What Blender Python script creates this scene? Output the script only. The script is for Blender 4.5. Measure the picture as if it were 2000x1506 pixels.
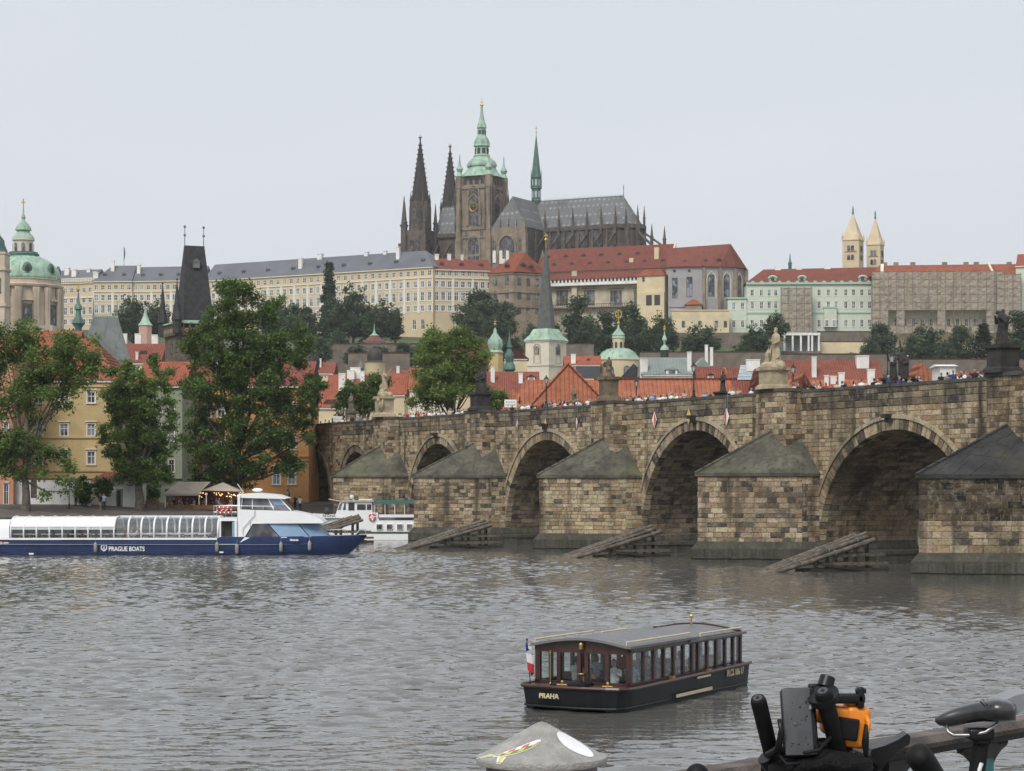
import bpy, bmesh, math, random
import numpy as np
from mathutils import Vector, Matrix

for _o in list(bpy.data.objects):
    bpy.data.objects.remove(_o)
SC = bpy.context.scene
COL = SC.collection
R = math.radians
PI = math.pi

# ---------------------------------------------------------------- camera
F = 4200.0          # focal length in photo pixels (photo is 2000 px wide)
EYE = 6.57          # eye height above the river
HOR = 940.0         # horizon row in the photo
cam = bpy.data.cameras.new('camera')
cam.sensor_fit = 'HORIZONTAL'
cam.sensor_width = 36.0
cam.lens = 36.0 * F / 2000.0
cam.shift_y = (HOR - 753.0) / 2000.0
cam.clip_start = 0.2
cam.clip_end = 20000.0
camo = bpy.data.objects.new('camera', cam)
COL.objects.link(camo)
camo.location = (0, 0, EYE)
camo.rotation_euler = (R(90), 0, 0)
SC.camera = camo

# ---------------------------------------------------------------- world: overcast sky
SUN_EL, SUN_AZ = 48.0, 205.0       # degrees; azimuth clockwise from +Y (behind the camera, to the left)
wd = bpy.data.worlds.new('World')
SC.world = wd
wd.use_nodes = True
nt = wd.node_tree
nt.nodes.clear()
n_out = nt.nodes.new('ShaderNodeOutputWorld')
n_bg = nt.nodes.new('ShaderNodeBackground')
n_sky = nt.nodes.new('ShaderNodeTexSky')
n_sky.sky_type = 'NISHITA'
n_sky.sun_disc = False
n_sky.sun_elevation = R(SUN_EL)
n_sky.sun_rotation = R(SUN_AZ)
n_sky.dust_density = 3.0
n_co = nt.nodes.new('ShaderNodeTexCoord')
n_map = nt.nodes.new('ShaderNodeMapping')
n_map.inputs['Scale'].default_value = (1.2, 1.2, 5.0)
n_noi = nt.nodes.new('ShaderNodeTexNoise')
n_noi.inputs['Scale'].default_value = 2.2
n_noi.inputs['Detail'].default_value = 5.0
n_rmp = nt.nodes.new('ShaderNodeValToRGB')
n_rmp.color_ramp.elements[0].position = 0.3
n_rmp.color_ramp.elements[0].color = (0.70, 0.735, 0.785, 1)
n_rmp.color_ramp.elements[1].position = 0.7
n_rmp.color_ramp.elements[1].color = (0.765, 0.795, 0.835, 1)
n_mul = nt.nodes.new('ShaderNodeVectorMath')
n_mul.operation = 'SCALE'
n_mul.inputs[3].default_value = 5.85
n_mix = nt.nodes.new('ShaderNodeMix')
n_mix.data_type = 'RGBA'
n_mix.inputs[0].default_value = 0.93
n_bg.inputs['Strength'].default_value = 0.1
L = nt.links.new
L(n_co.outputs['Generated'], n_map.inputs[0])
L(n_map.outputs[0], n_noi.inputs['Vector'])
L(n_noi.outputs['Fac'], n_rmp.inputs[0])
L(n_rmp.outputs[0], n_mul.inputs[0])
L(n_sky.outputs[0], n_mix.inputs[6])
L(n_mul.outputs[0], n_mix.inputs[7])
L(n_mix.outputs[2], n_bg.inputs['Color'])
L(n_bg.outputs[0], n_out.inputs[0])

sl = bpy.data.lights.new('sun', 'SUN')
sl.energy = 1.5
sl.angle = R(25)
sl.color = (1.0, 0.96, 0.9)
so = bpy.data.objects.new('sun', sl)
COL.objects.link(so)
_d = Vector((math.sin(R(SUN_AZ)) * math.cos(R(SUN_EL)), math.cos(R(SUN_AZ)) * math.cos(R(SUN_EL)), math.sin(R(SUN_EL))))
so.rotation_euler = _d.to_track_quat('Z', 'Y').to_euler()
so.location = (0, 0, 300)

SC.view_settings.view_transform = 'Standard'
SC.view_settings.look = 'None'
SC.view_settings.exposure = 0.8
SC.view_settings.gamma = 1.0
SC.view_settings.use_curve_mapping = False
SC.cycles.max_bounces = 5
SC.cycles.diffuse_bounces = 2
SC.cycles.glossy_bounces = 2
SC.cycles.transmission_bounces = 4
SC.cycles.transparent_max_bounces = 8

# ---------------------------------------------------------------- helpers
def X_(px, Y): return (px - 1000.0) * Y / F
def Z_(py, Y): return EYE - (py - HOR) * Y / F
def W_(px, py, Y): return Vector((X_(px, Y), Y, Z_(py, Y)))
def S_(n, Y): return n * Y / F

class MB:
    """collects faces and links them as one mesh object"""
    def __init__(s):
        s.v = []; s.f = []; s.m = []; s.c = []; s.col = None
    def add(s, vs, fs, m=0, col=None):
        b = len(s.v)
        s.v.extend([tuple(p) for p in vs])
        for f in fs:
            s.f.append(tuple(i + b for i in f)); s.m.append(m)
            s.c.append(col)
    def box(s, x0, x1, y0, y1, z0, z1, m=0, col=None, skip=''):
        vs = [(x0,y0,z0),(x1,y0,z0),(x1,y1,z0),(x0,y1,z0),(x0,y0,z1),(x1,y0,z1),(x1,y1,z1),(x0,y1,z1)]
        fs = [(0,3,2,1),(4,5,6,7),(0,1,5,4),(1,2,6,5),(2,3,7,6),(3,0,4,7)]
        if 'b' in skip: fs = fs[1:]
        s.add(vs, fs, m, col)
    def frustum(s, x0, x1, y0, y1, z0, z1, tx, ty, m=0):
        vs = [(x0,y0,z0),(x1,y0,z0),(x1,y1,z0),(x0,y1,z0),(x0+tx,y0+ty,z1),(x1-tx,y0+ty,z1),(x1-tx,y1-ty,z1),(x0+tx,y1-ty,z1)]
        s.add(vs, [(0,3,2,1),(4,5,6,7),(0,1,5,4),(1,2,6,5),(2,3,7,6),(3,0,4,7)], m)
    def poly(s, pts, m=0, col=None):
        s.add(pts, [tuple(range(len(pts)))], m, col)
    def prism(s, pts, z0, z1, m=0, cap=True):
        n = len(pts)
        vs = [(p[0], p[1], z0) for p in pts] + [(p[0], p[1], z1) for p in pts]
        fs = [(i, (i+1) % n, n + (i+1) % n, n + i) for i in range(n)]
        if cap: fs += [tuple(range(n-1, -1, -1)), tuple(range(n, 2*n))]
        s.add(vs, fs, m)
    def slab(s, pts, y0, y1, m=0):
        """polygon in xz swept along y"""
        n = len(pts)
        vs = [(p[0], y0, p[1]) for p in pts] + [(p[0], y1, p[1]) for p in pts]
        fs = [((i+1) % n, i, n + i, n + (i+1) % n) for i in range(n)]
        fs += [tuple(range(n)), tuple(range(2*n-1, n-1, -1))]
        s.add(vs, fs, m)
    def slabx(s, pts, x0, x1, m=0):
        """polygon in yz swept along x"""
        n = len(pts)
        vs = [(x0, p[0], p[1]) for p in pts] + [(x1, p[0], p[1]) for p in pts]
        fs = [(i, (i+1) % n, n + (i+1) % n, n + i) for i in range(n)]
        fs += [tuple(range(n-1, -1, -1)), tuple(range(n, 2*n))]
        s.add(vs, fs, m)
    def lathe(s, prof, seg=16, c=(0,0,0), m=0, sx=1.0, sy=1.0, rot=0.0, cap=True):
        b = []
        for (r, z) in prof:
            for k in range(seg):
                a = rot + 2*PI*k/seg
                b.append((c[0] + sx*r*math.cos(a), c[1] + sy*r*math.sin(a), c[2] + z))
        fs = []
        for i in range(len(prof)-1):
            for k in range(seg):
                k2 = (k+1) % seg
                fs.append((i*seg+k, i*seg+k2, (i+1)*seg+k2, (i+1)*seg+k))
        if cap:
            fs.append(tuple(range(seg-1, -1, -1)))
            o = (len(prof)-1)*seg
            fs.append(tuple(range(o, o+seg)))
        s.add(b, fs, m)
    def tube(s, pts, rad, seg=8, m=0, cap=True):
        pts = [Vector(p) for p in pts]
        if not isinstance(rad, (list, tuple)): rad = [rad]*len(pts)
        vs = []
        up = None
        for i, p in enumerate(pts):
            if i == 0: d = pts[1]-pts[0]
            elif i == len(pts)-1: d = pts[-1]-pts[-2]
            else: d = (pts[i+1]-pts[i-1])
            d = d.normalized() if d.length > 1e-9 else Vector((0,0,1))
            if up is None:
                up = Vector((0,0,1)) if abs(d.z) < 0.9 else Vector((1,0,0))
            a = d.cross(up)
            if a.length < 1e-6: a = d.cross(Vector((0.3,1,0.2)))
            a.normalize()
            b = a.cross(d).normalized()
            up = b
            for k in range(seg):
                t = 2*PI*k/seg
                vs.append(p + (a*math.cos(t) + b*math.sin(t))*rad[i])
        fs = []
        n = len(pts)
        for i in range(n-1):
            for k in range(seg):
                k2 = (k+1) % seg
                fs.append((i*seg+k, i*seg+k2, (i+1)*seg+k2, (i+1)*seg+k))
        if cap:
            fs.append(tuple(range(seg-1, -1, -1)))
            fs.append(tuple(range((n-1)*seg, n*seg)))
        s.add(vs, fs, m)
    def ball(s, c, r, seg=10, rings=6, m=0, sc=(1,1,1)):
        pr = []
        vs = []
        for i in range(rings+1):
            a = -PI/2 + PI*i/rings
            rr = max(math.cos(a), 0.02)
            for k in range(seg):
                t = 2*PI*k/seg
                vs.append((c[0]+r*sc[0]*rr*math.cos(t), c[1]+r*sc[1]*rr*math.sin(t), c[2]+r*sc[2]*math.sin(a)))
        fs = []
        for i in range(rings):
            for k in range(seg):
                k2 = (k+1) % seg
                fs.append((i*seg+k, i*seg+k2, (i+1)*seg+k2, (i+1)*seg+k))
        s.add(vs, fs, m)
    def obox(s, c, sz, rz=0.0, m=0, mat=None):
        """box centred at c with size sz turned rz about z (or by matrix mat)"""
        M = mat if mat is not None else Matrix.Rotation(rz, 3, 'Z')
        c = Vector(c)
        vs = []
        for z in (-.5,.5):
            for (x,y) in ((-.5,-.5),(.5,-.5),(.5,.5),(-.5,.5)):
                vs.append(c + M @ Vector((x*sz[0], y*sz[1], z*sz[2])))
        s.add(vs, [(0,3,2,1),(4,5,6,7),(0,1,5,4),(1,2,6,5),(2,3,7,6),(3,0,4,7)], m)
    def bar(s, p0, p1, w, h, m=0):
        p0 = Vector(p0); p1 = Vector(p1)
        d = (p1-p0); l = d.length
        q = d.to_track_quat('X', 'Z').to_matrix()
        s.obox((p0+p1)/2, (l, w, h), mat=q, m=m)
    def mesh(s, name, mats, smooth=False):
        me = bpy.data.meshes.new(name)
        me.from_pydata(s.v, [], s.f)
        if not isinstance(mats, (list, tuple)): mats = [mats]
        for x in mats: me.materials.append(x)
        if len(mats) > 1: me.polygons.foreach_set('material_index', s.m)
        if any(c is not None for c in s.c):
            at = me.color_attributes.new('tone', 'FLOAT_COLOR', 'CORNER')
            arr = []
            for p, c in zip(s.f, s.c):
                c = c if c is not None else (0.3, 0.3, 0.3)
                arr.extend(([c[0], c[1], c[2], 1.0])*len(p))
            at.data.foreach_set('color', arr)
        if smooth is True:
            me.polygons.foreach_set('use_smooth', [True]*len(s.f))
        elif smooth:
            me.polygons.foreach_set('use_smooth', [True]*len(s.f))
            try: me.set_sharp_from_angle(angle=R(smooth))
            except Exception: pass
        me.update()
        return me
    def build(s, name, mats, parent=None, smooth=False, loc=None, rz=None):
        o = bpy.data.objects.new(name, s.mesh(name, mats, smooth))
        COL.objects.link(o)
        if parent is not None: o.parent = parent
        if loc is not None: o.location = loc
        if rz is not None: o.rotation_euler = (0, 0, rz)
        return o

def tag(o, label=None, cat=None, group=None, kind=None):
    if label: o['label'] = label
    if cat: o['category'] = cat
    if group: o['group'] = group
    if kind: o['kind'] = kind
    return o
def thing(name, label, cat, loc=(0,0,0), rz=0.0, group=None):
    o = bpy.data.objects.new(name, None)
    COL.objects.link(o)
    o.location = loc
    o.rotation_euler = (0, 0, rz)
    o.empty_display_size = 0.5
    return tag(o, label, cat, group)
def inst(name, me, parent=None, loc=(0,0,0), rz=0.0, sc=None):
    o = bpy.data.objects.new(name, me)
    COL.objects.link(o)
    if parent is not None: o.parent = parent
    o.location = loc
    o.rotation_euler = (0, 0, rz)
    if sc is not None: o.scale = sc if isinstance(sc, (tuple, list)) else (sc, sc, sc)
    return o
def copy_tree(o, parent=None):
    c = o.copy(); COL.objects.link(c)
    if parent is not None: c.parent = parent
    for ch in o.children: copy_tree(ch, c)
    return c

# ---------------------------------------------------------------- materials
MT = {}
def _nodes(name):
    m = bpy.data.materials.new(name)
    m.use_nodes = True
    t = m.node_tree
    b = t.nodes['Principled BSDF']
    return m, t, b
def N(t, k, **kw):
    n = t.nodes.new(k)
    for a, v in kw.items(): setattr(n, a, v)
    return n
def mixc(t, a, b, fac, blend='MIX'):
    n = t.nodes.new('ShaderNodeMix'); n.data_type = 'RGBA'; n.blend_type = blend
    for i, x in ((6, a), (7, b)):
        if isinstance(x, (tuple, list)): n.inputs[i].default_value = (*x[:3], 1)
        else: t.links.new(x, n.inputs[i])
    if isinstance(fac, (int, float)): n.inputs[0].default_value = fac
    else: t.links.new(fac, n.inputs[0])
    return n.outputs[2]
def noise(t, scale, detail=4.0, vec=None, rough=0.55, lo=0.35, hi=0.65, stretch=None):
    n = t.nodes.new('ShaderNodeTexNoise')
    n.inputs['Scale'].default_value = scale
    n.inputs['Detail'].default_value = detail
    n.inputs['Roughness'].default_value = rough
    if vec is None:
        g = t.nodes.new('ShaderNodeNewGeometry'); vec = g.outputs['Position']
    if stretch:
        mp = t.nodes.new('ShaderNodeMapping'); mp.inputs['Scale'].default_value = stretch
        t.links.new(vec, mp.inputs[0]); vec = mp.outputs[0]
    t.links.new(vec, n.inputs['Vector'])
    r = t.nodes.new('ShaderNodeMapRange')
    r.inputs[1].default_value = lo; r.inputs[2].default_value = hi
    t.links.new(n.outputs['Fac'], r.inputs[0])
    return r.outputs[0]
def bump(t, b, h, strength=0.3, dist=0.05):
    n = t.nodes.new('ShaderNodeBump')
    n.inputs['Strength'].default_value = strength
    n.inputs['Distance'].default_value = dist
    t.links.new(h, n.inputs['Height'])
    t.links.new(n.outputs[0], b.inputs['Normal'])
def plain(name, col, rough=0.7, metal=0.0, var=0.25, scale=2.0, spec=None, bmp=0.0, dirt=None, streak=None, coat=0.0):
    """weathered plain surface: base colour with two noise scales, optional dirt and rain streaks"""
    if name in MT: return MT[name]
    m, t, b = _nodes(name)
    dk = tuple(c*(1-var) for c in col); lt = tuple(min(c*(1+var*0.7), 0.95) for c in col)
    c = mixc(t, dk, lt, noise(t, scale, 5.0))
    if var: c = mixc(t, c, dk, noise(t, scale*6.3, 3.0, lo=0.5, hi=0.8))
    if dirt: c = mixc(t, c, dirt, noise(t, scale*0.35, 6.0, lo=0.52, hi=0.8))
    if streak: c = mixc(t, c, streak, noise(t, scale, 4.0, stretch=(3.0, 3.0, 0.18), lo=0.5, hi=0.8))
    t.links.new(c, b.inputs['Base Color'])
    b.inputs['Roughness'].default_value = rough
    b.inputs['Metallic'].default_value = metal
    if spec is not None: b.inputs['Specular IOR Level'].default_value = spec
    if coat: b.inputs['Coat Weight'].default_value = coat
    if bmp: bump(t, b, noise(t, scale*5, 4.0), bmp, 0.05)
    MT[name] = m
    return m
def tiles(name, c1, c2, c3, period=0.35, dirx=(1, 0, 0)):
    """clay roof tiles: courses and columns as fine relief, blotchy colour"""
    if name in MT: return MT[name]
    m, t, b = _nodes(name)
    tc = N(t, 'ShaderNodeTexCoord')
    c = mixc(t, c1, c2, noise(t, 0.9, 6.0))
    c = mixc(t, c, c3, noise(t, 0.35, 5.0, lo=0.5, hi=0.75))
    c = mixc(t, c, tuple(x*0.55 for x in c1), noise(t, 3.0, 3.0, lo=0.55, hi=0.8))
    w1 = N(t, 'ShaderNodeTexWave', wave_type='BANDS', bands_direction='Z', wave_profile='SAW')
    w1.inputs['Scale'].default_value = 1.0/period*0.314*1.6
    w1.inputs['Distortion'].default_value = 0.6
    w1.inputs['Detail Scale'].default_value = 3.0
    t.links.new(tc.outputs['Object'], w1.inputs[0])
    w2 = N(t, 'ShaderNodeTexWave', wave_type='BANDS', bands_direction='X', wave_profile='SIN')
    w2.inputs['Scale'].default_value = 1.0/period*0.314
    t.links.new(tc.outputs['Object'], w2.inputs[0])
    mm = N(t, 'ShaderNodeMath', operation='MULTIPLY'); mm.inputs[1].default_value = 0.6
    t.links.new(w2.outputs['Fac'], mm.inputs[0])
    ad = N(t, 'ShaderNodeMath', operation='ADD')
    t.links.new(w1.outputs['Fac'], ad.inputs[0]); t.links.new(mm.outputs[0], ad.inputs[1])
    t.links.new(c, b.inputs['Base Color'])
    b.inputs['Roughness'].default_value = 0.85
    b.inputs['Specular IOR Level'].default_value = 0.25
    bump(t, b, ad.outputs[0], 1.0, period*0.5)
    MT[name] = m
    return m

M_stone = None
def stone_block_material(name, gain=1.0):
    m, t, b = _nodes(name)
    a = N(t, 'ShaderNodeAttribute', attribute_name='tone')
    c = a.outputs['Color']
    c = mixc(t, c, (0.36, 0.245, 0.115), noise(t, 0.13, 5.0, lo=0.48, hi=1.05))
    c = mixc(t, c, (0.42, 0.36, 0.27), noise(t, 2.2, 4.0, lo=0.48, hi=0.95))
    soot = noise(t, 0.22, 7.0, lo=0.49, hi=0.78)
    c = mixc(t, c, (0.035, 0.03, 0.026), soot)
    c = mixc(t, c, (0.045, 0.038, 0.03), noise(t, 0.55, 5.0, stretch=(1.6, 1.6, 0.14), lo=0.53, hi=0.72))
    c = mixc(t, c, (0.46, 0.40, 0.30), noise(t, 0.8, 4.0, stretch=(2.6, 2.6, 0.2), lo=0.63, hi=0.9))
    c = mixc(t, c, (0.05, 0.045, 0.035), noise(t, 5.0, 4.0, lo=0.5, hi=0.85))
    t.links.new(c, b.inputs['Base Color'])
    b.inputs['Roughness'].default_value = 0.9
    b.inputs['Specular IOR Level'].default_value = 0.2
    bump(t, b, noise(t, 6.0, 5.0), 0.5, 0.06)
    MT[name] = m
    return m
M_stone = stone_block_material('ashlar_stone')

def glass_mat(name, col=(0.03, 0.035, 0.04), rough=0.08):
    m, t, b = _nodes(name)
    c = mixc(t, col, tuple(min(1, x*3.5+0.02) for x in col), noise(t, 0.5, 2.0, lo=0.45, hi=0.65))
    if name == 'window_glass': c = mixc(t, c, (0.24, 0.28, 0.32), noise(t, 0.37, 1.0, lo=0.52, hi=0.62))  # blue-grey painted into some panes, imitating reflected sky
    t.links.new(c, b.inputs['Base Color'])
    b.inputs['Roughness'].default_value = rough
    b.inputs['Specular IOR Level'].default_value = 0.6
    MT[name] = m
    return m
M_pane = glass_mat('window_glass')

def clear_glass(name, tint=(0.9, 0.95, 0.95), mixf=0.25, rough=0.05):
    """thin clear sheet: mostly see-through with a glossy reflection"""
    m = bpy.data.materials.new(name); m.use_nodes = True
    t = m.node_tree; t.nodes.clear()
    o = N(t, 'ShaderNodeOutputMaterial'); tr = N(t, 'ShaderNodeBsdfTransparent'); gl = N(t, 'ShaderNodeBsdfGlossy')
    tr.inputs[0].default_value = (*tint, 1); gl.inputs['Roughness'].default_value = rough
    gl.inputs[0].default_value = (0.9, 0.93, 0.95, 1)
    mx = N(t, 'ShaderNodeMixShader'); fr = N(t, 'ShaderNodeMath', operation='POWER'); fr.inputs[1].default_value = 4.0; lw_ = N(t, 'ShaderNodeLayerWeight'); lw_.inputs[0].default_value = 0.5; t.links.new(lw_.outputs['Facing'], fr.inputs[0])
    ad = N(t, 'ShaderNodeMath', operation='ADD'); ad.inputs[1].default_value = mixf+0.03; ad.use_clamp = True
    t.links.new(fr.outputs[0], ad.inputs[0]); t.links.new(ad.outputs[0], mx.inputs[0])
    t.links.new(tr.outputs[0], mx.inputs[1]); t.links.new(gl.outputs[0], mx.inputs[2]); t.links.new(mx.outputs[0], o.inputs[0])
    MT[name] = m
    return m
M_clear = clear_glass('boat_glass', (.93, .95, .95), .0)

def objcol(name, rough=0.8, fac=1.0):
    """takes the colour set on the object (clothing)"""
    m, t, b = _nodes(name)
    oi = N(t, 'ShaderNodeObjectInfo')
    c = mixc(t, oi.outputs['Color'], (0.02, 0.02, 0.02), noise(t, 9.0, 3.0, lo=0.5, hi=1.2))
    t.links.new(c, b.inputs['Base Color'])
    b.inputs['Roughness'].default_value = rough
    b.inputs['Specular IOR Level'].default_value = 0.2
    MT[name] = m
    return m
M_cloth = objcol('clothing_cloth')

M_white = plain('white_paint', (0.80, 0.80, 0.78), 0.45, var=0.06, scale=0.6)
M_plaster = plain('white_plaster', (0.78, 0.77, 0.73), 0.85, var=0.12, scale=0.7, dirt=(0.45, 0.43, 0.39))
M_frame = plain('window_frame_paint', (0.72, 0.70, 0.66), 0.6, var=0.08, scale=1.0)
M_black = plain('black_iron', (0.012, 0.012, 0.013), 0.5, var=0.2, scale=4.0)
M_copper = plain('green_copper', (0.33, 0.47, 0.37), 0.6, var=0.22, scale=0.35, streak=(0.11, 0.17, 0.135))
M_copperd = plain('dark_copper', (0.075, 0.16, 0.135), 0.6, var=0.35, scale=0.5, streak=(0.03, 0.05, 0.045))
M_gold = plain('gilding', (0.62, 0.42, 0.10), 0.35, metal=0.7, var=0.15, scale=2.0)
M_slate = plain('blue_slate', (0.105, 0.12, 0.15), 0.6, var=0.2, scale=0.5)
M_slated = plain('black_slate', (0.030, 0.030, 0.033), 0.65, var=0.5, scale=1.4, bmp=0.5)
M_lead = plain('grey_lead', (0.16, 0.175, 0.17), 0.6, var=0.2, scale=0.6, streak=(0.07, 0.08, 0.08))
M_red = tiles('red_tiles', (0.33, 0.098, 0.058), (0.40, 0.135, 0.08), (0.27, 0.08, 0.052))
M_redold = tiles('old_red_tiles', (0.245, 0.082, 0.060), (0.29, 0.10, 0.072), (0.20, 0.068, 0.052))
M_orange = tiles('orange_tiles', (0.35, 0.118, 0.066), (0.43, 0.165, 0.09), (0.26, 0.088, 0.056), period=0.6)
M_sand = plain('sandstone', (0.40, 0.33, 0.22), 0.85, var=0.3, scale=1.2, dirt=(0.12, 0.10, 0.075), bmp=0.4)
M_sandd = plain('sooty_sandstone', (0.032, 0.029, 0.027), 0.8, var=0.5, scale=1.5, bmp=0.4)
# ================================================================ water, banks, hill
rng = np.random.default_rng(7)
def grid_mesh(name, xs, ys, zfun, mat, smooth=True):
    XX, YY = np.meshgrid(xs, ys)
    ZZ = zfun(XX, YY)
    co = np.stack([XX, YY, ZZ], -1).reshape(-1, 3).astype(np.float32)
    nx, ny = len(xs), len(ys)
    i = np.arange(nx-1)[None, :] + nx*np.arange(ny-1)[:, None]
    q = np.stack([i, i+1, i+1+nx, i+nx], -1).reshape(-1, 4)
    me = bpy.data.meshes.new(name)
    me.vertices.add(len(co)); me.vertices.foreach_set('co', co.ravel())
    me.loops.add(q.size); me.loops.foreach_set('vertex_index', q.ravel().astype(np.int32))
    me.polygons.add(len(q))
    me.polygons.foreach_set('loop_start', (np.arange(len(q))*4).astype(np.int32))
    me.polygons.foreach_set('loop_total', np.full(len(q), 4, np.int32))
    if smooth: me.polygons.foreach_set('use_smooth', np.ones(len(q), bool))
    me.materials.append(mat)
    me.update(calc_edges=True); me.validate()
    o = bpy.data.objects.new(name, me); COL.objects.link(o)
    return o

def water_material():
    m, t, b = _nodes('river_water')
    c = mixc(t, (0.095, 0.093, 0.086), (0.125, 0.121, 0.112), noise(t, 0.05, 3.0))
    t.links.new(c, b.inputs['Base Color'])
    b.inputs['Roughness'].default_value = 0.03
    b.inputs['IOR'].default_value = 1.6
    b.inputs['Specular IOR Level'].default_value = 0.5
    n1 = noise(t, 2.6, 2.0, lo=0.2, hi=0.8, stretch=(0.8, 1.25, 1))
    bump(t, b, n1, 0.6, 0.03)
    MT['river_water'] = m
    return m
M_water = water_material()

wv = []
for k in range(46):
    lam = 0.38 * (1.35/0.38) ** rng.random()
    th = rng.normal(-PI/2 + 0.12, 0.5)
    wv.append((2*PI/lam*math.cos(th), 2*PI/lam*math.sin(th), 0.0070*lam, rng.random()*2*PI))
lf = [(rng.normal()*0.05, rng.normal()*0.085, rng.random()*2*PI) for _ in range(7)]
def water_z(x, y):
    z = np.zeros_like(x)
    for kx, ky, a, p in wv: z += a*np.sin(kx*x + ky*y + p)
    g = np.zeros_like(x)
    for a, b_, p in lf: g += np.sin(a*x + b_*y + p)
    amp = np.clip(0.72 + 0.24*g, 0.28, 1.35)
    # calmer in the lee of the bridge piers and close to the far bank
    t_off = -(0.903*(x-34.4) + 0.429*(y-152.0))
    amp *= np.clip((t_off+2)/26.0, 0.10, 1.0)
    amp *= np.where(y > 262, 0.3, 1.0)
    # sheltered water beside the tour boat
    for (bx0, by0, r0) in ((4.2, 59.0, 4.0), (6.6, 62.5, 4.0), (1.8, 58.5, 3.2)): amp *= 1-.72*np.exp(-((x-bx0)**2+((y-by0)*.8)**2)/r0**2)
    return z*amp
xs = np.concatenate([[-900, -400, -200, -120, -80], np.arange(-60, 62, 0.27), [80, 120, 200, 400, 900]])
ys = np.concatenate([[2.0, 8.0, 20.0, 28.0, 34.0], np.arange(38, 110, 0.17), np.arange(110, 200, 0.26), np.arange(200, 300, 0.9)])
river = grid_mesh('river', xs, ys, water_z, M_water)
tag(river, 'choppy grey brown river with small wind ripples', None, kind='structure')

# ---- river bed and land out to the horizon
M_ground = plain('far_ground', (0.10, 0.10, 0.075), 0.9, var=0.3, scale=0.01)
g = MB(); g.poly([(-9000, -300, -2.6), (9000, -300, -2.6), (9000, 12000, -2.6), (-9000, 12000, -2.6)])
tag(g.build('ground', M_ground), 'river bed and land reaching to the horizon', None, kind='structure')

# ---- hill: gardens rising to the castle
M_hill = plain('garden_slope', (0.065, 0.085, 0.035), 0.95, var=0.45, scale=0.08, dirt=(0.16, 0.13, 0.09))
_hy = [262, 267, 330, 450, 520, 600, 700, 800, 850, 900, 960, 1400, 2500, 5000]
_hz = [-2.5, 3.6, 5.0, 9.0, 13.0, 22.0, 40.0, 54.0, 62.0, 70.0, 74.0, 70.0, 40.0, 5.0]
def hill_h(x, y):
    z = np.interp(y, _hy, _hz)
    z = z - np.where((x < 2) & (y < 300), 3.2, 0)
    return z + np.where(y > 450, 1.2*np.sin(x*0.021+1.0)*np.sin(y*0.017), 0)
def hz(x, y): return float(hill_h(np.array([x]), np.array([y]))[0])
hx = np.concatenate([[-3000, -1200, -500], np.arange(-320, 330, 10), [500, 1200, 3000]])
hyy = np.concatenate([[262, 264, 267, 275], np.arange(290, 1010, 10), [1100, 1400, 2000, 2500, 4000, 5000]])
hill = grid_mesh('hillside', hx, hyy, hill_h, M_hill)
tag(hill, 'green garden hillside rising from the old town to the castle', None, kind='structure')

# ---- island bank on the left: paved quay sloping up to the houses
def bank_y(x):      # waterline of the quay
    return np.interp(x, [-400, -60, -30, -20, -12, -2], [195, 212, 243, 258, 267, 272])
def bank_z(x, y):
    d = y - bank_y(x)
    return 2.7 + np.minimum(d, 18)*0.07 + np.maximum(d-18, 0)*.008
M_pave = plain('quay_paving', (0.115, 0.10, 0.085), 0.9, var=0.3, scale=0.7, dirt=(0.06, 0.055, 0.05), bmp=0.4)
M_quay = plain('quay_wall_stone', (0.075, 0.068, 0.058), 0.9, var=0.4, scale=0.8, dirt=(0.03, 0.035, 0.025), bmp=0.5)
m = MB()
bx = [-400, -120, -60, -50, -40, -30, -25, -20, -12, -2]
for a, b_ in zip(bx[:-1], bx[1:]):
    ya, yb = float(bank_y(a)), float(bank_y(b_))
    m.poly([(a, ya, 2.7), (b_, yb, 2.7), (b_, yb+18, 3.96), (a, ya+18, 3.96)]); m.poly([(a, ya+18, 3.96), (b_, yb+18, 3.96), (b_, 300, float(bank_z(b_, 300))), (a, 300, float(bank_z(a, 300)))])
pave = m.build('bank_pavement', M_pave)
tag(pave, 'brown cobbled quay on the island bank', None, kind='structure')
def bz(x, y): return float(bank_z(np.array(float(x)), np.array(float(y))))
m = MB()
for a, b_ in zip(bx[:-1], bx[1:]):
    ya, yb = float(bank_y(a)), float(bank_y(b_))
    m.add([(a, ya-1.0, -2), (b_, yb-1.0, -2), (b_, yb, 2.68), (a, ya, 2.68)], [(0, 1, 2, 3)])
qw = m.build('quay_wall', M_quay)
tag(qw, 'dark stone quay wall below the cobbled bank', None, kind='structure')
# kerb stones along the quay edge
ks = MB(); ks.box(-0.95, 0.95, -0.25, 0.25, 0, 0.18)
kme = ks.mesh('kerb_stone', M_quay)
for a, b_ in zip(bx[1:-1], bx[2:]):
    ya, yb = float(bank_y(a)), float(bank_y(b_))
    ln = math.hypot(b_-a, yb-ya); n = int(ln//2.0)
    if a < -60: continue
    for i in range(n):
        f = (i+.5)/n
        inst('kerb_stone', kme, qw, (a+(b_-a)*f, ya+(yb-ya)*f+0.1, 2.66), math.atan2(yb-ya, b_-a))
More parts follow.
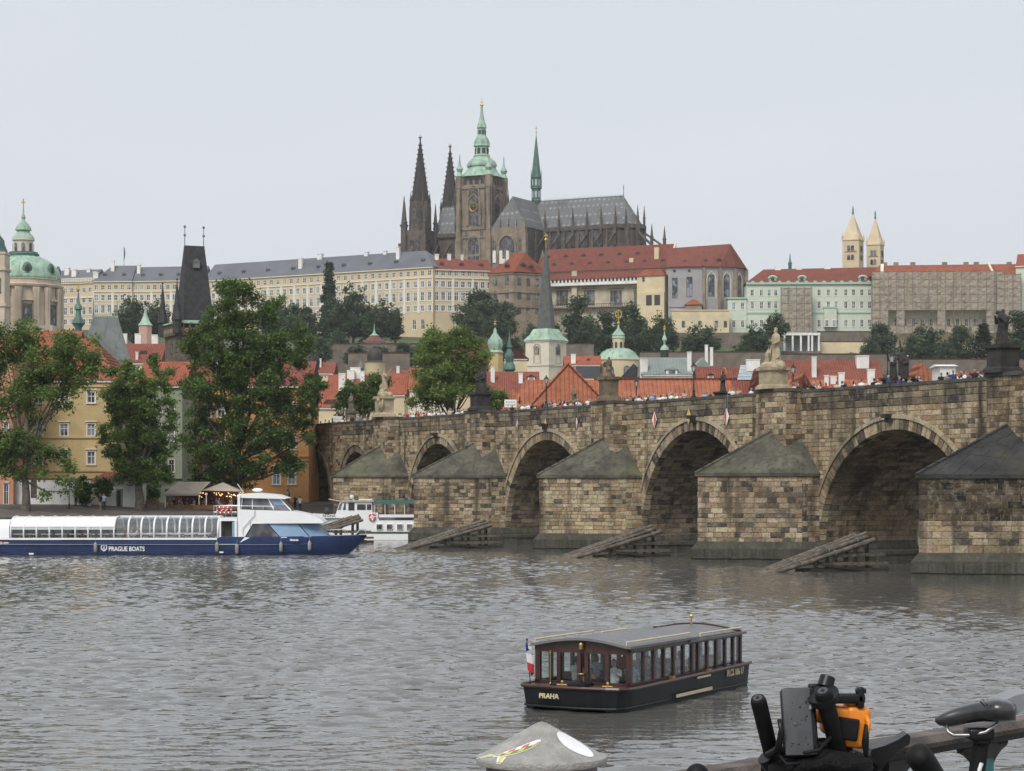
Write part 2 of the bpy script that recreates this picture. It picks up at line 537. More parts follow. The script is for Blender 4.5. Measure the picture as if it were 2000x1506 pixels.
# ================================================================ the stone bridge
U = Vector((-0.429, 0.903, 0)); NV = Vector((-0.903, -0.429, 0))
BA = Vector((34.4, 152.0, 0))
BROT = math.atan2(0.903, -0.429)
bridge = thing('stone_bridge', 'long sooty sandstone bridge with round arches crossing the river', 'bridge', BA, BROT)
def BW(t, off, z):          # bridge coordinates to world
    return BA + U*t + NV*off + Vector((0, 0, z))
def t_at(px, off=0.0):      # bridge station seen at a photo column
    k = (px-1000.0)/F
    return ((34.4-0.903*off) - k*(152.0-0.429*off)) / (0.429 + 0.903*k)
ARCH = [(-18.0, 10.3, 10.6), (12.4, 10.3, 10.5), (42.4, 9.75, 11.1), (72.0, 9.7, 10.75), (99.7, 8.3, 10.8), (125.0, 6.2, 10.2), (139.0, 5.4, 9.6)]
PIERS = [(-2.8, 4.9, 8.9, 7.0), (27.6, 4.95, 8.4, 7.2), (57.2, 5.0, 8.1, 7.1), (86.6, 4.9, 8.4, 7.15), (113.2, 5.0, 7.4, 7.25)]
SPR = 1.3; TOP = 14.0; BWID = 9.5; T0, T1 = -32.0, 150.0
def arch_z(t, grow=0.0):
    for c, a, zc in ARCH:
        if abs(t-c) < a+grow:
            return SPR + (zc-SPR+grow)*math.sqrt(max(0, 1-((t-c)/(a+grow))**2))
    return None
def arch_halfwidth(c, a, zc, z, grow=0.0):
    if z <= SPR: return a+grow
    q = (z-SPR)/(zc-SPR+grow)
    return (a+grow)*math.sqrt(1-q*q) if q < 1 else 0.0
M_mortar = plain('old_mortar', (0.30, 0.265, 0.205), 0.95, var=0.35, scale=1.2, dirt=(0.10, 0.09, 0.07))
M_capst = plain('mossy_cap_slabs', (0.098, 0.092, 0.070), 0.9, var=0.45, scale=0.5, dirt=(0.12, 0.125, 0.065), streak=(0.03, 0.028, 0.026), bmp=0.5)
M_plinth = plain('wet_plinth_stone', (0.055, 0.052, 0.040), 0.85, var=0.4, scale=0.9, dirt=(0.03, 0.04, 0.02), streak=(0.10, 0.09, 0.07), bmp=0.5)
M_coping = plain('dark_coping', (0.075, 0.07, 0.06), 0.9, var=0.4, scale=0.9, dirt=(0.14, 0.12, 0.09), bmp=0.4)
# ---- core (backing behind the stones)
ts = set(np.arange(T0, T1+0.01, 1.0).round(3))
for c, a, zc in ARCH:
    for k in range(41): ts.add(round(c - a*math.cos(PI*k/40), 4))
ts = sorted(ts)
m = MB()
for a, b in zip(ts[:-1], ts[1:]):
    mid = (a+b)/2
    za = arch_z(mid)
    if za is None: z0, z1 = -2.0, -2.0
    else:
        z0 = arch_z(a) or SPR; z1 = arch_z(b) or SPR
    m.poly([(a, -0.03, z0), (b, -0.03, z1), (b, -0.03, TOP-0.25), (a, -0.03, TOP-0.25)])
    m.poly([(b, -BWID, z1), (a, -BWID, z0), (a, -BWID, TOP-0.25), (b, -BWID, TOP-0.25)])
m.poly([(T0, -0.45, TOP-0.25), (T0, -0.03, TOP-0.25), (T1, -0.03, TOP-0.25), (T1, -0.45, TOP-0.25)])
m.poly([(T0, -0.45, 12.75), (T0, -0.45, TOP-0.25), (T1, -0.45, TOP-0.25), (T1, -0.45, 12.75)])
m.build('wall_core', M_mortar, bridge)
m = MB(); m.box(T0, T1, -BWID+0.3, -0.46, 12.3, 12.75)
m.build('roadway', M_pave, bridge)
m = MB(); m.box(T0, T1, -BWID+0.01, -BWID+0.45, 12.76, TOP-0.2)
m.build('far_parapet', M_mortar, bridge)
# ---- coping slabs
cp = MB(); cp.box(-0.72, 0.72, -0.52, 0.1, 0, 0.24)
cpm = cp.mesh('coping_slab', M_coping)
t = T0
random.seed(3)
while t < T1:
    inst('coping_slab', cpm, bridge, (t+0.75, 0, TOP-0.245+random.uniform(-.01, .012)))
    t += 1.5
# ---- stone blocks
BLK = []      # (8 local verts, tone)
PAL = [((0.429, 0.345, 0.218), 46), ((0.509, 0.417, 0.284), 28), ((0.328, 0.234, 0.137), 14), ((0.215, 0.166, 0.115), 8), ((0.090, 0.078, 0.065), 7), ((0.361, 0.245, 0.153), 2)]
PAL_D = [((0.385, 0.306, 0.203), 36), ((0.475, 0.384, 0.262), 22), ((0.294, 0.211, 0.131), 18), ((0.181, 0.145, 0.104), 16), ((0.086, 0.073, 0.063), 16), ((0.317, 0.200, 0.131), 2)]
PAL_P = [((0.226, 0.189, 0.131), 30), ((0.294, 0.245, 0.164), 14), ((0.136, 0.111, 0.083), 25), ((0.056, 0.050, 0.044), 22)]
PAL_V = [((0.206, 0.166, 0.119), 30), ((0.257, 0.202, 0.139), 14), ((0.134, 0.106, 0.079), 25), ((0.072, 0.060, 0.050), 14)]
def pick(pal):
    c = random.choices([p[0] for p in pal], [p[1] for p in pal])[0]
    k = random.uniform(0.8, 1.18)
    return tuple(min(.6, x*k*random.uniform(.95, 1.05)) for x in c)
def block(p0, d, w, z0, z1, nrm, proud, tone, back=0.10):
    p0 = Vector(p0); a = p0; b = p0 + d*w
    g = 0.018
    a = a + d*g; b = b - d*g
    o0 = -nrm*back; o1 = nrm*proud
    bv = 0.025
    vs = []
    for o, sh in ((o0, 0.0), (o1*0.5, 0.0), (o1, bv)):
        for (q, s_, zz) in ((a, 1, z0+g), (b, -1, z0+g), (b, -1, z1-g), (a, 1, z1-g)):
            zz2 = zz + (sh if zz < (z0+z1)/2 else -sh)
            v = q + o + d*(s_*sh)
            vs.append((v.x, v.y, zz2))
    BLK.append((vs, tone))
def course(p0, d, ln, z0, z1, nrm, pal, wmin, wmax, hmin, hmax, clip=None, pr=(0.0, 0.05)):
    p0 = Vector(p0); d = Vector(d).normalized(); nrm = Vector(nrm)
    z = z0
    while z < z1-0.12:
        h = random.uniform(hmin, hmax)
        if z1-z-h < 0.25: h = z1-z
        segs = [(0.0, ln)]
        if clip: segs = clip(z, z+h, ln)
        for (s0, s1) in segs:
            x = s0
            first = True
            while x < s1-0.08:
                w = random.uniform(wmin, wmax)
                if first: w *= random.uniform(.5, 1); first = False
                if s1-x-w < 0.3: w = s1-x
                block(p0+d*x, d, w, z, z+h, nrm, random.uniform(*pr), pick(pal))
                x += w
        z += h
def wall_clip(z0, z1, ln):
    cuts = []
    for c, a, zc in ARCH:
        hw = arch_halfwidth(c, a, zc, z0+0.25*(z1-z0), 1.0)
        if hw > 0.1: cuts.append((c-hw-T0, c+hw-T0))
    segs = []; s = 0.0
    for a, b in sorted(cuts):
        if a > s: segs.append((s, a))
        s = max(s, b)
    if s < ln: segs.append((s, ln))
    return segs
D3 = Vector((1, 0, 0)); N3 = Vector((0, 1, 0))
course((T0, 0, 0), D3, T1-T0, 0.0, 12.3, N3, PAL, 0.38, 0.92, 0.29, 0.43, wall_clip)
course((T0, 0, 0), D3, T1-T0, 12.3, TOP-0.25, N3, PAL_P, 0.7, 1.5, 0.42, 0.56, None, (0.05, 0.08))
# ---- piers: prow with stone faces, sloping cap, plinth, pilaster
for ip, (c, hw, L_, ze) in enumerate(PIERS):
    pr_t = Vector((c, L_, 0)); shn = Vector((c-hw, 1.65, 0)); shf = Vector((c+hw, 1.65, 0))
    zb = 1.7 if ip < 4 else 2.0
    m = MB()
    ins = 0.03
    pts = [(c-hw+ins, -0.02), (c-hw+ins, 1.65), (c, L_-ins*2), (c+hw-ins, 1.65), (c+hw-ins, -0.02)]
    m.prism(pts[::-1], -2, ze)
    m.build('pier_core', M_mortar, bridge)
    dn = (pr_t-shn); ln = dn.length; dn.normalize()
    nn = Vector((-dn.y, dn.x, 0))
    if nn.x > 0: nn = -nn
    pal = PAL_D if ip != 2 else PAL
    wv_ = (0.4, 1.05, 0.30, 0.46) if ip != 0 else (0.5, 1.3, 0.36, 0.54)
    PD = [(tuple(q*.2 for q in p_[0]), p_[1]) for p_ in PAL_D]
    if ip == 0: course(shn, dn, ln, zb, 3.9, nn, PAL_D, *wv_); course(shn, dn, ln, 3.9, ze-0.25, nn, PD, *wv_)
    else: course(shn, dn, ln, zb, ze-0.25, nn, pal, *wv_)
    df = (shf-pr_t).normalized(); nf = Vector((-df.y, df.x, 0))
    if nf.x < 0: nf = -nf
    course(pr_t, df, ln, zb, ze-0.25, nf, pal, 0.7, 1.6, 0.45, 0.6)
    course((c-hw, 0, 0), N3, 1.65, zb, ze-0.25, Vector((-1, 0, 0)), pal, 0.5, 0.9, 0.36, 0.52)
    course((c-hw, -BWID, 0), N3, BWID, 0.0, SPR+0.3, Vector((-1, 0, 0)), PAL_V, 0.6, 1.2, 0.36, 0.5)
    # plinth
    e = 0.65
    pts = [(c-hw-e*.5, -BWID), (c-hw-e*.5, 1.65+e*.4), (c, L_+e), (c+hw+e*.5, 1.65+e*.4), (c+hw+e*.5, -BWID)]
    pts2 = [(c-hw-.02, -BWID+.1), (c-hw-.02, 1.65+.02), (c, L_+.02), (c+hw+.02, 1.65+.02), (c+hw+.02, -BWID+.1)]
    m = MB()
    m.prism(pts[::-1], -2.2, zb-0.55)
    n = 5
    vs = [(p[0], p[1], zb-0.55) for p in pts] + [(p[0], p[1], zb+0.02) for p in pts2]
    m.add(vs, [(i+1, i, n+i, n+i+1) for i in range(n-1)])
    m.build('plinth', M_plinth, bridge)
    # plinth edge slabs
    dpl = (Vector((c, L_+e, 0)) - Vector((c-hw-e*.5, 1.65+e*.4, 0)))
    lp = dpl.length; dpl.normalize(); npl = Vector((-dpl.y, dpl.x, 0)); npl = npl if npl.x < 0 else -npl
    k = int(lp/1.1)
    for i in range(k):
        q = Vector((c-hw-e*.5, 1.65+e*.4, 0)) + dpl*((i+.5)*lp/k)
        sb = MB(); sb.obox((0, 0, 0), (lp/k-0.03, 0.14, random.uniform(.7, .8)))
        o = sb.build('plinth_slab', M_plinth, bridge, loc=(q.x+npl.x*.03, q.y+npl.y*.03, zb-0.95), rz=math.atan2(dpl.y, dpl.x))
    # sloping cap
    za = ze+3.45; ov = 0.28
    T_ = (c, L_+ov, ze); A_ = (c, 1.5, za)
    f = []
    m = MB()
    for sgn in (-1, 1):
        S1 = (c+sgn*(hw+ov*.6), 1.65+ov*.4, ze); F1 = (c+sgn*(hw+ov*.6), 0.0, ze)
        N1 = (c+sgn*2.25, 1.5, ze+1.98); W1 = (c+sgn*2.25, 0.0, ze+2.9)
        lo = lambda p: (p[0], p[1], p[2]-0.22)
        q1 = [T_, S1, N1, A_]; q2 = [S1, F1, W1, N1]
        q3 = [lo(S1), S1, T_, lo(T_)]; q4 = [lo(F1), F1, S1, lo(S1)]
        for q in (q1, q3, q4): m.poly(q if sgn > 0 else q[::-1])
        m.poly([S1, F1, W1] if sgn > 0 else [W1, F1, S1]); m.poly([S1, W1, N1] if sgn > 0 else [N1, W1, S1])
        f.append(lo(S1)); f.append(lo(F1))
    m.poly([f[1], f[0], (c, L_+ov, ze-.22), f[2], f[3]])
    mc_ = M_capst if ip else plain('sooty_cap_slabs', (0.036, 0.035, 0.036), .9, var=.45, scale=.5, dirt=(0.09, 0.09, 0.05), bmp=.5)
    cap = m.build('pier_cap', mc_, bridge)
    # hip ridge stones on the cap
    rs = MB()
    a0 = Vector(T_); a1 = Vector(A_)
    kk = 9
    for i in range(kk):
        p = a0.lerp(a1, (i+.08)/kk); q = a0.lerp(a1, (i+.95)/kk)
        rr = MB(); rr.bar(p+Vector((0, 0, .02)), q+Vector((0, 0, .02)), 0.34, 0.16)
        rr.build('ridge_stone', mc_, cap)
    # laid slabs of the cap's near slope
    S1 = Vector((c-(hw+ov*.6), 1.65+ov*.4, ze)); N1 = Vector((c-2.25, 1.5, ze+1.98))
    Tv = Vector(T_); Av = Vector(A_)
    rows = 7
    nr = (N1-S1).cross(Tv-S1).normalized()
    if nr.z < 0: nr = -nr
    if ip < 4:
        for r in range(rows):
            f0, f1 = r/rows, (r+1)/rows
            a0 = S1.lerp(N1, f0); b0 = Tv.lerp(Av, f0); a1 = S1.lerp(N1, f1); b1 = Tv.lerp(Av, f1)
            ncol = max(3, int((b0-a0).length/1.15))
            off = random.uniform(0, .5)
            cuts = [0]+[min(1, max(0, (i+off*.9)/ncol)) for i in range(1, ncol)]+[1]
            for x0, x1 in zip(cuts[:-1], cuts[1:]):
                e0, e1 = x0+.008, x1-.008
                lift = nr*random.uniform(.015, .032)
                vs = [a0.lerp(b0, e0), a0.lerp(b0, e1), a1.lerp(b1, e1), a1.lerp(b1, e0)]
                vs = [v.lerp((vs[0]+vs[2])/2, .012) for v in vs]
                sm = MB(); sm.add([v for v in vs]+[v+lift for v in vs], [(4, 5, 6, 7), (0, 1, 5, 4), (1, 2, 6, 5), (2, 3, 7, 6), (3, 0, 4, 7)])
                sm.build('cap_slab', mc_, cap)
    # pilaster carrying the statue
    pw = 2.25
    m = MB(); m.box(c-pw+.03, c+pw-.03, -0.3, 1.47, ze+0.5, TOP-0.1)
    m.build('pilaster', M_mortar, bridge)
    palp = PAL_D
    course((c-pw, 1.5, 0), D3, 2*pw, ze+1.0, TOP-0.15, N3, palp, 0.5, 1.1, 0.34, 0.48)
    course((c-pw, 0, 0), N3, 1.5, ze+1.0, TOP-0.15, Vector((-1, 0, 0)), palp, 0.5, 0.9, 0.34, 0.48)
    m = MB(); m.box(c-pw-.12, c+pw+.12, -0.4, 1.64, TOP-0.12, TOP+0.14)
    m.build('pilaster_coping', M_coping, bridge)
# ---- ledge of foundation slabs between the piers
for (c, a, zc) in ARCH[1:5]:
    m = MB(); m.box(c+a-3.6, c+a-.2, -BWID, 0.4, -2.2, 0.75); m.box(c+a-3.7, c+a-.2, -BWID, 0.5, 0.75, 1.05)
    m.build('foundation_ledge', M_plinth, bridge)
# ---- arch rings: every voussoir its own stone; the vault behind
for ia, (c, a, zc) in enumerate(ARCH):
    if ia == 0: continue
    b = zc-SPR
    th = 0.82
    n = int(PI*(a+b)/2/0.52)
    ring = MB()
    tt = [PI*k/60 for k in range(61)]
    for k0, k1 in zip(tt[:-1], tt[1:]):
        P = []
        for k in (k0, k1):
            for g_ in (th+.02, th+.34):
                P.append((c-(a+g_)*math.cos(k), SPR+(b+g_)*math.sin(k)))
        ring.add([(P[0][0], .17, P[0][1]), (P[2][0], .17, P[2][1]), (P[3][0], .10, P[3][1]), (P[1][0], .10, P[1][1]),
                  (P[0][0], -.1, P[0][1]), (P[2][0], -.1, P[2][1]), (P[3][0], -.1, P[3][1]), (P[1][0], -.1, P[1][1])],
                 [(1, 0, 3, 2), (0, 1, 5, 4), (2, 3, 7, 6)], 0, (0.38, 0.32, 0.225))
    ring.box(c-a-th-.34, c-a-th-.02, -.1, .17, 0.4, SPR, col=(0.26, 0.22, 0.15)); ring.box(c+a+th+.02, c+a+th+.34, -.1, .17, 0.4, SPR, col=(0.26, 0.22, 0.15))
    ringo = ring.build('arch_ring', M_stone, bridge)
    for k in range(n):
        k0 = PI*k/n+.004; k1 = PI*(k+1)/n-.004
        tone = pick([((0.40, 0.33, 0.22), 30), ((0.34, 0.27, 0.18), 20), ((0.20, 0.16, 0.11), 12), ((0.07, 0.06, 0.05), 8)])
        pr = random.uniform(.04, .07)
        P = [(c-(a+g_)*math.cos(q), SPR+(b+g_)*math.sin(q)) for q in (k0, k1) for g_ in (0, th*random.uniform(.97, 1.0))]
        vo = MB()
        vo.add([(P[0][0], pr, P[0][1]), (P[2][0], pr, P[2][1]), (P[3][0], pr, P[3][1]), (P[1][0], pr, P[1][1]),
                (P[0][0], -.6, P[0][1]), (P[2][0], -.6, P[2][1]), (P[3][0], -.6, P[3][1]), (P[1][0], -.6, P[1][1])],
               [(1, 0, 3, 2), (0, 1, 5, 4), (2, 3, 7, 6), (1, 2, 6, 5), (3, 0, 4, 7)], 0, tone)
        vo.build('voussoir', M_stone, ringo)
    # vault stones
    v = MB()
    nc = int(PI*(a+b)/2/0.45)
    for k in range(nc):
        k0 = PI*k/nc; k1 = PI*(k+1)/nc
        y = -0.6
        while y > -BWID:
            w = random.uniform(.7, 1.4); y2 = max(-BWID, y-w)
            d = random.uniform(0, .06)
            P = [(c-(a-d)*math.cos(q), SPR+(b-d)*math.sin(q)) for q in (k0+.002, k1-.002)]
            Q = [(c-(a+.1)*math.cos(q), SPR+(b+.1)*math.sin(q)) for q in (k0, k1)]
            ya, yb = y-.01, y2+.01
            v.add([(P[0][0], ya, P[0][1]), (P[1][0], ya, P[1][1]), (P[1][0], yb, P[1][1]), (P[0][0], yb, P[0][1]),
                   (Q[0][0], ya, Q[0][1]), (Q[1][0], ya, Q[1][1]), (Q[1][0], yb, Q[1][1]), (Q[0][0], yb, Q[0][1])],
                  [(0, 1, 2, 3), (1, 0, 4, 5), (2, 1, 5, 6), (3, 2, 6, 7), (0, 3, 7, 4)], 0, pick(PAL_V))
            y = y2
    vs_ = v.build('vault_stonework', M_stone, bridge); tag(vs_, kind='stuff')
    bk = MB()
    for k0, k1 in zip(tt[:-1], tt[1:]):
        P = [(c-(a+.12)*math.cos(k), SPR+(b+.12)*math.sin(k)) for k in (k0, k1)]
        bk.poly([(P[0][0], -.1, P[0][1]), (P[1][0], -.1, P[1][1]), (P[1][0], -BWID, P[1][1]), (P[0][0], -BWID, P[0][1])])
    bk.build('vault_backing', M_mortar, bridge)
# ---- sort stones: the 300 that show largest are parts, the rest one mass of stonework
FQ = [(8, 9, 10, 11), (0, 1, 5, 4), (1, 2, 6, 5), (2, 3, 7, 6), (3, 0, 4, 7), (4, 5, 9, 8), (5, 6, 10, 9), (6, 7, 11, 10), (7, 4, 8, 11)]
def proj_area(vs):
    P = []
    for i in (8, 9, 10, 11):
        w = BW(*vs[i]); P.append((1000+F*w.x/w.y, HOR-F*(w.z-EYE)/w.y))
    if min(p[0] for p in P) > 1998 or max(p[0] for p in P) < 600: return 0
    A = 0
    for i in range(4):
        x0, y0 = P[i]; x1, y1 = P[(i+1) % 4]; A += x0*y1-x1*y0
    return max(A, -A)
def faces_camera(vs):
    a, b, d = (BW(*vs[i]) for i in (8, 9, 11))
    n_ = (b-a).cross(d-a); mid = (a+b)/2
    cc = sum((BW(*vs[i]) for i in range(4)), Vector())/4
    out = a-BW(*vs[0])
    if n_.dot(out) < 0: n_ = -n_
    return n_.dot(Vector((0, 0, EYE))-mid) > 0
order = sorted(range(len(BLK)), key=lambda i: -(proj_area(BLK[i][0]) if faces_camera(BLK[i][0]) else 0))
big = set(order[:300])
rest = MB()
def face_block(mb, vs, tone):
    a, b, c_ = (Vector(vs[i]) for i in (8, 9, 10))
    flip = (b-a).cross(c_-a).dot(a-Vector(vs[0])) < 0
    mb.add(vs, [f[::-1] if flip else f for f in FQ], 0, tone)
for i, (vs, tone) in enumerate(BLK):
    if i in big:
        k = MB(); face_block(k, vs, tone); k.build('stone', M_stone, bridge)
    else:
        face_block(rest, vs, tone)
tag(rest.build('stonework', M_stone, bridge), kind='stuff')
# ---- spouts and drain pipes on the wall
for px, z in ((855, 11.9), (1068, 12.3), (1358, 12.3), (1740, 11.6)):
    tt_ = t_at(px)
    m = MB(); m.box(tt_-.28, tt_+.28, -0.1, .75, z-.22, z+.1); m.box(tt_-.36, tt_+.36, -0.1, .35, z-.55, z-.22)
    m.build('spout', M_sandd, bridge)
for px in (1010, 1126, 1205, 1420):
    tt_ = t_at(px); m = MB(); m.tube([(tt_, .13, TOP-.3), (tt_, .13, 11.6)], .05, 6); m.build('drain_pipe', M_lead, bridge)
# ================================================================ figures: people and statues
def capsule(mb, p0, r0, p1, r1, seg=10):
    p0 = Vector(p0); p1 = Vector(p1); d = p1-p0; l = max(d.length, 1e-5); u = d/l
    pts = []; rad = []
    for a in (0.12, 0.5, 0.85): pts.append(p0-u*r0*math.cos(a*PI/2)); rad.append(r0*math.sin(a*PI/2))
    n = 3
    for i in range(n+1): pts.append(p0+d*(i/n)); rad.append(r0+(r1-r0)*i/n)
    for a in (0.85, 0.5, 0.12): pts.append(p1+u*r1*math.cos(a*PI/2)); rad.append(r1*math.sin(a*PI/2))
    mb.tube(pts, rad, seg)
def fuse(mb, voxel, name, mats, region=None, smooth_it=2):
    """one continuous skin over overlapping closed shapes"""
    me = mb.mesh(name+'_raw', mats)
    o = bpy.data.objects.new(name+'_raw', me); COL.objects.link(o)
    md = o.modifiers.new('r', 'REMESH'); md.mode = 'VOXEL'; md.voxel_size = voxel; md.use_smooth_shade = True
    if smooth_it:
        sm = o.modifiers.new('s', 'SMOOTH'); sm.factor = 0.5; sm.iterations = smooth_it
    dg = bpy.context.evaluated_depsgraph_get()
    e = o.evaluated_get(dg)
    nm = bpy.data.meshes.new_from_object(e)
    nm.name = name
    bpy.data.objects.remove(o)
    nm.materials.clear()
    for x in (mats if isinstance(mats, (list, tuple)) else [mats]): nm.materials.append(x)
    if region:
        nm.polygons.foreach_set('material_index', [region(p.center) for p in nm.polygons])
    nm.polygons.foreach_set('use_smooth', [True]*len(nm.polygons))
    return nm
def rand_ramp(name, cols, rough=0.8):
    m, t, b = _nodes(name)
    oi = N(t, 'ShaderNodeObjectInfo'); r = N(t, 'ShaderNodeValToRGB'); r.color_ramp.interpolation = 'CONSTANT'
    while len(r.color_ramp.elements) < len(cols): r.color_ramp.elements.new(0.5)
    for i, c in enumerate(cols):
        r.color_ramp.elements[i].position = i/len(cols); r.color_ramp.elements[i].color = (*c, 1)
    t.links.new(oi.outputs['Random'], r.inputs[0])
    c = mixc(t, r.outputs[0], (0.02, 0.02, 0.02), noise(t, 14.0, 3.0, lo=0.5, hi=1.4))
    t.links.new(c, b.inputs['Base Color']); b.inputs['Roughness'].default_value = rough
    b.inputs['Specular IOR Level'].default_value = 0.2
    MT[name] = m
    return m
M_skin = rand_ramp('skin', [(0.50, 0.30, 0.21), (0.55, 0.36, 0.27), (0.42, 0.25, 0.17), (0.30, 0.17, 0.11)], 0.55)
M_hair = rand_ramp('hair', [(0.03, 0.02, 0.015), (0.09, 0.05, 0.03), (0.25, 0.17, 0.09), (0.018, 0.016, 0.015), (0.35, 0.33, 0.30)], 0.6)
M_trouser = rand_ramp('trousers', [(0.02, 0.022, 0.03), (0.05, 0.07, 0.13), (0.015, 0.015, 0.016), (0.28, 0.23, 0.16), (0.10, 0.13, 0.20)], 0.85)
def person_mesh(name, pose, voxel=0.028):
    b = MB(); lf = 0.0
    hipz = 0.92; seated = pose.get('seated', False)
    if seated: hipz = 0.0
    sh = hipz+0.52
    capsule(b, (0, 0, hipz+.02), .155, (0, .0, hipz+.22), .13, 12)
    capsule(b, (-.05, 0, hipz+.24), .125, (.05, 0, hipz+.24), .125, 12)
    capsule(b, (-.09, .0, sh-.12), .12, (.09, .0, sh-.12), .12, 12)
    capsule(b, (-.15, .01, sh-.02), .065, (.15, .01, sh-.02), .065, 10)
    capsule(b, (0, .01, sh), .056, (0, -.005, sh+.12), .052, 10)
    hd = (0, -.015, sh+.225)
    b.ball(hd, .1, 14, 10, 0, (.8, .98, 1.2))
    capsule(b, (0, -.1, hd[2]-.0), .016, (0, -.118, hd[2]-.035), .018, 6)
    b.ball((0, -.06, hd[2]-.085), .045, 8, 6, 0, (1, 1, .8))
    for s in (-1, 1): b.ball((s*.083, .0, hd[2]-.01), .025, 6, 5, 0, (.5, 1, 1.2))
    if pose.get('long_hair'): b.ball((0, .06, hd[2]-.06), .1, 10, 8, 0, (.85, .6, 1.5))
    for s, el, ha in ((-1, pose['lel'], pose['lha']), (1, pose['rel'], pose['rha'])):
        S0 = Vector((s*.19, .01, sh-.02)); E = Vector(el)+Vector((0, 0, hipz)); Hn = Vector(ha)+Vector((0, 0, hipz))
        capsule(b, S0, .056, E, .043, 8); capsule(b, E, .043, Hn, .030, 8)
        d = (Hn-E).normalized()
        capsule(b, Hn, .034, Hn+d*.085, .03, 8)
        sd = d.cross(Vector((0, 1, 0.3))).normalized()
        for k in range(4): capsule(b, Hn+d*.09+sd*(.026*(k-1.5)), .012, Hn+d*(.155+.012*(1.5-abs(k-1.5)))+sd*(.03*(k-1.5)), .010, 5)
        capsule(b, Hn+d*.03+sd*.03, .014, Hn+d*.085+sd*.062, .011, 5)
    if seated:
        for s in (-1, 1):
            capsule(b, (s*.09, 0, .02), .088, (s*.11, -.42, .04), .065, 10); capsule(b, (s*.11, -.42, .04), .062, (s*.11, -.40, -.38), .045, 8)
            capsule(b, (s*.11, -.38, -.42), .045, (s*.12, -.55, -.44), .036, 8)
    else:
        for s, kn, an in ((-1, pose['lk'], pose['la']), (1, pose['rk'], pose['ra'])):
            capsule(b, (s*.09, 0, hipz), .09, kn, .062, 10); capsule(b, kn, .062, an, .042, 8)
            capsule(b, (an[0], an[1]+.03, .045), .042, (an[0]+s*.02, an[1]-.16, .035), .034, 8)
    longh = pose.get('long_hair')
    short = pose.get('shorts')
    def reg(c):
        if c.z > sh+.09:
            if c.z > hd[2]+.065 or (c.y > hd[1]+.025 and c.z > hd[2]-(.25 if longh else .07)): return 2
            return 1
        if longh and c.y > .05 and abs(c.x) < .1 and c.z > sh-.08: return 2
        if c.z < hipz+.03 and abs(c.x) < .2:
            if not seated and short and .09 < c.z < .5: return 1
            return 3
        if abs(c.x) > .17 and c.z < sh-.14: return 1
        return 0
    return fuse(b, voxel, name, [M_cloth, M_skin, M_hair, M_trouser], reg, 1)
POSE = [
 dict(lel=(-.25, .03, .23), lha=(-.25, -.06, -.02), rel=(.25, .03, .23), rha=(.26, -.05, -.01), lk=(-.1, -.02, .48), la=(-.1, .02, .08), rk=(.1, -.02, .48), ra=(.11, .02, .08)),
 dict(lel=(-.25, -.05, .25), lha=(-.10, -.27, .40), rel=(.25, -.05, .25), rha=(.10, -.28, .41), lk=(-.1, -.02, .48), la=(-.1, .02, .08), rk=(.1, -.02, .48), ra=(.11, .0, .08), long_hair=True),
 dict(lel=(-.24, .12, .25), lha=(-.25, .08, .0), rel=(.24, -.10, .24), rha=(.25, -.24, .06), lk=(-.09, -.16, .50), la=(-.09, -.20, .09), rk=(.1, .05, .48), ra=(.1, .28, .12), shorts=True),
 dict(lel=(-.26, -.02, .24), lha=(-.12, -.22, .12), rel=(.28, -.1, .42), rha=(.14, -.22, .66), lk=(-.1, -.02, .48), la=(-.12, .02, .08), rk=(.1, -.03, .48), ra=(.12, .02, .08)),
]
PM = [person_mesh('person_body', p) for p in POSE]
SEAT = [person_mesh('seated_person_body', dict(lel=(-.25, -.05, .25), lha=(-.14, -.28, .12), rel=(.25, -.05, .25), rha=(.13, -.28, .13), seated=True)),
        person_mesh('seated_person_body', dict(lel=(-.26, -.03, .26), lha=(-.10, -.26, .22), rel=(.27, -.14, .36), rha=(.10, -.24, .52), seated=True, long_hair=True))]
CLOTH = [('white', (0.75, 0.75, 0.74)), ('black', (0.02, 0.02, 0.022)), ('red', (0.42, 0.05, 0.045)), ('dark blue', (0.04, 0.06, 0.16)), ('light blue', (0.30, 0.42, 0.58)),
         ('grey', (0.22, 0.22, 0.23)), ('beige', (0.50, 0.42, 0.31)), ('pink', (0.60, 0.36, 0.36)), ('olive green', (0.13, 0.15, 0.08)), ('bright blue', (0.05, 0.22, 0.55))]
def person(label, loc, rz, mesh=None, col=None, sc=1.0, group=None):
    o = inst('person', mesh or PM[0], None, loc, rz, sc)
    o.color = (*(col or (0.2, 0.2, 0.2)), 1)
    return tag(o, label, 'person', group)
random.seed(11)
# ---- crowd leaning and walking along the parapet
zones = [(622, 735, 13, 'left of the pale angel group'), (778, 920, 36, 'left of the black figure pair'), (950, 1010, 6, 'beside the white placard'), (1012, 1165, 40, 'before the orange gable roof'), (1205, 1345, 30, 'right of the brown statue group'), (1360, 1480, 5, 'left of the pale bishop'), (1545, 1725, 16, 'right of the pale bishop'), (1728, 1800, 9, 'by the black saints'), (1835, 1930, 12, 'before the rightmost statue'), (1985, 2000, 3, 'at the right picture edge')]
wts = [22, 20, 7, 9, 7, 9, 7, 6, 3, 2]
for (a, b, n, where) in zones:
    for i in range(n):
        px = a+(b-a)*(i+random.random())/n
        off = -random.choice([0.85, 0.85, 1.1, 1.6, 2.4])-random.random()*.35
        tt_ = t_at(px, off); w = BW(tt_, off, 12.75)
        k = random.choices(range(10), wts)[0]
        cn, cc = CLOTH[k]
        lab = 'person in %s top on the bridge %s' % (cn, where)
        face = random.choice([BROT+PI/2+PI, BROT+PI/2, BROT, BROT+PI])+random.uniform(-.5, .5)
        person(lab, w, face, random.choice(PM), cc, random.uniform(.98, 1.16), 'visitors crowding along the bridge')
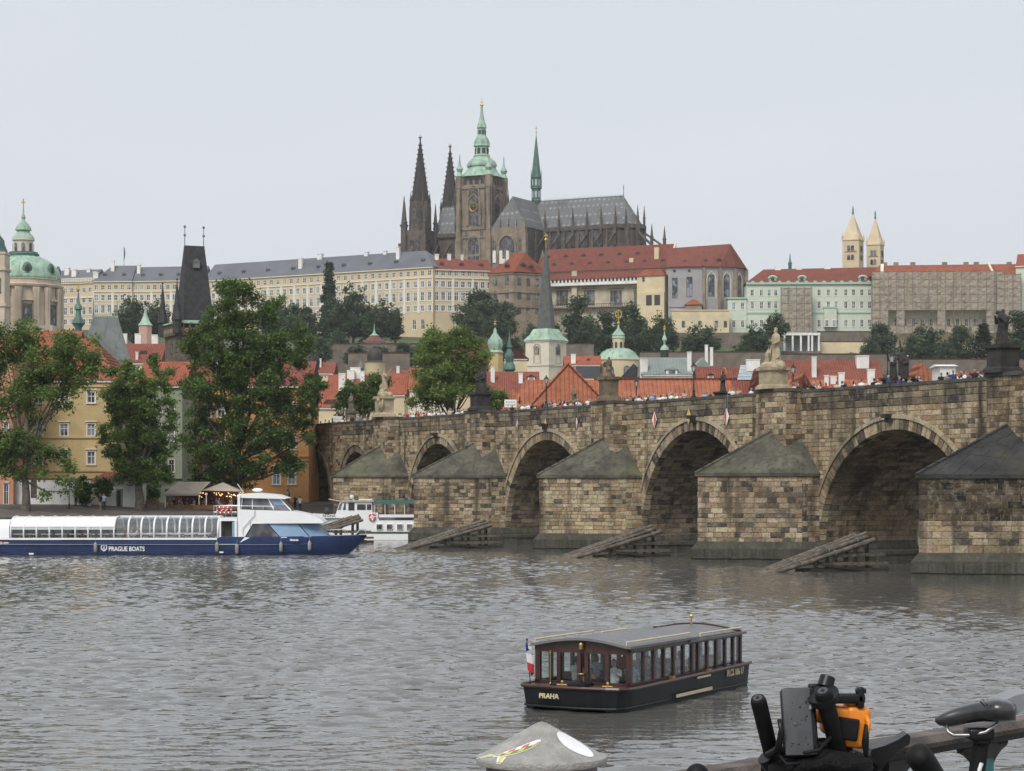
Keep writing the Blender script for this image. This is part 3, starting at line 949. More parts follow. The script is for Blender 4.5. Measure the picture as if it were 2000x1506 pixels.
# ---- white placards held up in the crowd
def placard(px, py, wpx, hpx, label, off=-0.75):
    tt_ = t_at(px, off); w = BW(tt_, off, 0); Y = w.y
    o = thing('placard', label, 'placard', (w.x, w.y, Z_(py+hpx/2, Y)), 0.15)
    m = MB(); ww = S_(wpx, Y); hh = S_(hpx, Y); m.box(-ww/2, ww/2, -.02, .02, 0, hh)
    m.build('board', M_white, o)
    m = MB()
    for r in range(2):
        x = -ww*.4
        random.seed(r+int(px))
        while x < ww*.36:
            l = random.uniform(.06, .16)*ww; m.box(x, x+l, -.026, -.021, hh*(.58-.36*r), hh*(.74-.36*r)); x += l+ww*.05
    m.build('scribble', plain('faded_ink', (0.33, 0.34, 0.36), .8), o)
    m = MB(); m.box(-.03, .03, .022, .05, -.9, hh*.9); m.build('stick', plain('pale_wood', (0.35, 0.26, 0.16), .8), o)
placard(997, 788, 24, 15, 'white placard with grey scribble beside dark statue pair')
placard(660, 818, 18, 9, 'white low placard at the far left end of the parapet')

# ---- statues
def robed(b, x, y, z, h, lean=(0, 0), seed=0, arms=None, wide=1.0, head=True, turn=0.0):
    """draped standing figure, folds cut into a tapering body"""
    rs = random.Random(seed)
    ph = [rs.random()*6.28 for _ in range(4)]
    seg = 26; rows = 18; vs = []
    prof = [(0, .175), (.08, .165), (.25, .15), (.42, .135), (.52, .145), (.62, .14), (.72, .15), (.79, .135), (.83, .07), (.86, .05)]
    zs = [p[0] for p in prof]; rr = [p[1] for p in prof]
    for i in range(rows+1):
        f = .86*i/rows
        r = float(np.interp(f, zs, rr))*h*wide
        cx = x+lean[0]*f*h+math.sin(f*5+ph[0])*.02*h; cy = y+lean[1]*f*h
        for k in range(seg):
            a = 2*PI*k/seg
            fold = 1+(.10*math.sin(7*a+ph[1]+f*2.5)+.06*math.sin(11*a+ph[2]-f*4))*max(0, 1-f/.8)+.05*math.sin(3*a+ph[3]+f*9)
            vs.append((cx+r*fold*math.cos(a)*1.05, cy+r*fold*math.sin(a)*.8, z+f*h))
    fs = [(i*seg+k, i*seg+(k+1) % seg, (i+1)*seg+(k+1) % seg, (i+1)*seg+k) for i in range(rows) for k in range(seg)]
    fs += [tuple(range(seg-1, -1, -1)), tuple(range(rows*seg, rows*seg+seg))]
    b.add(vs, fs)
    tx, ty = x+lean[0]*.9*h, y+lean[1]*.9*h
    if head:
        b.ball((tx, ty, z+.925*h), .062*h, 10, 8, 0, (.85, .95, 1.2)); b.ball((tx+.03*h*math.sin(turn), ty-.05*h, z+.89*h), .035*h, 8, 6)
    for (s, ex, ey, ez, hx_, hy_, hz_) in (arms or [(-1, -.19, -.03, .58, -.08, -.15, .62), (1, .2, -.02, .6, .12, -.16, .52)]):
        p0 = (x+lean[0]*.78*h+s*.12*h, y, z+.77*h); e = (x+ex*h, y+ey*h, z+ez*h); q = (x+hx_*h, y+hy_*h, z+hz_*h)
        capsule(b, p0, .055*h, e, .045*h, 8); capsule(b, e, .045*h, q, .032*h, 8); capsule(b, q, .034*h, (q[0]+.01, q[1]-.03*h, q[2]+.02*h), .028*h, 6)
def rockery(b, w, d, h, seed):
    rs = random.Random(seed)
    for i in range(9):
        a = rs.random()*6.28; r = rs.random()**.5
        b.ball((r*w*.4*math.cos(a), r*d*.4*math.sin(a), h*.4*rs.random()), rs.uniform(.25, .42)*w*.7, 8, 6, 0, (1, .9, rs.uniform(.6, .95)))
def pedestal(b, w, d, h, z=0, dx=0):
    b.frustum(dx-w*.62, dx+w*.62, -d*.62, d*.62, z, z+h*.14, w*.03, d*.03)
    b.frustum(dx-w*.56, dx+w*.56, -d*.56, d*.56, z+h*.14, z+h*.22, w*.06, d*.06)
    b.box(dx-w*.48, dx+w*.48, -d*.48, d*.48, z+h*.22, z+h*.82)
    b.frustum(dx-w*.5, dx+w*.5, -d*.5, d*.5, z+h*.82, z+h*.88, -w*.06, -d*.06)
    b.box(dx-w*.58, dx+w*.58, -d*.58, d*.58, z+h*.88, z+h)
def statue(label, t, off, z0, w, d, ph, mat, fig, voxel=0.055, matp=None, extra=None):
    w0 = BW(t, off, z0)
    o = thing('statue', label, 'statue', w0, BROT+PI)     # local -y looks out over the river
    m = MB(); pedestal(m, w, d, ph)
    m.build('pedestal', matp or mat, o)
    b = MB(); fig(b)
    me = fuse(b, voxel, 'figure', [mat], None, 1)
    inst('figure', me, o, (0, 0, ph-.03))
    if extra: extra(o, ph)
    return o
def front(rz=0): return rz
# far pier to near pier, near parapet
def f1(b): robed(b, 0, 0, 0, 2.55, (.03, -.02), 5, [(-1, -.22, -.05, .62, -.12, -.16, .78), (1, .2, -.05, .6, .14, -.18, .74)], 1.15); b.ball((.15, -.35, 2.0), .22, 8, 6); b.ball((-.2, -.3, 2.3), .16, 8, 6)
statue('black sooty robed figure on tall black pedestal at the right edge', -1.6, .9, TOP+.14, 1.7, 1.6, 1.95, M_sandd, f1)
def f2(b):
    rockery(b, 2.2, 1.5, .6, 3)
    robed(b, .25, .1, .5, 2.8, (0, 0), 8, None, .95)
    robed(b, -.8, -.1, .35, 1.25, (.1, 0), 9, None, 1.25)
    capsule(b, (-1.0, .2, 1.0), .12, (-1.25, .35, 1.75), .04); capsule(b, (-.9, .2, 1.1), .12, (-.95, .4, 1.9), .05)
    robed(b, .95, -.2, .2, 1.1, (-.1, 0), 10, None, 1.3)
    b.ball((.25, .1, 3.25), .17, 8, 6, 0, (1, 1, .6))
statue('pale sandstone bishop with kneeling angel on high pedestal', 28.0, 1.0, TOP+.14, 1.9, 1.7, 1.75, M_sand, f2)
def f3(b):
    robed(b, 0, 0, .1, 1.85, (.04, 0), 12, [(-1, -.22, -.1, .6, -.05, -.2, .7), (1, .24, -.06, .62, .2, -.2, .5)], 1.25)
    robed(b, .5, -.2, 0, 1.15, (-.1, 0), 13, None, 1.35); rockery(b, 1.4, 1.2, .4, 6); b.ball((-.4, -.2, 1.2), .25, 8, 6)
M_sandb = plain('brown_sandstone', (0.16, 0.125, 0.08), 0.85, var=0.4, scale=1.2, dirt=(0.05, 0.042, 0.034), bmp=0.4)
statue('brown weathered statue group on tapering stone pedestal', 57.0, .9, TOP+.14, 1.45, 1.4, 2.3, M_sandb, f3, matp=M_sandb)
def f4(b):
    robed(b, -.42, 0, 0, 2.45, (.03, 0), 15, None, 1.05); robed(b, .42, .05, 0, 2.65, (-.03, 0), 16, None, 1.1); robed(b, 0, .35, .1, 2.85, (0, 0), 17, None, .95)
statue('two black robed figures side by side on black pedestal', 86.4, .8, TOP+.14, 1.9, 1.6, 1.9, M_sandd, f4)
def f5(b):
    rockery(b, 2.0, 1.6, 1.1, 21); robed(b, .1, 0, .8, 2.3, (-.06, 0), 22, [(-1, -.25, -.05, .7, -.32, -.1, .95), (1, .22, -.05, .6, .3, -.15, .75)], 1.2)
    capsule(b, (.4, .2, 2.3), .22, (1.05, .4, 3.15), .06); capsule(b, (.35, .25, 2.1), .2, (1.0, .5, 2.6), .08); robed(b, -.6, -.2, .4, 1.2, (.1, 0), 24, None, 1.3)
def e5(o, ph):
    m = MB(); m.ball((.55, -.85, ph*.55), .42, 10, 8, 0, (.8, .35, 1.4)); m.ball((.55, -.95, ph*.8), .25, 8, 6); m.tube([(.9, -.8, ph*.2), (1.15, -.7, ph*.6), (.95, -.6, ph*.95)], [.1, .16, .1], 8)
    m.build('cartouche', M_sand, o, smooth=True)
statue('pale sandstone angel group with carved shield on the pedestal', 113.2, 1.0, TOP+.14, 2.0, 1.7, 2.45, M_sand, f5, extra=e5)
# far parapet
def f6(b):
    robed(b, -.95, 0, 0, 2.15, (.02, 0), 31, [(-1, -.25, -.05, .7, -.2, -.12, .95), (1, .2, 0, .6, .1, -.15, .5)], 1.05); capsule(b, (-1.45, -.2, .3), .05, (-1.4, -.2, 3.0), .035)
    robed(b, .35, .05, .2, 2.3, (-.04, 0), 32, None, 1.2); robed(b, .95, -.1, 0, 2.1, (.0, 0), 33, None, 1.1); capsule(b, (.35, -.1, 2.3), .12, (.15, -.1, 3.1), .06)
statue('black group of three saints with raised spear on the far parapet', t_at(1757, -9.6), -9.6, TOP-.3, 3.0, 1.5, 1.5, M_sandd, f6)
def f7(b): robed(b, 0, 0, 0, 2.0, (.03, 0), 41, None, .95)
def e7(o, ph):
    m = MB(); m.tube([(.42*math.cos(a*PI/8), .1, ph+1.85+.42*math.sin(a*PI/8)) for a in range(17)], .035, 6); m.build('halo', M_gold, o)
statue('slim dark statue with halo ring on stepped black pedestal', t_at(1412, -9.6), -9.6, TOP-.25, 1.3, 1.2, 1.35, M_sandd, f7, extra=e7)
statue('slim brown black statue before the orange roofs', t_at(1122, -9.6), -9.6, TOP-.25, .9, .9, 1.1, M_sandb, lambda b: robed(b, 0, 0, 0, 2.1, (-.02, 0), 44, None, 1.0))
statue('tall weathered grey statue column in front of leafy tree', t_at(686, -9.6), -9.6, TOP-.3, 1.2, 1.1, 2.4, plain('grey_weathered_stone', (0.14, 0.125, 0.10), .9, var=.4, scale=1.4, bmp=.4), lambda b: (robed(b, 0, 0, 0, 2.5, (.02, 0), 51, None, 1.1), rockery(b, 1.2, 1.0, .6, 8)))
statue('small grey statue left of the tall statue column', t_at(668, -9.6), -9.6, TOP-.4, .8, .8, 1.0, MT['grey_weathered_stone'], lambda b: robed(b, 0, 0, 0, 2.3, (0, 0), 54, None, 1.0))

# ---- lamps
def lamp(label, px, off, hgt, group='iron lamps on the bridge'):
    tt_ = t_at(px, off); w = BW(tt_, off, TOP-.01)
    o = thing('street_lamp', label, 'lamp', w, BROT, group)
    m = MB()
    m.lathe([(.24, 0), (.24, .12), (.14, .2), (.12, .55), (.17, .6), (.07, .7), (.05, hgt*.68), (.1, hgt*.7), (.04, hgt*.74)], 10)
    m.tube([(-.35, 0, hgt*.66), (.35, 0, hgt*.66)], .025, 6)
    m.build('post', M_black, o, smooth=35)
    lt = MB(); z = hgt*.76
    lt.lathe([(.12, z), (.23, z+.42), (.24, z+.44)], 6)
    gl = lt.build('lantern', plain('lantern_glass', (0.55, 0.56, 0.52), .2, var=.1), o)
    fr = MB()
    for k in range(6):
        a = 2*PI*k/6; fr.tube([(.125*math.cos(a), .125*math.sin(a), z), (.245*math.cos(a), .245*math.sin(a), z+.44)], .018, 5)
    fr.lathe([(.28, z+.44), (.16, z+.58), (.07, z+.68), (.04, z+.8)], 8); fr.lathe([(.14, z-.04), (.14, z)], 8)
    fr.build('frame', M_black, gl)
lamp('tall black iron lamp standing right of the orange gable', 1067, -.2, 3.3)
lamp('black iron lamp on parapet above the yellow diamond sign', 1355, -.2, 3.1)
lamp('black iron lamp beside the pale bishop statue', 1549, -8.9, 3.0)
lamp('black iron lamp on the far parapet right of the brown statue group', 1243, -8.9, 3.0)
lamp('short black lamp stub in front of the black group of saints', 1742, -.2, 2.2)

# ---- crucifix lamp-high
w = BW(t_at(1015, -8.9), -8.9, TOP-.1)
o = thing('crucifix', 'small black crucifix on the far parapet beside the white placard', 'crucifix', w, BROT)
m = MB(); m.frustum(-.3, .3, -.3, .3, 0, .8, .1, .1); m.build('base', M_sandd, o)
m = MB(); m.box(-.06, .06, -.05, .05, .8, 2.2); m.box(-.45, .45, -.045, .045, 1.6, 1.74); m.build('cross', M_black, o)

# ---- diamond navigation signs hung on the wall
M_yel = plain('sign_yellow', (0.70, 0.42, 0.05), .5, var=.12, scale=3.0)
M_rsign = plain('sign_red', (0.50, 0.08, 0.07), .5, var=.12, scale=3.0)
def diamond(px, py, half, kind, label, w=.42, h=.72):
    tt_ = t_at(px, .2); Y = BW(tt_, .2, 0).y; z = Z_(py, Y)
    o = thing('navigation_sign', label, 'sign', BW(tt_, .2, z), BROT, 'diamond signs on the bridge wall')
    def dia(m, w, h, y, th): m.slab([(-w, 0), (0, -h), (w, 0), (0, h)], y, y+th)
    m = MB(); dia(m, w, h, -.02, .04); m.build('board', M_white if kind != 'y' else plain('sign_rim', (0.5, 0.5, 0.48), .5), o)
    m = MB()
    if kind == 'y': dia(m, w*.85, h*.85, .022, .02); m.build('face', M_yel, o)
    else:
        s = 1 if kind == 'r' else -1
        m.slab([(0, -h*.85), (s*w*.85, 0), (0, h*.85)] if s > 0 else [(0, h*.85), (s*w*.85, 0), (0, -h*.85)], .022, .042); m.build('red_half', M_rsign, o)
    m = MB(); m.tube([(0, -.1, h*.8), (0, -.1, h+1.6)], .035, 6); m.build('hanger', M_lead, o)
diamond(1345, 814, 1, 'y', 'yellow diamond sign above the second arch from the right')
diamond(1278, 820, 1, 'l', 'red and white diamond sign left of the yellow diamond')
diamond(1419, 814, 1, 'r', 'red and white diamond sign right of the yellow diamond')
diamond(1065, 828, 1, 'y', 'small faded yellow diamond sign above the middle arch', .25, .5)
diamond(1010, 829, 1, 'l', 'small white diamond sign left above the middle arch', .22, .5)
diamond(1126, 826, 1, 'r', 'small white diamond sign right above the middle arch', .22, .5)
# ================================================================ boats and ice guards
def text_part(txt, size, mat, parent, loc, rot, name='lettering', bold=0.0, sx=1.0, ext=0.004):
    cu = bpy.data.curves.new('txt', 'FONT')
    cu.body = txt; cu.size = size; cu.extrude = ext; cu.offset = bold; cu.resolution_u = 3
    to = bpy.data.objects.new('txt', cu); COL.objects.link(to)
    dg = bpy.context.evaluated_depsgraph_get()
    me = bpy.data.meshes.new_from_object(to.evaluated_get(dg)); me.name = name
    bpy.data.objects.remove(to)
    me.materials.clear(); me.materials.append(mat)
    o = bpy.data.objects.new(name, me); COL.objects.link(o); o.parent = parent
    o.location = loc; o.rotation_euler = rot; o.scale = (sx, 1, 1)
    return o
M_navy = plain('navy_hull_paint', (0.018, 0.040, 0.125), .35, var=.22, scale=.5, streak=(0.012, 0.02, 0.05))
M_boatw = plain('gloss_white_paint', (0.84, 0.85, 0.86), .25, var=.05, scale=.5)
M_steel = plain('steel_rail', (0.55, 0.56, 0.57), .3, metal=.6, var=.08)
M_dint = plain('dark_interior', (0.055, 0.05, 0.048), .8, var=.3)
M_tint = glass_mat('tinted_glass', (0.05, 0.05, 0.055), .05)
M_blueg = plain('blue_sun_glass', (0.22, 0.34, 0.50), .08, var=.15, scale=.4, spec=.8)
M_fend = plain('grey_fender', (0.28, 0.27, 0.25), .6, var=.2, scale=4)
M_rring = plain('red_ring', (0.60, 0.07, 0.045), .45, var=.12, scale=3)
def ring_part(parent, c, R_, r_, name='life_ring', mat=None, axis='y'):
    o = None
    m = MB(); n = 20
    for k in range(n):
        a0, a1 = 2*PI*k/n, 2*PI*(k+1)/n
        for j in range(8):
            b0, b1 = 2*PI*j/8, 2*PI*(j+1)/8
            def P(a, b): return (c[0]+(R_+r_*math.cos(b))*math.cos(a), c[1]+r_*math.sin(b), c[2]+(R_+r_*math.cos(b))*math.sin(a))
            m.poly([P(a0, b0), P(a0, b1), P(a1, b1), P(a1, b0)], 1 if (k % 5 == 0) else 0)
    return m.build(name, [mat or M_rring, M_boatw], parent, smooth=True)
def hull_loft(stations, closed=True):
    """stations: list of (x, [(y,z)...]) half sections from keel to gunwale"""
    m = MB(); n = len(stations[0][1]); k = len(stations)
    for sg in (-1, 1):
        vs = [(x, sg*y, z) for x, sec in stations for (y, z) in sec]
        fs = []
        for i in range(k-1):
            for j in range(n-1):
                f = (i*n+j, (i+1)*n+j, (i+1)*n+j+1, i*n+j+1)
                fs.append(f if sg < 0 else f[::-1])
        m.add(vs, fs)
    return m
# ---------------- long white and blue cruise boat
YB = 190.0; sB = YB/F
bo = thing('cruise_boat', 'long blue and white sightseeing boat with glazed canopy', 'boat', (X_(350, YB), YB+2.5, 0), 0)
def bx_(px): return (px-350)*sB
def bz_(py): return (1086-py)*sB
st = []
for px, hb, top, wl in ((-230, 2.3, 1052, 2.2), (420, 2.45, 1055, 2.35), (430, 2.45, 1049.5, 2.35), (520, 2.42, 1049, 2.25), (580, 2.25, 1048.5, 1.9), (630, 1.75, 1048, 1.25), (665, 1.2, 1047.5, .62), (690, .7, 1047, .2), (712, .05, 1046.5, .02)):
    zt = bz_(top)
    zk = -.5 if px < 640 else {665: -.35, 690: .55, 712: zt-.12}[px]
    st.append((bx_(px), [(wl*.8, zk), (wl, max(zk+.05, .15)), ((wl+hb)/2+.05, zk+(zt-zk)*.5), (hb, zt-.16), (hb, zt)]))
hl = hull_loft(st)
hull = hl.build('hull', M_navy, bo, smooth=40)
m = MB()
for (x0, s0), (x1, s1) in zip(st[:-1], st[1:]):
    m.poly([(x0, -s0[-1][0], s0[-1][1]-.01), (x1, -s1[-1][0], s1[-1][1]-.01), (x1, s1[-1][0], s1[-1][1]-.01), (x0, s0[-1][0], s0[-1][1]-.01)])
m.build('deck', plain('grey_deck', (0.35, 0.36, 0.37), .6), bo)
m = MB(); m.box(bx_(-230), bx_(424), -2.5, -2.44, bz_(1055), bz_(1051.5)); m.box(bx_(-230), bx_(424), 2.44, 2.5, bz_(1055), bz_(1051.5))
m.build('gunwale_strip', M_boatw, bo)
m = MB(); m.tube([(bx_(-230), -2.44, bz_(1064)), (bx_(420), -2.5, bz_(1065)), (bx_(540), -2.42, bz_(1065)), (bx_(600), -2.0, bz_(1064)), (bx_(655), -1.15, bz_(1062))], .05, 6)
m.build('rubbing_strake', M_navy, bo)
m = MB(); m.box(bx_(-230), bx_(640), -2.26, -2.22, 0, .26)
# canopy cross-section
def sec(scale=1.0):
    P = []
    for (y, z) in ((-2.32, 1.52), (-2.32, 2.3), (-2.24, 2.7), (-2.0, 3.02), (-1.6, 3.25), (-1.0, 3.38), (0, 3.44)):
        P.append((y, z))
    return P + [(-y, z) for y, z in P[-2::-1]]
S_c = sec()
def canopy_sheet(x0, x1, i0, i1, off=0.0, both=True):
    m = MB()
    for i in range(i0, i1):
        (y0, z0), (y1, z1) = S_c[i], S_c[i+1]
        m.poly([(x0, y0, z0+off), (x1, y0, z0+off), (x1, y1, z1+off), (x0, y1, z1+off)])
    return m
n = len(S_c)-1
pxs_l = [20+25.2*k for k in range(9)]; pxs_r = [225+25.0*k for k in range(9)]
roof = canopy_sheet(bx_(20), bx_(224), 1, n-1)
roof.box(bx_(20), bx_(224), -2.36, -2.3, bz_(1031), bz_(1028)); ro = roof.build('canopy_roof', M_boatw, bo, smooth=50)
for k in range(8):
    x0, x1 = bx_(pxs_l[k]), bx_(pxs_l[k+1])
    m = MB(); m.box(x0+.08, x1-.08, -2.335, -2.325, 1.55, 2.5); m.build('window_pane', M_clear, bo)
    x0, x1 = bx_(pxs_r[k]), bx_(pxs_r[k+1])
    canopy_sheet(x0+.06, x1-.06, 0, n, -.02).build('curved_pane', clear_glass('canopy_glass', (.86, .88, .88), .12) if 'canopy_glass' not in MT else MT['canopy_glass'], bo)
for px in pxs_l + pxs_r[1:]:
    m = MB(); m.tube([(bx_(px), y, z) for y, z in S_c], .085 if px > 226 else .075, 6); m.build('canopy_rib', M_boatw, bo, smooth=True)
m = MB(); m.box(bx_(18), bx_(426), -2.38, -2.3, bz_(1056), bz_(1052)); m.box(bx_(225), bx_(425), -.08, .08, 3.42, 3.5); m.build('sill', M_boatw, bo)
m = MB(); m.box(bx_(20), bx_(424), -2.1, 2.1, 1.0, 1.2); m.build('cabin_floor', plain('cabin_floor', (.2, .18, .17), .8), bo)
for k in range(14):
    m = MB(); x = bx_(32+28*k); m.box(x-.5, x+.5, -2.0, -.5, 1.85, 1.92); m.box(x-.05, x+.05, -1.3, -1.2, 1.2, 1.85); m.box(x-.5, x+.5, .6, 2.0, 1.85, 1.92); m.box(x-.05, x+.05, 1.2, 1.3, 1.2, 1.85)
    m.build('dining_table', M_plaster, bo)
m = MB()
st_ = bx_(-230)
m.slabx([(-2.32, 1.5), (-2.32, 2.55), (-2.1, 2.95), (-1.6, 3.15), (1.6, 3.15), (2.1, 2.95), (2.32, 2.55), (2.32, 1.5)][::-1], st_, bx_(17))
m.build('stern_cabin', M_boatw, bo, smooth=40)
# entrance
m = MB(); m.box(bx_(428), bx_(462), -2.3, 2.3, bz_(1018.5), bz_(1012)); m.box(bx_(428), bx_(431), -2.38, -2.2, bz_(1063), bz_(1018)); m.box(bx_(427), bx_(463), -2.48, -2.3, bz_(1066), bz_(1063.5)); m.box(bx_(458), bx_(462), -2.38, -2.2, bz_(1063), bz_(1018)); m.build('entrance_frame', M_boatw, bo)
m = MB(); m.box(bx_(431.5), bx_(452), -1.6, -1.5, bz_(1063), bz_(1019)); m.build('entrance', M_dint, bo)
m = MB(); m.box(bx_(453), bx_(459), -2.34, -2.3, bz_(1062), bz_(1020)); m.build('door', M_blueg, bo)
# wheelhouse
m = MB()
prof = [(463, 1062), (463, 970), (468, 968), (468, 996), (570, 999), (598, 1005), (622, 1013), (632, 1021), (629, 1023), (493, 1023.5), (478, 1050), (469, 1062)]
PP = [(bx_(a), bz_(b)) for a, b in prof]
m.slab(PP[::-1], -2.2, 2.2); ho = m.build('wheelhouse_body', M_boatw, bo, smooth=30)
m = MB(); P = [(461, 970), (466, 965.5), (500, 963.5), (540, 967), (559, 974), (555, 975.5), (463, 973)]
m.slab([(bx_(a), bz_(b)) for a, b in P][::-1], -2.05, 2.05); m.build('wheelhouse_roof', M_boatw, bo, smooth=30)
m = MB(); P = [(472, 974.5), (545, 974.5), (567, 998.5), (470, 994)]
m.slab([(bx_(a), bz_(b)) for a, b in P][::-1], -1.75, 1.75); wg = m.build('wheelhouse_glass', M_tint, bo)
m = MB(); P = [(522, 975.2), (544, 975.2), (556, 988), (535, 988)]
m.slab([(bx_(a), bz_(b)) for a, b in P][::-1], -1.78, -1.752); m.build('front_pane', M_blueg, wg)
m = MB()
for (a, b, c_, d) in ((471, 973, 469, 996), (491, 975, 491, 995), (522, 975, 533, 996), (545, 975, 567, 998)):
    m.bar((bx_(a), -1.78, bz_(b)), (bx_(c_), -1.8, bz_(d)), .06, .1)
m.build('pillar', M_boatw, wg)
m = MB(); P = [(480, 1050), (494, 1024), (521, 1024), (545, 1050)]
m.slab([(bx_(a), bz_(b)) for a, b in P][::-1], -2.18, 2.1); m.build('saloon_pane', M_tint, bo)
for P in ([(523, 1024), (580, 1024), (603, 1050), (547, 1050)], [(582, 1024), (618, 1024), (639, 1049), (605, 1050)]):
    m = MB(); xs_ = [bx_(a) for a, b in P]
    y0 = -2.18 if P[0][0] < 560 else -1.95
    y1 = -2.0 if P[0][0] < 560 else -1.15
    q = [(bx_(P[0][0]), y0+.15, bz_(P[0][1])), (bx_(P[1][0]), y1+.15, bz_(P[1][1])), (bx_(P[2][0]), y1-.1, bz_(P[2][1])), (bx_(P[3][0]), y0-.1, bz_(P[3][1]))]
    m.add(q+[(x, -y, z) for x, y, z in q], [(3, 2, 1, 0), (4, 5, 6, 7), (0, 1, 5, 4), (1, 2, 6, 5), (2, 3, 7, 6), (3, 0, 4, 7)])
    m.build('saloon_pane', M_blueg, bo)
m = MB(); m.bar((bx_(469), -2.24, bz_(1060)), (bx_(493), -2.24, bz_(1022)), .06, .08); m.bar((bx_(492), -2.24, bz_(1023)), (bx_(630), -1.6, bz_(1022)), .08, .09); m.bar((bx_(478), -2.3, bz_(1050.5)), (bx_(560), -2.3, bz_(1050.5)), .08, .06); m.build('saloon_frame', M_boatw, bo)
m = MB(); m.slab([(bx_(a), bz_(b)) for a, b in ((468, 1061), (488, 1051), (478, 1050))][::-1], -2.47, -2.42); m.build('white_flash', M_boatw, bo)
# rails
def rail(pts, r=.03, name='rail', posts=None):
    m = MB(); m.tube(pts, r, 6)
    for p, z in (posts or []): m.tube([p, (p[0], p[1], z)], r*.9, 6)
    return m.build(name, M_steel, bo)
zt = bz_(989); zb_ = bz_(1012)
rail([(bx_(462), -2.2, zt), (bx_(417), -2.2, zt), (bx_(417), 2.2, zt), (bx_(462), 2.2, zt)], posts=[((bx_(p), -2.2, zt), zb_) for p in (417, 422, 440, 452)])
rail([(bx_(417), -2.2, bz_(1001)), (bx_(462), -2.2, bz_(1001))])
rail([(bx_(462), -2.2, bz_(989)), (bx_(535), -2.1, bz_(990))], posts=[((bx_(p), -2.15, bz_(990)), bz_(998)) for p in (513, 534)])
rail([(bx_(474), -2.3, bz_(1033)), (bx_(497), -2.3, bz_(1006)), (bx_(497), -2.25, bz_(996))], posts=[((bx_(474), -2.3, bz_(1033)), bz_(1046)), ((bx_(488), -2.3, bz_(1016)), bz_(1030))])
for sg in (-1, 1):
    rail([(bx_(637), sg*1.5, bz_(1037)), (bx_(671), sg*1.0, bz_(1036)), (bx_(673), sg*1.0, bz_(1047))], posts=[((bx_(643), sg*1.45, bz_(1037)), bz_(1048))])
    rail([(bx_(690), sg*.7, bz_(1047)), (bx_(699), sg*.45, bz_(1036)), (bx_(711), sg*.12, bz_(1036)), (bx_(710), sg*.12, bz_(1047))])
m = MB(); m.tube([(bx_(471), -.5, bz_(964)), (bx_(458), -.5, bz_(946))], .03, 5); m.ball((bx_(497), -.3, bz_(958)), .34, 10, 6, 0, (1.4, .5, .5)); m.build('antenna', M_boatw, bo)
for px in (429, 437, 445): ring_part(bo, (bx_(px), -2.3+.05*(px % 2), bz_(997)), .24, .07)
for px, z in ((187, 1061), (424, 1060), (463, 1064), (549, 1060), (604, 1058)):
    m = MB(); x = bx_(px); y = -2.62 if px < 560 else -2.25
    m.lathe([(.02, 0), (.1, .03), (.16, .12), (.17, .7), (.12, .8), (.03, .9)], 10, (x, y, bz_(z)-.85)); m.tube([(x, y, bz_(z)+.05), (x, y+.12, bz_(z)+.42)], .015, 5)
    m.build('fender', M_fend, bo, smooth=40)
M_ltr = plain('white_lettering', (0.78, 0.80, 0.82), .5, var=.05)
text_part('PRAGUE BOATS', .56, M_ltr, bo, (bx_(212), -2.47, bz_(1077)), (R(90), 0, 0), bold=.012, sx=.80)
m = MB()
lx0 = bx_(203)
SH = [(-.27, .24), (.27, .24), (.27, -.12), (0, -.32), (-.27, -.12)]
sh = [(x+lx0, z+bz_(1071)) for x, z in SH]; si = [(x*.72+lx0, z*.72+bz_(1071)+.01) for x, z in SH]
nn_ = len(sh)
m.add([(x, -2.475, z) for x, z in sh]+[(x, -2.475, z) for x, z in si], [(i, nn_+i, nn_+(i+1) % nn_, (i+1) % nn_) for i in range(nn_)])
m.box(lx0-.04, lx0+.04, -2.48, -2.46, bz_(1071)-.1, bz_(1071)+.14); m.box(lx0-.1, lx0+.1, -2.48, -2.46, bz_(1071)-.14, bz_(1071)-.05)
m.build('shield_emblem', M_ltr, bo)
text_part('PRAHA', .24, M_ltr, bo, (bx_(566), -2.40, bz_(1057.5)), (R(90), 0, R(-3)), bold=.01, ext=.05, name='bow_name')
m = MB(); m.box(bx_(56), bx_(65), -2.42, -2.36, bz_(1084), bz_(1081)); m.box(bx_(428), bx_(436), -2.47, -2.4, bz_(1081), bz_(1078)); m.build('hull_plate', M_boatw, bo)
m = MB(); m.box(bx_(-2), bx_(4), -2.43, -2.39, bz_(1063.5), bz_(1059)); m.ball((bx_(11), -2.42, bz_(1061.5)), .3, 12, 6, 0, (1, .06, .3)); m.build('small_emblem', plain('pink_emblem', (.6, .45, .42), .5), bo)
# passengers at the tables
random.seed(5)
for k, px in enumerate((38, 64, 96, 130, 150, 236, 246, 262, 268, 290, 345, 412, 520)):
    cn, cc = CLOTH[[0, 6, 5, 3, 2, 2, 7, 0, 2, 5, 0, 5, 5][k]]
    side = -1.0 if k % 3 else .3
    lab = ['person in white top at the leftmost glazed table of the cruise boat', 'person in beige top behind the second left window of the cruise boat', 'person in grey top behind the third window of the cruise boat', 'person in dark blue top in the middle of the roofed part of the cruise boat', 'person in red top under the white roof of the cruise boat',
           'person in red top just behind the first curved pane of the cruise boat', 'person in pink top at the first curved pane of the cruise boat', 'person in white top at the second curved pane of the cruise boat', 'person in dark red top at the second curved pane of the cruise boat', 'person in grey top at the third curved pane of the cruise boat',
           'person in white top sitting alone mid way along the curved panes', 'person in grey top behind the last curved pane by the entrance', 'person in grey top seen through the dark saloon window of the cruise boat'][k]
    person(lab, (bo.location.x+bx_(px), bo.location.y+side, 1.62 if px < 430 else 1.5), random.choice([PI/2, -PI/2]), SEAT[k % 2], cc, 1.0, 'diners inside the cruise boat')

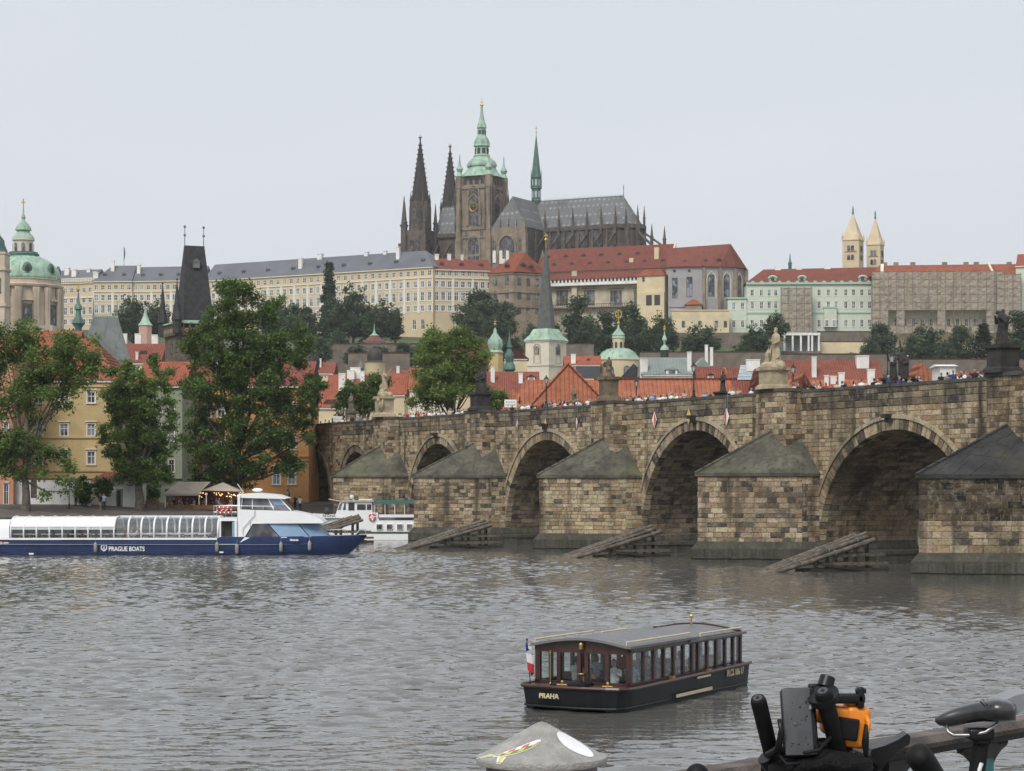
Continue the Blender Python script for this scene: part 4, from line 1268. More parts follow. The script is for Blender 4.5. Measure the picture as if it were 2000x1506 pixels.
# ---------------- white boat with green awning behind the pier
YR = 240.0; sR = YR/F
rb = thing('passenger_boat', 'white passenger boat with green awning moored behind the pier', 'boat', (X_(720, YR), YR+2, 0), 0)
def rx(px): return (px-720)*sR
def rz_(py): return (1054-py)*sR
st = []
for px, hb, top in ((608, .1, 1002), (618, .8, 1003), (640, 1.6, 1004), (675, 2.0, 1006), (700, 2.0, 1010), (705, 2.0, 1012), (880, 2.0, 1012)):
    zt = rz_(top)
    st.append((rx(px), [(hb*.6, -.4), (hb*.85, .35), (hb, .5), (hb, zt*.6), (hb, zt)]))
h = hull_loft(st); rh = h.build('hull', M_boatw, rb, smooth=40)
m = MB()
for (x0, s0), (x1, s1) in zip(st[:-1], st[1:]):
    m.poly([(x0, -s0[-1][0], s0[-1][1]-.25), (x1, -s1[-1][0], s1[-1][1]-.25), (x1, s1[-1][0], s1[-1][1]-.25), (x0, s0[-1][0], s0[-1][1]-.25)])
m.build('deck', MT['grey_deck'], rb)
M_green = plain('boat_green', (0.045, 0.10, 0.05), .5, var=.2); M_awn = plain('awning_green', (0.02, 0.12, 0.105), .7, var=.2)
m = MB(); m.box(rx(700), rx(880), -2.06, -2.0, rz_(1041.5), rz_(1037.5)); m.box(rx(616), rx(700), -1.95, -1.2, rz_(1012), rz_(1011)); m.build('green_stripe', M_green, rb)
m = MB(); m.box(rx(712), rx(880), -2.12, -2.0, .02, rz_(1042)); m.build('lower_hull', M_boatw, rb)
m = MB(); m.box(rx(696), rx(880), -2.1, -2.0, -.2, .10); m.build('boot_top', M_redold, rb)
# wheelhouse
m = MB()
P = [(655, 1004), (663, 981), (666, 979), (726, 979), (727, 1000), (738, 1000), (738, 1012), (655, 1012)]
m.slab([(rx(a), rz_(b)) for a, b in P][::-1], -1.7, 1.7); m.build('wheelhouse', M_boatw, rb)
for P in ([(659, 995), (664, 982), (668, 982), (665, 995)], [(669, 995), (672, 982), (675, 982), (675, 995)], [(680, 996), (680, 981), (692, 981), (692, 996)], [(697, 995), (697, 984), (714, 984), (714, 995)], [(716, 995), (716, 984), (725, 984), (725, 995)]):
    m = MB(); m.slab([(rx(a), rz_(b)) for a, b in P][::-1], -1.73, 1.73); m.build('window_pane', M_tint, rb)
m = MB(); m.box(rx(664), rx(730), -1.9, 1.9, rz_(979), rz_(976.5)); m.build('wheelhouse_roof', plain('cream_roof', (.5, .47, .38), .6), rb)
m = MB(); m.tube([(rx(640), -1, rz_(974)), (rx(664), -1, rz_(978.5))], .04, 6); m.ball((rx(686), -1, rz_(970)), .25, 8, 6); m.tube([(rx(690), -1, rz_(977)), (rx(684), -1, rz_(968))], .08, 6); m.box(rx(700), rx(726), -1.2, 1.2, rz_(976), rz_(974)); m.build('mast', M_plaster, rb)
m = MB(); m.slabx([(-2.15, rz_(983)), (-2.1, rz_(979)), (0, rz_(976)), (2.1, rz_(979)), (2.15, rz_(983)), (0, rz_(979))][::-1], rx(729), rx(880)); m.build('awning', M_awn, rb)
for px in (731, 752, 771, 790, 812, 840):
    m = MB(); m.tube([(rx(px), -2.0, rz_(1004)), (rx(px), -2.0, rz_(981))], .04, 6); m.tube([(rx(px), 2.0, rz_(1004)), (rx(px), 2.0, rz_(981))], .04, 6); m.build('awning_post', M_boatw, rb)
m = MB(); m.box(rx(740), rx(880), -2.06, -2.0, rz_(1009.5), rz_(1004)); m.box(rx(740), rx(880), 2.0, 2.06, rz_(1009.5), rz_(1004)); m.build('bulwark', M_boatw, rb)
m = MB(); m.box(rx(740), rx(880), -2.03, -2.005, rz_(1015), rz_(1010)); m.build('dark_band', M_tint, rb)
for px in (741, 761, 781, 800):
    m = MB(); m.box(rx(px-6), rx(px+6), -2.15, -2.0, rz_(1033), rz_(1022.5)); f = m.build('side_window', M_boatw, rb)
    m = MB(); m.box(rx(px-5.2), rx(px+5.2), -2.165, -2.14, rz_(1032.3), rz_(1023.2)); m.build('pane', M_tint, f)
ring_part(rb, (rx(727), -2.15, rz_(1009)), .33, .1)
text_part('REGINA', .42, plain('dark_lettering', (.03, .03, .04), .5), rb, (rx(630), -1.95, rz_(1009)), (R(90), 0, R(-9)), bold=.01)
m = MB(); m.lathe([(.05, 0), (.3, .1), (.34, .5), (.1, .9)], 10, (rx(636), -.4, rz_(1006))); m.build('winch', M_dint, rb, smooth=True)

# ---------------- timber ice guards
M_log = plain('weathered_oak', (0.15, 0.125, 0.10), .85, var=.45, scale=2.2, dirt=(0.04, 0.042, 0.028), bmp=.6)
M_logd = plain('wet_oak', (0.045, 0.038, 0.03), .8, var=.4, scale=2.2, dirt=(0.03, 0.04, 0.02), bmp=.6)
def ice_guard(lowpx, lowY, ln, hi, label, seed):
    random.seed(seed)
    loc = (X_(lowpx, lowY), lowY, 0)
    o = thing('ice_guard', label, 'ice guard', loc, math.atan2(.429, .903), 'timber ice guards before the piers')
    # local x runs up the ramp towards the pier, local y away from the camera
    for i in range(4):
        y = (i-1.5)*.7; yy = y*1.15
        rise = hi-.22*abs(i-2.2)
        e = ln*random.uniform(.95, 1.02)
        k = 7; pts = []; rad = []
        for j in range(k):
            f = j/(k-1)
            pts.append((-.4+e*f+.0, y+(yy-y)*f+random.uniform(-.02, .02), -.15+(rise+.15)*f+random.uniform(-.02, .02))); rad.append(.175+random.uniform(-.02, .02))
        m = MB(); m.tube(pts, rad, 9); lg = m.build('log', M_log, o, smooth=50)
        for f in (.3, .62, .9):
            c = Vector(pts[0]).lerp(Vector(pts[-1]), f)
            cl = MB(); cl.lathe([(.235, -.04), (.235, .04)], 9); q = cl.build('iron_strap', M_lead, lg)
            q.location = c; q.rotation_euler = (0, PI/2-math.atan2(rise, e), 0)
    for x, zt in ((ln*.52, hi*.45), (ln*.7, hi*.62), (ln*.9, hi*.82)):
        for y in (-.85, .85):
            m = MB(); m.tube([(x, y, -1.5), (x, y*.8, zt)], .16, 8); m.build('pile', M_logd, o)
        m = MB(); m.bar((x, -1.2, zt-.1), (x, 1.2, zt-.1), .22, .26); m.build('cross_beam', M_log, o)
    for z, x0, x1 in ((.55, ln*.45, ln*1.08), (1.2, ln*.6, ln*1.05), (.12, ln*.35, ln*1.08)):
        for y in (-1.0, 1.0):
            m = MB(); m.bar((x0, y, z+random.uniform(-.05, .05)), (x1, y, z), .2, .22); m.build('side_beam', M_log if z > .3 else M_logd, o)
    m = MB(); m.bar((ln*.45, -1.1, .5), (ln*.85, -1.1, .1), .18, .2); m.build('brace', M_logd, o)
ice_guard(785, 209, 9.6, 2.75, 'sloping timber ice guard right of the blue bow', 61)
ice_guard(1105, 184, 9.0, 2.7, 'sloping timber ice guard before the middle pier', 62)
ice_guard(1495, 155, 9.2, 2.75, 'sloping timber ice guard nearest the camera', 63)
ice_guard(545, 226, 9.5, 2.95, 'timber ice guard half hidden behind the blue bow', 64)

# ---------------- low wooden tour boat in the foreground
l_ = Vector((.48, .877, 0)); tb_rz = math.atan2(.877, .48)
tb = thing('tour_boat', 'low black and mahogany tour boat sailing away in the foreground', 'boat', (3.38, 61.5, 0), tb_rz)
M_blk = plain('black_hull_paint', (0.010, 0.012, 0.014), .45, var=.35, scale=1.2, spec=.3, streak=(0.022, 0.023, 0.025))
M_mah = plain('dark_mahogany', (0.050, 0.018, 0.013), .4, var=.4, scale=2.5, coat=.2)
M_dk = plain('deck_brown', (0.085, 0.065, 0.06), .5, var=.25, scale=2)
M_roofg = plain('grey_roof_felt', (0.16, 0.16, 0.165), .55, var=.15, scale=1.5)
M_brass = plain('brass', (0.62, 0.42, 0.16), .3, metal=.8, var=.15, scale=4)
M_cream = plain('cream_paint', (0.62, 0.54, 0.36), .5, var=.1, scale=2)
def outline(g, z0=0, sx=1.0):
    P = [(8.55, -.15-g), (8.2, -.2-g), (0, -.2-g), (-.55, -.17-g), (-.86, -.02-g*.9), (-1.0, .3-g*.5), (-1.08-g*.4, 1.0), (-1.1-g*.5, 1.5), (-1.08-g*.4, 2.0), (-1.0, 2.7+g*.5), (-.86, 3.02+g*.9), (-.55, 3.17+g), (0, 3.2+g), (8.2, 3.2+g), (8.55, 3.15+g)]
    return P
def sheer(x): return .66+max(0, (x-3)*.02)+max(0, -x)*.02
m = MB()
top = outline(.0); bot = [(x*.985+.1 if x < 0 else x, 1.5+(y-1.5)*.93) for x, y in top]
n = len(top)
vs = [(x, y, -.25+(.32 if -1.2 < x < -.75 else 0)) for x, y in bot]+[(x, y, sheer(x)) for x, y in top]
m.add(vs, [(i, n+i, n+i+1, i+1) for i in range(n-1)]+[(n-1, 2*n-1, n, 0)])
m.build('hull', M_blk, tb, smooth=35)
m = MB(); m.add([(x, y, sheer(x)-.015) for x, y in top], [tuple(range(n-1, -1, -1))]); m.build('deck', M_dk, tb)
m = MB(); m.tube([(x, y, sheer(x)) for x, y in outline(.03)], .055, 6); m.build('gunwale', M_mah, tb)
m = MB(); m.tube([(x, 1.5+(y-1.5)*.96, .12) for x, y in top], .03, 6); m.build('rubbing_strake', M_blk, tb)
m = MB(); m.bar((2.7, -.24, .20), (5.3, -.24, .22), .05, .09); m.bar((4.2, -.24, .62), (5.2, -.24, .63), .03, .06); m.build('cream_board', M_cream, tb)
# cabin posts and windows
zr = 1.80; zs = .74
posts_x = [0, .85, 1.55, 2.25, 2.95, 3.65, 4.3, 4.75, 5.45, 6.15, 6.85, 7.5, 8.1]
for y in (0.0, 3.0):
    for i, x in enumerate(posts_x):
        m = MB(); m.box(x-.06, x+.06, y-.05, y+.05, zs-.06, zr); m.build('window_post', M_mah, tb)
    for x0, x1 in zip(posts_x[:-1], posts_x[1:]):
        m = MB(); m.box(x0+.065, x1-.065, y-.012, y+.012, zs+.04, zr-.12)
        m.build('window_pane', M_clear, tb)
        m = MB(); q = [(x0+.06, zr-.13), (x0+.06, zr-.24), (x0+.16, zr-.16), (x1-.16, zr-.16), (x1-.06, zr-.24), (x1-.06, zr-.13)]
        m.slab(q, y-.03, y+.03); m.build('window_head', M_mah, tb)
    m = MB(); m.box(-.06, 8.16, y-.06, y+.06, zr-.14, zr); m.box(-.06, 8.16, y-.06, y+.06, .6, zs+.04); m.build('side_rail', M_mah, tb)
for x in (0.0, 8.1):
    for y in (.05, .72, 1.38, 1.62, 2.28, 2.95):
        m = MB(); m.box(x-.055, x+.055, y-.06, y+.06, .6, zr+.05); m.build('window_post', M_mah, tb)
    for y0, y1 in ((.05, .72), (.72, 1.38), (1.62, 2.28), (2.28, 2.95)):
        m = MB(); m.box(x-.012, x+.012, y0+.06, y1-.06, zs+.04, zr-.18); m.build('window_pane', M_clear, tb)
    m = MB()
    arc = [(y, zr+.02+.2*math.sin(PI*y/3.0)) for y in np.linspace(0, 3, 13)]
    m.slabx([(0, zr-.2), (3, zr-.2)]+[(y, z) for y, z in arc[::-1]], x-.05, x+.05); m.box(x-.055, x+.055, 0, 3, .58, zs+.03)
    m.build('end_panel', M_mah, tb)
def roof_piece(x0, x1, z, name):
    m = MB(); arc = [(y, z+.2*math.sin(PI*max(0, min(1, (y)/3.0)))) for y in np.linspace(-.12, 3.12, 15)]
    m.slabx(arc+[(y, zz-.07) for y, zz in arc[::-1]], x0, x1)
    return m.build(name, M_roofg, tb, smooth=40)
roof_piece(-.22, 4.6, zr+.05, 'fore_roof'); roof_piece(4.0, 8.35, zr-.03, 'aft_roof')
for (x0, x1, y, z) in ((-.2, 4.2, .02, zr+.17), (-.2, 3.6, 2.98, zr+.17), (5.0, 8.3, .02, zr+.10), (4.2, 6.0, 2.98, zr+.1)):
    m = MB(); m.tube([(x0, y, z), (x1, y, z)], .028, 6)
    for k in range(5): m.tube([(x0+(x1-x0)*k/4, y, z), (x0+(x1-x0)*k/4, y, z-.12)], .012, 5)
    m.build('roof_rail', M_cream, tb)
# deck fittings
m = MB(); m.box(-.75, -.15, 1.1, 2.2, .66, .76); m.build('hatch', M_blk, tb)
def cleat(x, y):
    m = MB(); m.tube([(x, y-.16, .74), (x, y+.16, .74)], .03, 8); m.tube([(x, y, .64), (x, y, .82)], .03, 8); m.ball((x, y, .83), .045, 8, 6); m.build('brass_cleat', M_brass, tb)
cleat(-.85, 1.75); cleat(-.75, .35)
m = MB(); m.lathe([(.02, 0), (.03, .14), (.09, .2), (.12, .24)], 12, (-.12, 1.5, .78)); m.build('brass_horn', M_brass, tb, smooth=True)
m = MB(); m.lathe([(.05, 0), (.08, .03), (.06, .12), (.08, .16), (.03, .22)], 10, (-.14, 1.5, zr-.1)); m.build('brass_lantern', M_brass, tb, smooth=True)
m = MB(); m.lathe([(.04, 0), (.014, .06), (.009, .9), (.02, .92), (.0, 1.0)], 8, (-.15, 2.5, .66)); m.build('brass_pole', M_brass, tb)
for x in (2.6, 5.3):
    m = MB(); m.box(x-.1, x+.1, -.2, -.08, .7, .8); m.build('brass_fairlead', M_brass, tb)
for x, y in ((7.0, 1.2),):
    m = MB(); m.lathe([(.04, 0), (.02, .05), (.02, .22), (.07, .25), (.07, .33), (.03, .36)], 8, (x, y, zr+.2)); m.build('brass_vent', M_brass, tb, smooth=True)
text_part('PRAHA', .20, M_cream, tb, (-1.13, 2.35, .36), (R(90), 0, R(-90)), bold=.004, ext=.02)
text_part('PLČS 106 17', .30, M_cream, tb, (6.55, -.215, .47), (R(90), 0, 0), bold=.004, sx=.85, ext=.015)
# seats and floor inside
m = MB(); m.box(0, 8, .1, 2.9, .08, .14); m.build('cabin_floor', M_dint, tb)
for k in range(6):
    for y in (.55, 2.4):
        m = MB(); x = .9+k*1.15; m.box(x, x+.42, y-.42, y+.42, .14, .48); m.box(x+.36, x+.44, y-.42, y+.42, .48, .92); m.build('bench', plain('bench_wood', (.12, .07, .045), .6), tb)
tbm = Matrix.Translation(tb.location) @ Matrix.Rotation(tb_rz, 4, 'Z')
random.seed(8)
ppl = [(1.1, .5, 'light blue', 'first window at the stern'), (1.25, 2.35, 'white', 'far side of the stern window'), (.75, 1.75, 'grey', 'middle of the stern'), (2.3, .5, 'black', 'second side window'), (2.4, 2.3, 'white', 'far side, second row'), (3.4, .55, 'dark blue', 'third row of side windows'), (4.55, .5, 'white', 'open middle window'),
       (4.6, 2.4, 'red', 'far side, middle row'), (5.7, .5, 'grey', 'fifth row of side windows'), (6.8, .55, 'beige', 'last row at the bow'), (.8, .9, 'white', 'right half of the stern window')]
for x, y, cn, wh in ppl:
    w = tbm @ Vector((x, y, .56))
    person('seated person in %s top inside the tour boat, %s' % (cn, wh), w, tb_rz+random.choice([PI/2, -PI/2])+random.uniform(-.3, .3), random.choice(SEAT), dict(CLOTH)[cn], .98, 'passengers inside the tour boat')
# flag
M_fb = plain('flag_blue', (0.03, 0.07, 0.28), .7, var=.1); M_fr = plain('flag_red', (0.55, 0.03, 0.04), .7, var=.1); M_fw = plain('flag_white', (0.74, 0.74, 0.76), .7, var=.06)
w = tbm @ Vector((-.72, 2.85, .66))
fl = thing('flag', 'limp white, red and blue flag on a staff at the tour boat stern', 'flag', w, tb_rz)
m = MB(); m.tube([(0, 0, 0), (-.18, .02, 1.33)], .016, 6); m.ball((-.18, .02, 1.34), .035, 8, 6); m.build('staff', M_black, fl)
nU, nV = 10, 14
vs = []
for i in range(nU+1):
    for j in range(nV+1):
        u, v = i/nU, j/nV            # u: along staff, v: along fly
        x = -.16+.12*u+.05*math.sin(v*9)*v - .10*v
        y = .0-.16*v*(1-.2*u)+.07*math.sin(v*14+u)
        z = 1.28-.55*u*1.0-.62*v*(1-.25*v)
        vs.append((x-.07*math.cos(v*11), y, z))
fw, fr_, fb = MB(), MB(), MB()
for i in range(nU):
    for j in range(nV):
        u, v = (i+.5)/nU, (j+.5)/nV
        tri = v*1.9 < 1-abs(u-.5)*2
        tgt = fb if tri else (fw if u < .5 else fr_)
        a = i*(nV+1)+j
        tgt.poly([vs[a], vs[a+nV+1], vs[a+nV+2], vs[a+1]])
fw.build('white_band', M_fw, fl, smooth=True); fr_.build('red_band', M_fr, fl, smooth=True); fb.build('blue_wedge', M_fb, fl, smooth=True)
# ================================================================ buildings: walls with real openings, windows as parts
WIN = {}
def window_mesh(w, h, style):
    """frame, glazing bars and pane; style: c cross, t tall with transom, a arched, p plain, s shuttered dark"""
    key = (round(w, 2), round(h, 2), style)
    if key in WIN: return WIN[key]
    m = MB(); b = w*.09
    d0, d1 = (-.14, -.07) if 'o' in style else (.02, .10)
    if 'a' in style:
        n = 8; r = w/2
        arc = [(r*math.cos(PI*k/n), h-r+r*math.sin(PI*k/n)) for k in range(n+1)]
        pts = [(-r, 0), (r, 0)]+arc
        m.slab(pts, d1, d1+.05, 1)
        for (x0, z0), (x1, z1) in zip(arc[:-1], arc[1:]): m.bar((x0*.96, d0+.03, z0-b*.3), (x1*.96, d0+.03, z1-b*.3), .06, b, 0)
        m.box(-r, -r+b, d0, d1, 0, h-r); m.box(r-b, r, d0, d1, 0, h-r); m.box(-r, r, d0, d1, 0, b)
        m.box(-b*.3, b*.3, d0+.02, d1, b, h-b)
    else:
        m.box(-w/2, w/2, d1, d1+.05, 0, h, 1)
        m.box(-w/2, -w/2+b, d0, d1, 0, h); m.box(w/2-b, w/2, d0, d1, 0, h)
        m.box(-w/2+b, w/2-b, d0, d1, 0, b); m.box(-w/2+b, w/2-b, d0, d1, h-b, h)
        if style[0] in 'ct':
            m.box(-b*.45, b*.45, d0+.01, d1, b, h-b)
            zc = h*.62 if style[0] == 't' else h*.5
            m.box(-w/2+b, -b*.45, d0+.02, d1, zc-b*.4, zc+b*.4); m.box(b*.45, w/2-b, d0+.02, d1, zc-b*.4, zc+b*.4)
    if 'f' in style:      # moulded surround and sill
        q = w*.14
        m.box(-w/2-q, -w/2, -.07, .02, -q*.2, h+q, 2); m.box(w/2, w/2+q, -.07, .02, -q*.2, h+q, 2); m.box(-w/2, w/2, -.07, .02, h, h+q, 2)
        m.box(-w/2-q*1.4, w/2+q*1.4, -.14, .02, -q*.9, -q*.2, 2)
    if 'h' in style:      # hood above
        q = w*.14
        m.box(-w/2-q*1.8, w/2+q*1.8, -.2, .02, h+q*1.8, h+q*2.6, 2)
    mm = [M_frame, M_pane, M_frame]
    if 'd' in style: mm = [M_dark_frame, M_pane, M_dark_frame]
    WIN[key] = m.mesh('window', mm)
    return WIN[key]
M_dark_frame = plain('brown_window_frame', (0.10, 0.085, 0.07), .7, var=.3, scale=1.0)
def wall_face(mb, x0, x1, z0, z1, holes, reveal=.22, m=0, y=0.0):
    """wall in the plane y with rectangular openings and their reveals"""
    hs = []
    for (a, b, c, d) in holes:
        a, b, c, d = max(a, x0+.02), min(b, x1-.02), max(c, z0+.02), min(d, z1-.02)
        if b-a > .05 and d-c > .05: hs.append((a, b, c, d))
    xs_ = sorted(set([x0, x1]+[v for h in hs for v in h[:2]])); zs_ = sorted(set([z0, z1]+[v for h in hs for v in h[2:]]))
    for i in range(len(xs_)-1):
        for j in range(len(zs_)-1):
            cx, cz = (xs_[i]+xs_[i+1])/2, (zs_[j]+zs_[j+1])/2
            if any(a < cx < b and c < cz < d for a, b, c, d in hs): continue
            mb.poly([(xs_[i], y, zs_[j]), (xs_[i+1], y, zs_[j]), (xs_[i+1], y, zs_[j+1]), (xs_[i], y, zs_[j+1])], m)
    for a, b, c, d in hs:
        r = y+reveal
        mb.poly([(a, y, c), (a, y, d), (a, r, d), (a, r, c)], m); mb.poly([(b, y, d), (b, y, c), (b, r, c), (b, r, d)], m)
        mb.poly([(a, y, c), (a, r, c), (b, r, c), (b, y, c)], m); mb.poly([(a, r, d), (a, y, d), (b, y, d), (b, r, d)], m)
        mb.poly([(a, r, c), (a, r, d), (b, r, d), (b, r, c)][::-1], m)
def facade(parent, x0, x1, z0, z1, wins, mat, name='wall', reveal=.22, rz=0.0, loc=(0, 0, 0), wname='window'):
    """wins: list of (xc, z, w, h, style). A wall mesh plus one window object per opening"""
    m = MB()
    wall_face(m, x0, x1, z0, z1, [(x-w/2, x+w/2, z, z+h) for x, z, w, h, s in wins], reveal)
    wo = m.build(name, mat, parent, loc=loc, rz=rz)
    for x, z, w, h, s in wins:
        o = inst(wname, window_mesh(w, h, s), wo, (x, 0.02, z))
    return wo
def gable_roof(x0, x1, y0, y1, z0, z1, axis='x', hip=0.0, ov=.35, th=.18):
    m = MB()
    x0 -= ov; x1 += ov; y0 -= ov; y1 += ov
    zl = z0-.08
    if axis == 'x':
        ym = (y0+y1)/2
        A = [(x0, y0, zl), (x1, y0, zl), (x1, y1, zl), (x0, y1, zl)]; B = [(x0+hip, ym, z1), (x1-hip, ym, z1)]
        m.add(A+B, [(0, 1, 5, 4), (2, 3, 4, 5), (3, 0, 4), (1, 2, 5), (0, 3, 2, 1)])
    else:
        xm = (x0+x1)/2
        A = [(x0, y0, zl), (x1, y0, zl), (x1, y1, zl), (x0, y1, zl)]; B = [(xm, y0+hip, z1), (xm, y1-hip, z1)]
        m.add(A+B, [(0, 1, 4), (1, 2, 5, 4), (2, 3, 5), (3, 0, 4, 5), (0, 3, 2, 1)])
    return m
def chimney_mesh(w, d, h):
    m = MB(); m.box(-w/2, w/2, -d/2, d/2, -1.2, h); m.box(-w/2-.08, w/2+.08, -d/2-.08, d/2+.08, h, h+.14); m.box(-w*.3, w*.3, -d*.25, d*.25, h+.14, h+.3, 1)
    return m.mesh('chimney', [M_plaster, M_dint])
def house(name, label, px0, px1, Y, zb, eave, ridge, wall, roof, depth=12, axis='x', hip=0.0, rows=(), cols=(), ww=8, style='cf', chims=(), dorms=(), rz=0.0, cat='house', group=None, ov=.35, sky=(), cornice=True):
    s = Y/F
    xm = (px0+px1)/2
    zb_ = zb if zb is not None else hz(X_(xm, Y), Y)-1
    t = thing(name, label, cat, (X_(xm, Y), Y, zb_), rz, group)
    lx = lambda p: (p-xm)*s
    lz = lambda p: Z_(p, Y)-zb_
    x0, x1 = lx(px0), lx(px1); ze = lz(eave); zr = lz(ridge)
    wins = []
    for (pt, pb) in rows:
        for c in cols: wins.append((lx(c), lz(pb), ww*s, (pb-pt)*s, style))
    facade(t, x0, x1, 0, ze, wins, wall)
    m = MB()
    m.poly([(x1, 0, 0), (x1, depth, 0), (x1, depth, ze), (x1, 0, ze)]); m.poly([(x0, depth, 0), (x0, 0, 0), (x0, 0, ze), (x0, depth, ze)]); m.poly([(x1, depth, 0), (x0, depth, 0), (x0, depth, ze), (x1, depth, ze)])
    if axis == 'x' and hip < .5:
        for x in (x0, x1): m.poly([(x, 0, ze), (x, depth, ze), (x, depth/2, zr-.1)])
    if axis == 'y' and hip < .5:
        for y in (0, depth): m.poly([(x0, y, ze), (x1, y, ze), ((x0+x1)/2, y, zr-.1)])
    m.build('side_walls', wall, t)
    r = gable_roof(x0, x1, 0, depth, ze, zr, axis, hip, ov).build('roof', roof, t)
    if cornice:
        m = MB(); m.box(x0-.05, x1+.05, -.25, -.01, ze-.35, ze-.12); m.build('cornice', M_frame, t)
    for (p, pyt, wp, pyb) in chims:        # chimney: column, top row, width, foot row
        yy = depth*.42; w = wp*s; h = (pyb-pyt)*s
        m = MB(); m.box(-w/2, w/2, -w*.4, w*.4, -1.0, h); m.box(-w/2-.06, w/2+.06, -w*.4-.06, w*.4+.06, h, h+.12)
        m.build('chimney', M_plaster, r, loc=(lx(p), max(.8, yy*(lz(pyb)-ze)/max(.1, zr-ze)), lz(pyb)))
    for (p, pyb, wp, hp, kind) in dorms:
        w, h = wp*s, hp*s; f = (lz(pyb)-ze)/max(.1, zr-ze); y = depth/2*f; ln = depth/2*(h/max(.5, zr-ze))*1.3+.3
        m = MB()
        if kind == 'w':
            m.box(-w/2, w/2, -.1, ln, -.3, h*.75); m.slab([(-w*.62, h*.72), (w*.62, h*.72), (0, h*1.15)], -.25, ln+.4, 1); m.box(-w*.3, w*.3, -.13, -.1, .1*h, h*.65, 2)
            m.build('dormer', [M_plaster, roof, M_pane], r, loc=(lx(p), y, lz(pyb)))
        else:       # low slit dormer
            m.slab([(-w/2, 0), (w/2, 0), (w*.3, h), (-w*.3, h)], -.15, ln, 0); m.slab([(-w*.36, h*.12), (w*.36, h*.12), (w*.22, h*.8), (-w*.22, h*.8)], -.17, -.14, 1)
            m.build('dormer', [roof, M_dint], r, loc=(lx(p), y, lz(pyb)))
    return t
# plaster colours
P_yel = plain('ochre_plaster', (0.52, 0.40, 0.20), .9, var=.14, scale=.5, dirt=(0.40, 0.29, 0.14))
P_org = plain('orange_plaster', (0.55, 0.28, 0.10), .9, var=.16, scale=.5, dirt=(0.42, 0.22, 0.09))
P_pnk = plain('salmon_plaster', (0.52, 0.27, 0.17), .9, var=.14, scale=.5)
P_grn = plain('sage_plaster', (0.32, 0.36, 0.27), .9, var=.14, scale=.5, dirt=(0.22, 0.25, 0.19))
P_crm = plain('cream_plaster', (0.66, 0.55, 0.36), .9, var=.12, scale=.3, dirt=(0.50, 0.42, 0.29))
P_pale = plain('pale_plaster', (0.68, 0.62, 0.50), .9, var=.12, scale=.3, dirt=(0.50, 0.45, 0.36))

# ---------------- island houses
def bzp(px, Y): return bz(X_(px, Y), Y)
house('town_house', 'salmon pink house at the left picture edge', -70, 26, 240, bzp(0, 240)-.3, 690, 650, P_pnk, M_red, 12, rows=[(826, 850), (880, 906), (945, 985)], cols=[-10, 12], ww=9, style='tfh')
yh = house('town_house', 'yellow four storey house with red dormered roof on the bank', 26, 226, 248, bzp(130, 248)-.3, 741, 652, P_yel, M_red, 16,
      rows=[(766, 787), (828, 852), (882, 907)], cols=[39, 75, 125, 178], ww=15, style='tfh', hip=4.4, dorms=[(48, 672, 12, 9, 's'), (47, 697, 14, 12, 'w'), (100, 690, 14, 12, 'w'), (165, 690, 12, 10, 's')], chims=[(8, 700, 12, 735)])
s_ = 248/F; xm = 126
m = MB()
for py in (756, 856, 921): m.box((26-xm)*s_, (226-xm)*s_, -.14, -.005, Z_(py, 248)-yh.location.z, Z_(py-4, 248)-yh.location.z)
m.build('string_course', P_yel, yh)
gh = house('town_house', 'sage green house with banded plaster behind the middle tree', 268, 356, 258, bzp(310, 258)-.3, 752, 700, P_grn, M_red, 14, rows=[(785, 806), (840, 862), (898, 922)], cols=[285, 311, 335], ww=11, style='tf')
m = MB(); s_ = 258/F
for k in range(16):
    py = 935-6*k; m.box((268-312)*s_, (356-312)*s_, -.06, -.004, Z_(py, 258)-gh.location.z, Z_(py-3.6, 258)-gh.location.z)
bo_ = [m]
m2 = MB(); m2.box((268-312)*s_, (356-312)*s_, -.3, -.06, Z_(935, 258)-gh.location.z, Z_(929, 258)-gh.location.z); m2.build('cornice', P_grn, gh)
text_part('U KARLOVA MOSTU', .62, plain('sign_grey', (.17, .2, .16), .7), gh, ((288-312)*s_, -.09, Z_(947, 258)-gh.location.z), (R(90), 0, 0), bold=.01, sx=.62)
m = MB()
for (a, b) in ((290, 305), (322, 343)): m.box((a-312)*s_, (b-312)*s_, -.05, .1, 0, Z_(955, 258)-gh.location.z)
m.build('shop_door', M_dint, gh)
oh = house('town_house', 'orange house with tall white windows beside the bridge', 356, 603, 268, bzp(480, 268)-.3, 752, 700, P_org, M_redold, 14, rows=[(790, 815), (853, 878), (915, 946)], cols=[378, 405, 432, 540, 570], ww=14, style='tfh', dorms=[(545, 752, 26, 12, 's')], chims=[(505, 690, 10, 730), (420, 690, 10, 730)])
m = MB(); s_ = 268/F
for py in (830, 893, 900): m.box((356-479.5)*s_, (603-479.5)*s_, -.16, -.005, Z_(py, 268)-oh.location.z, Z_(py-3, 268)-oh.location.z)
m.build('string_course', P_org, oh)
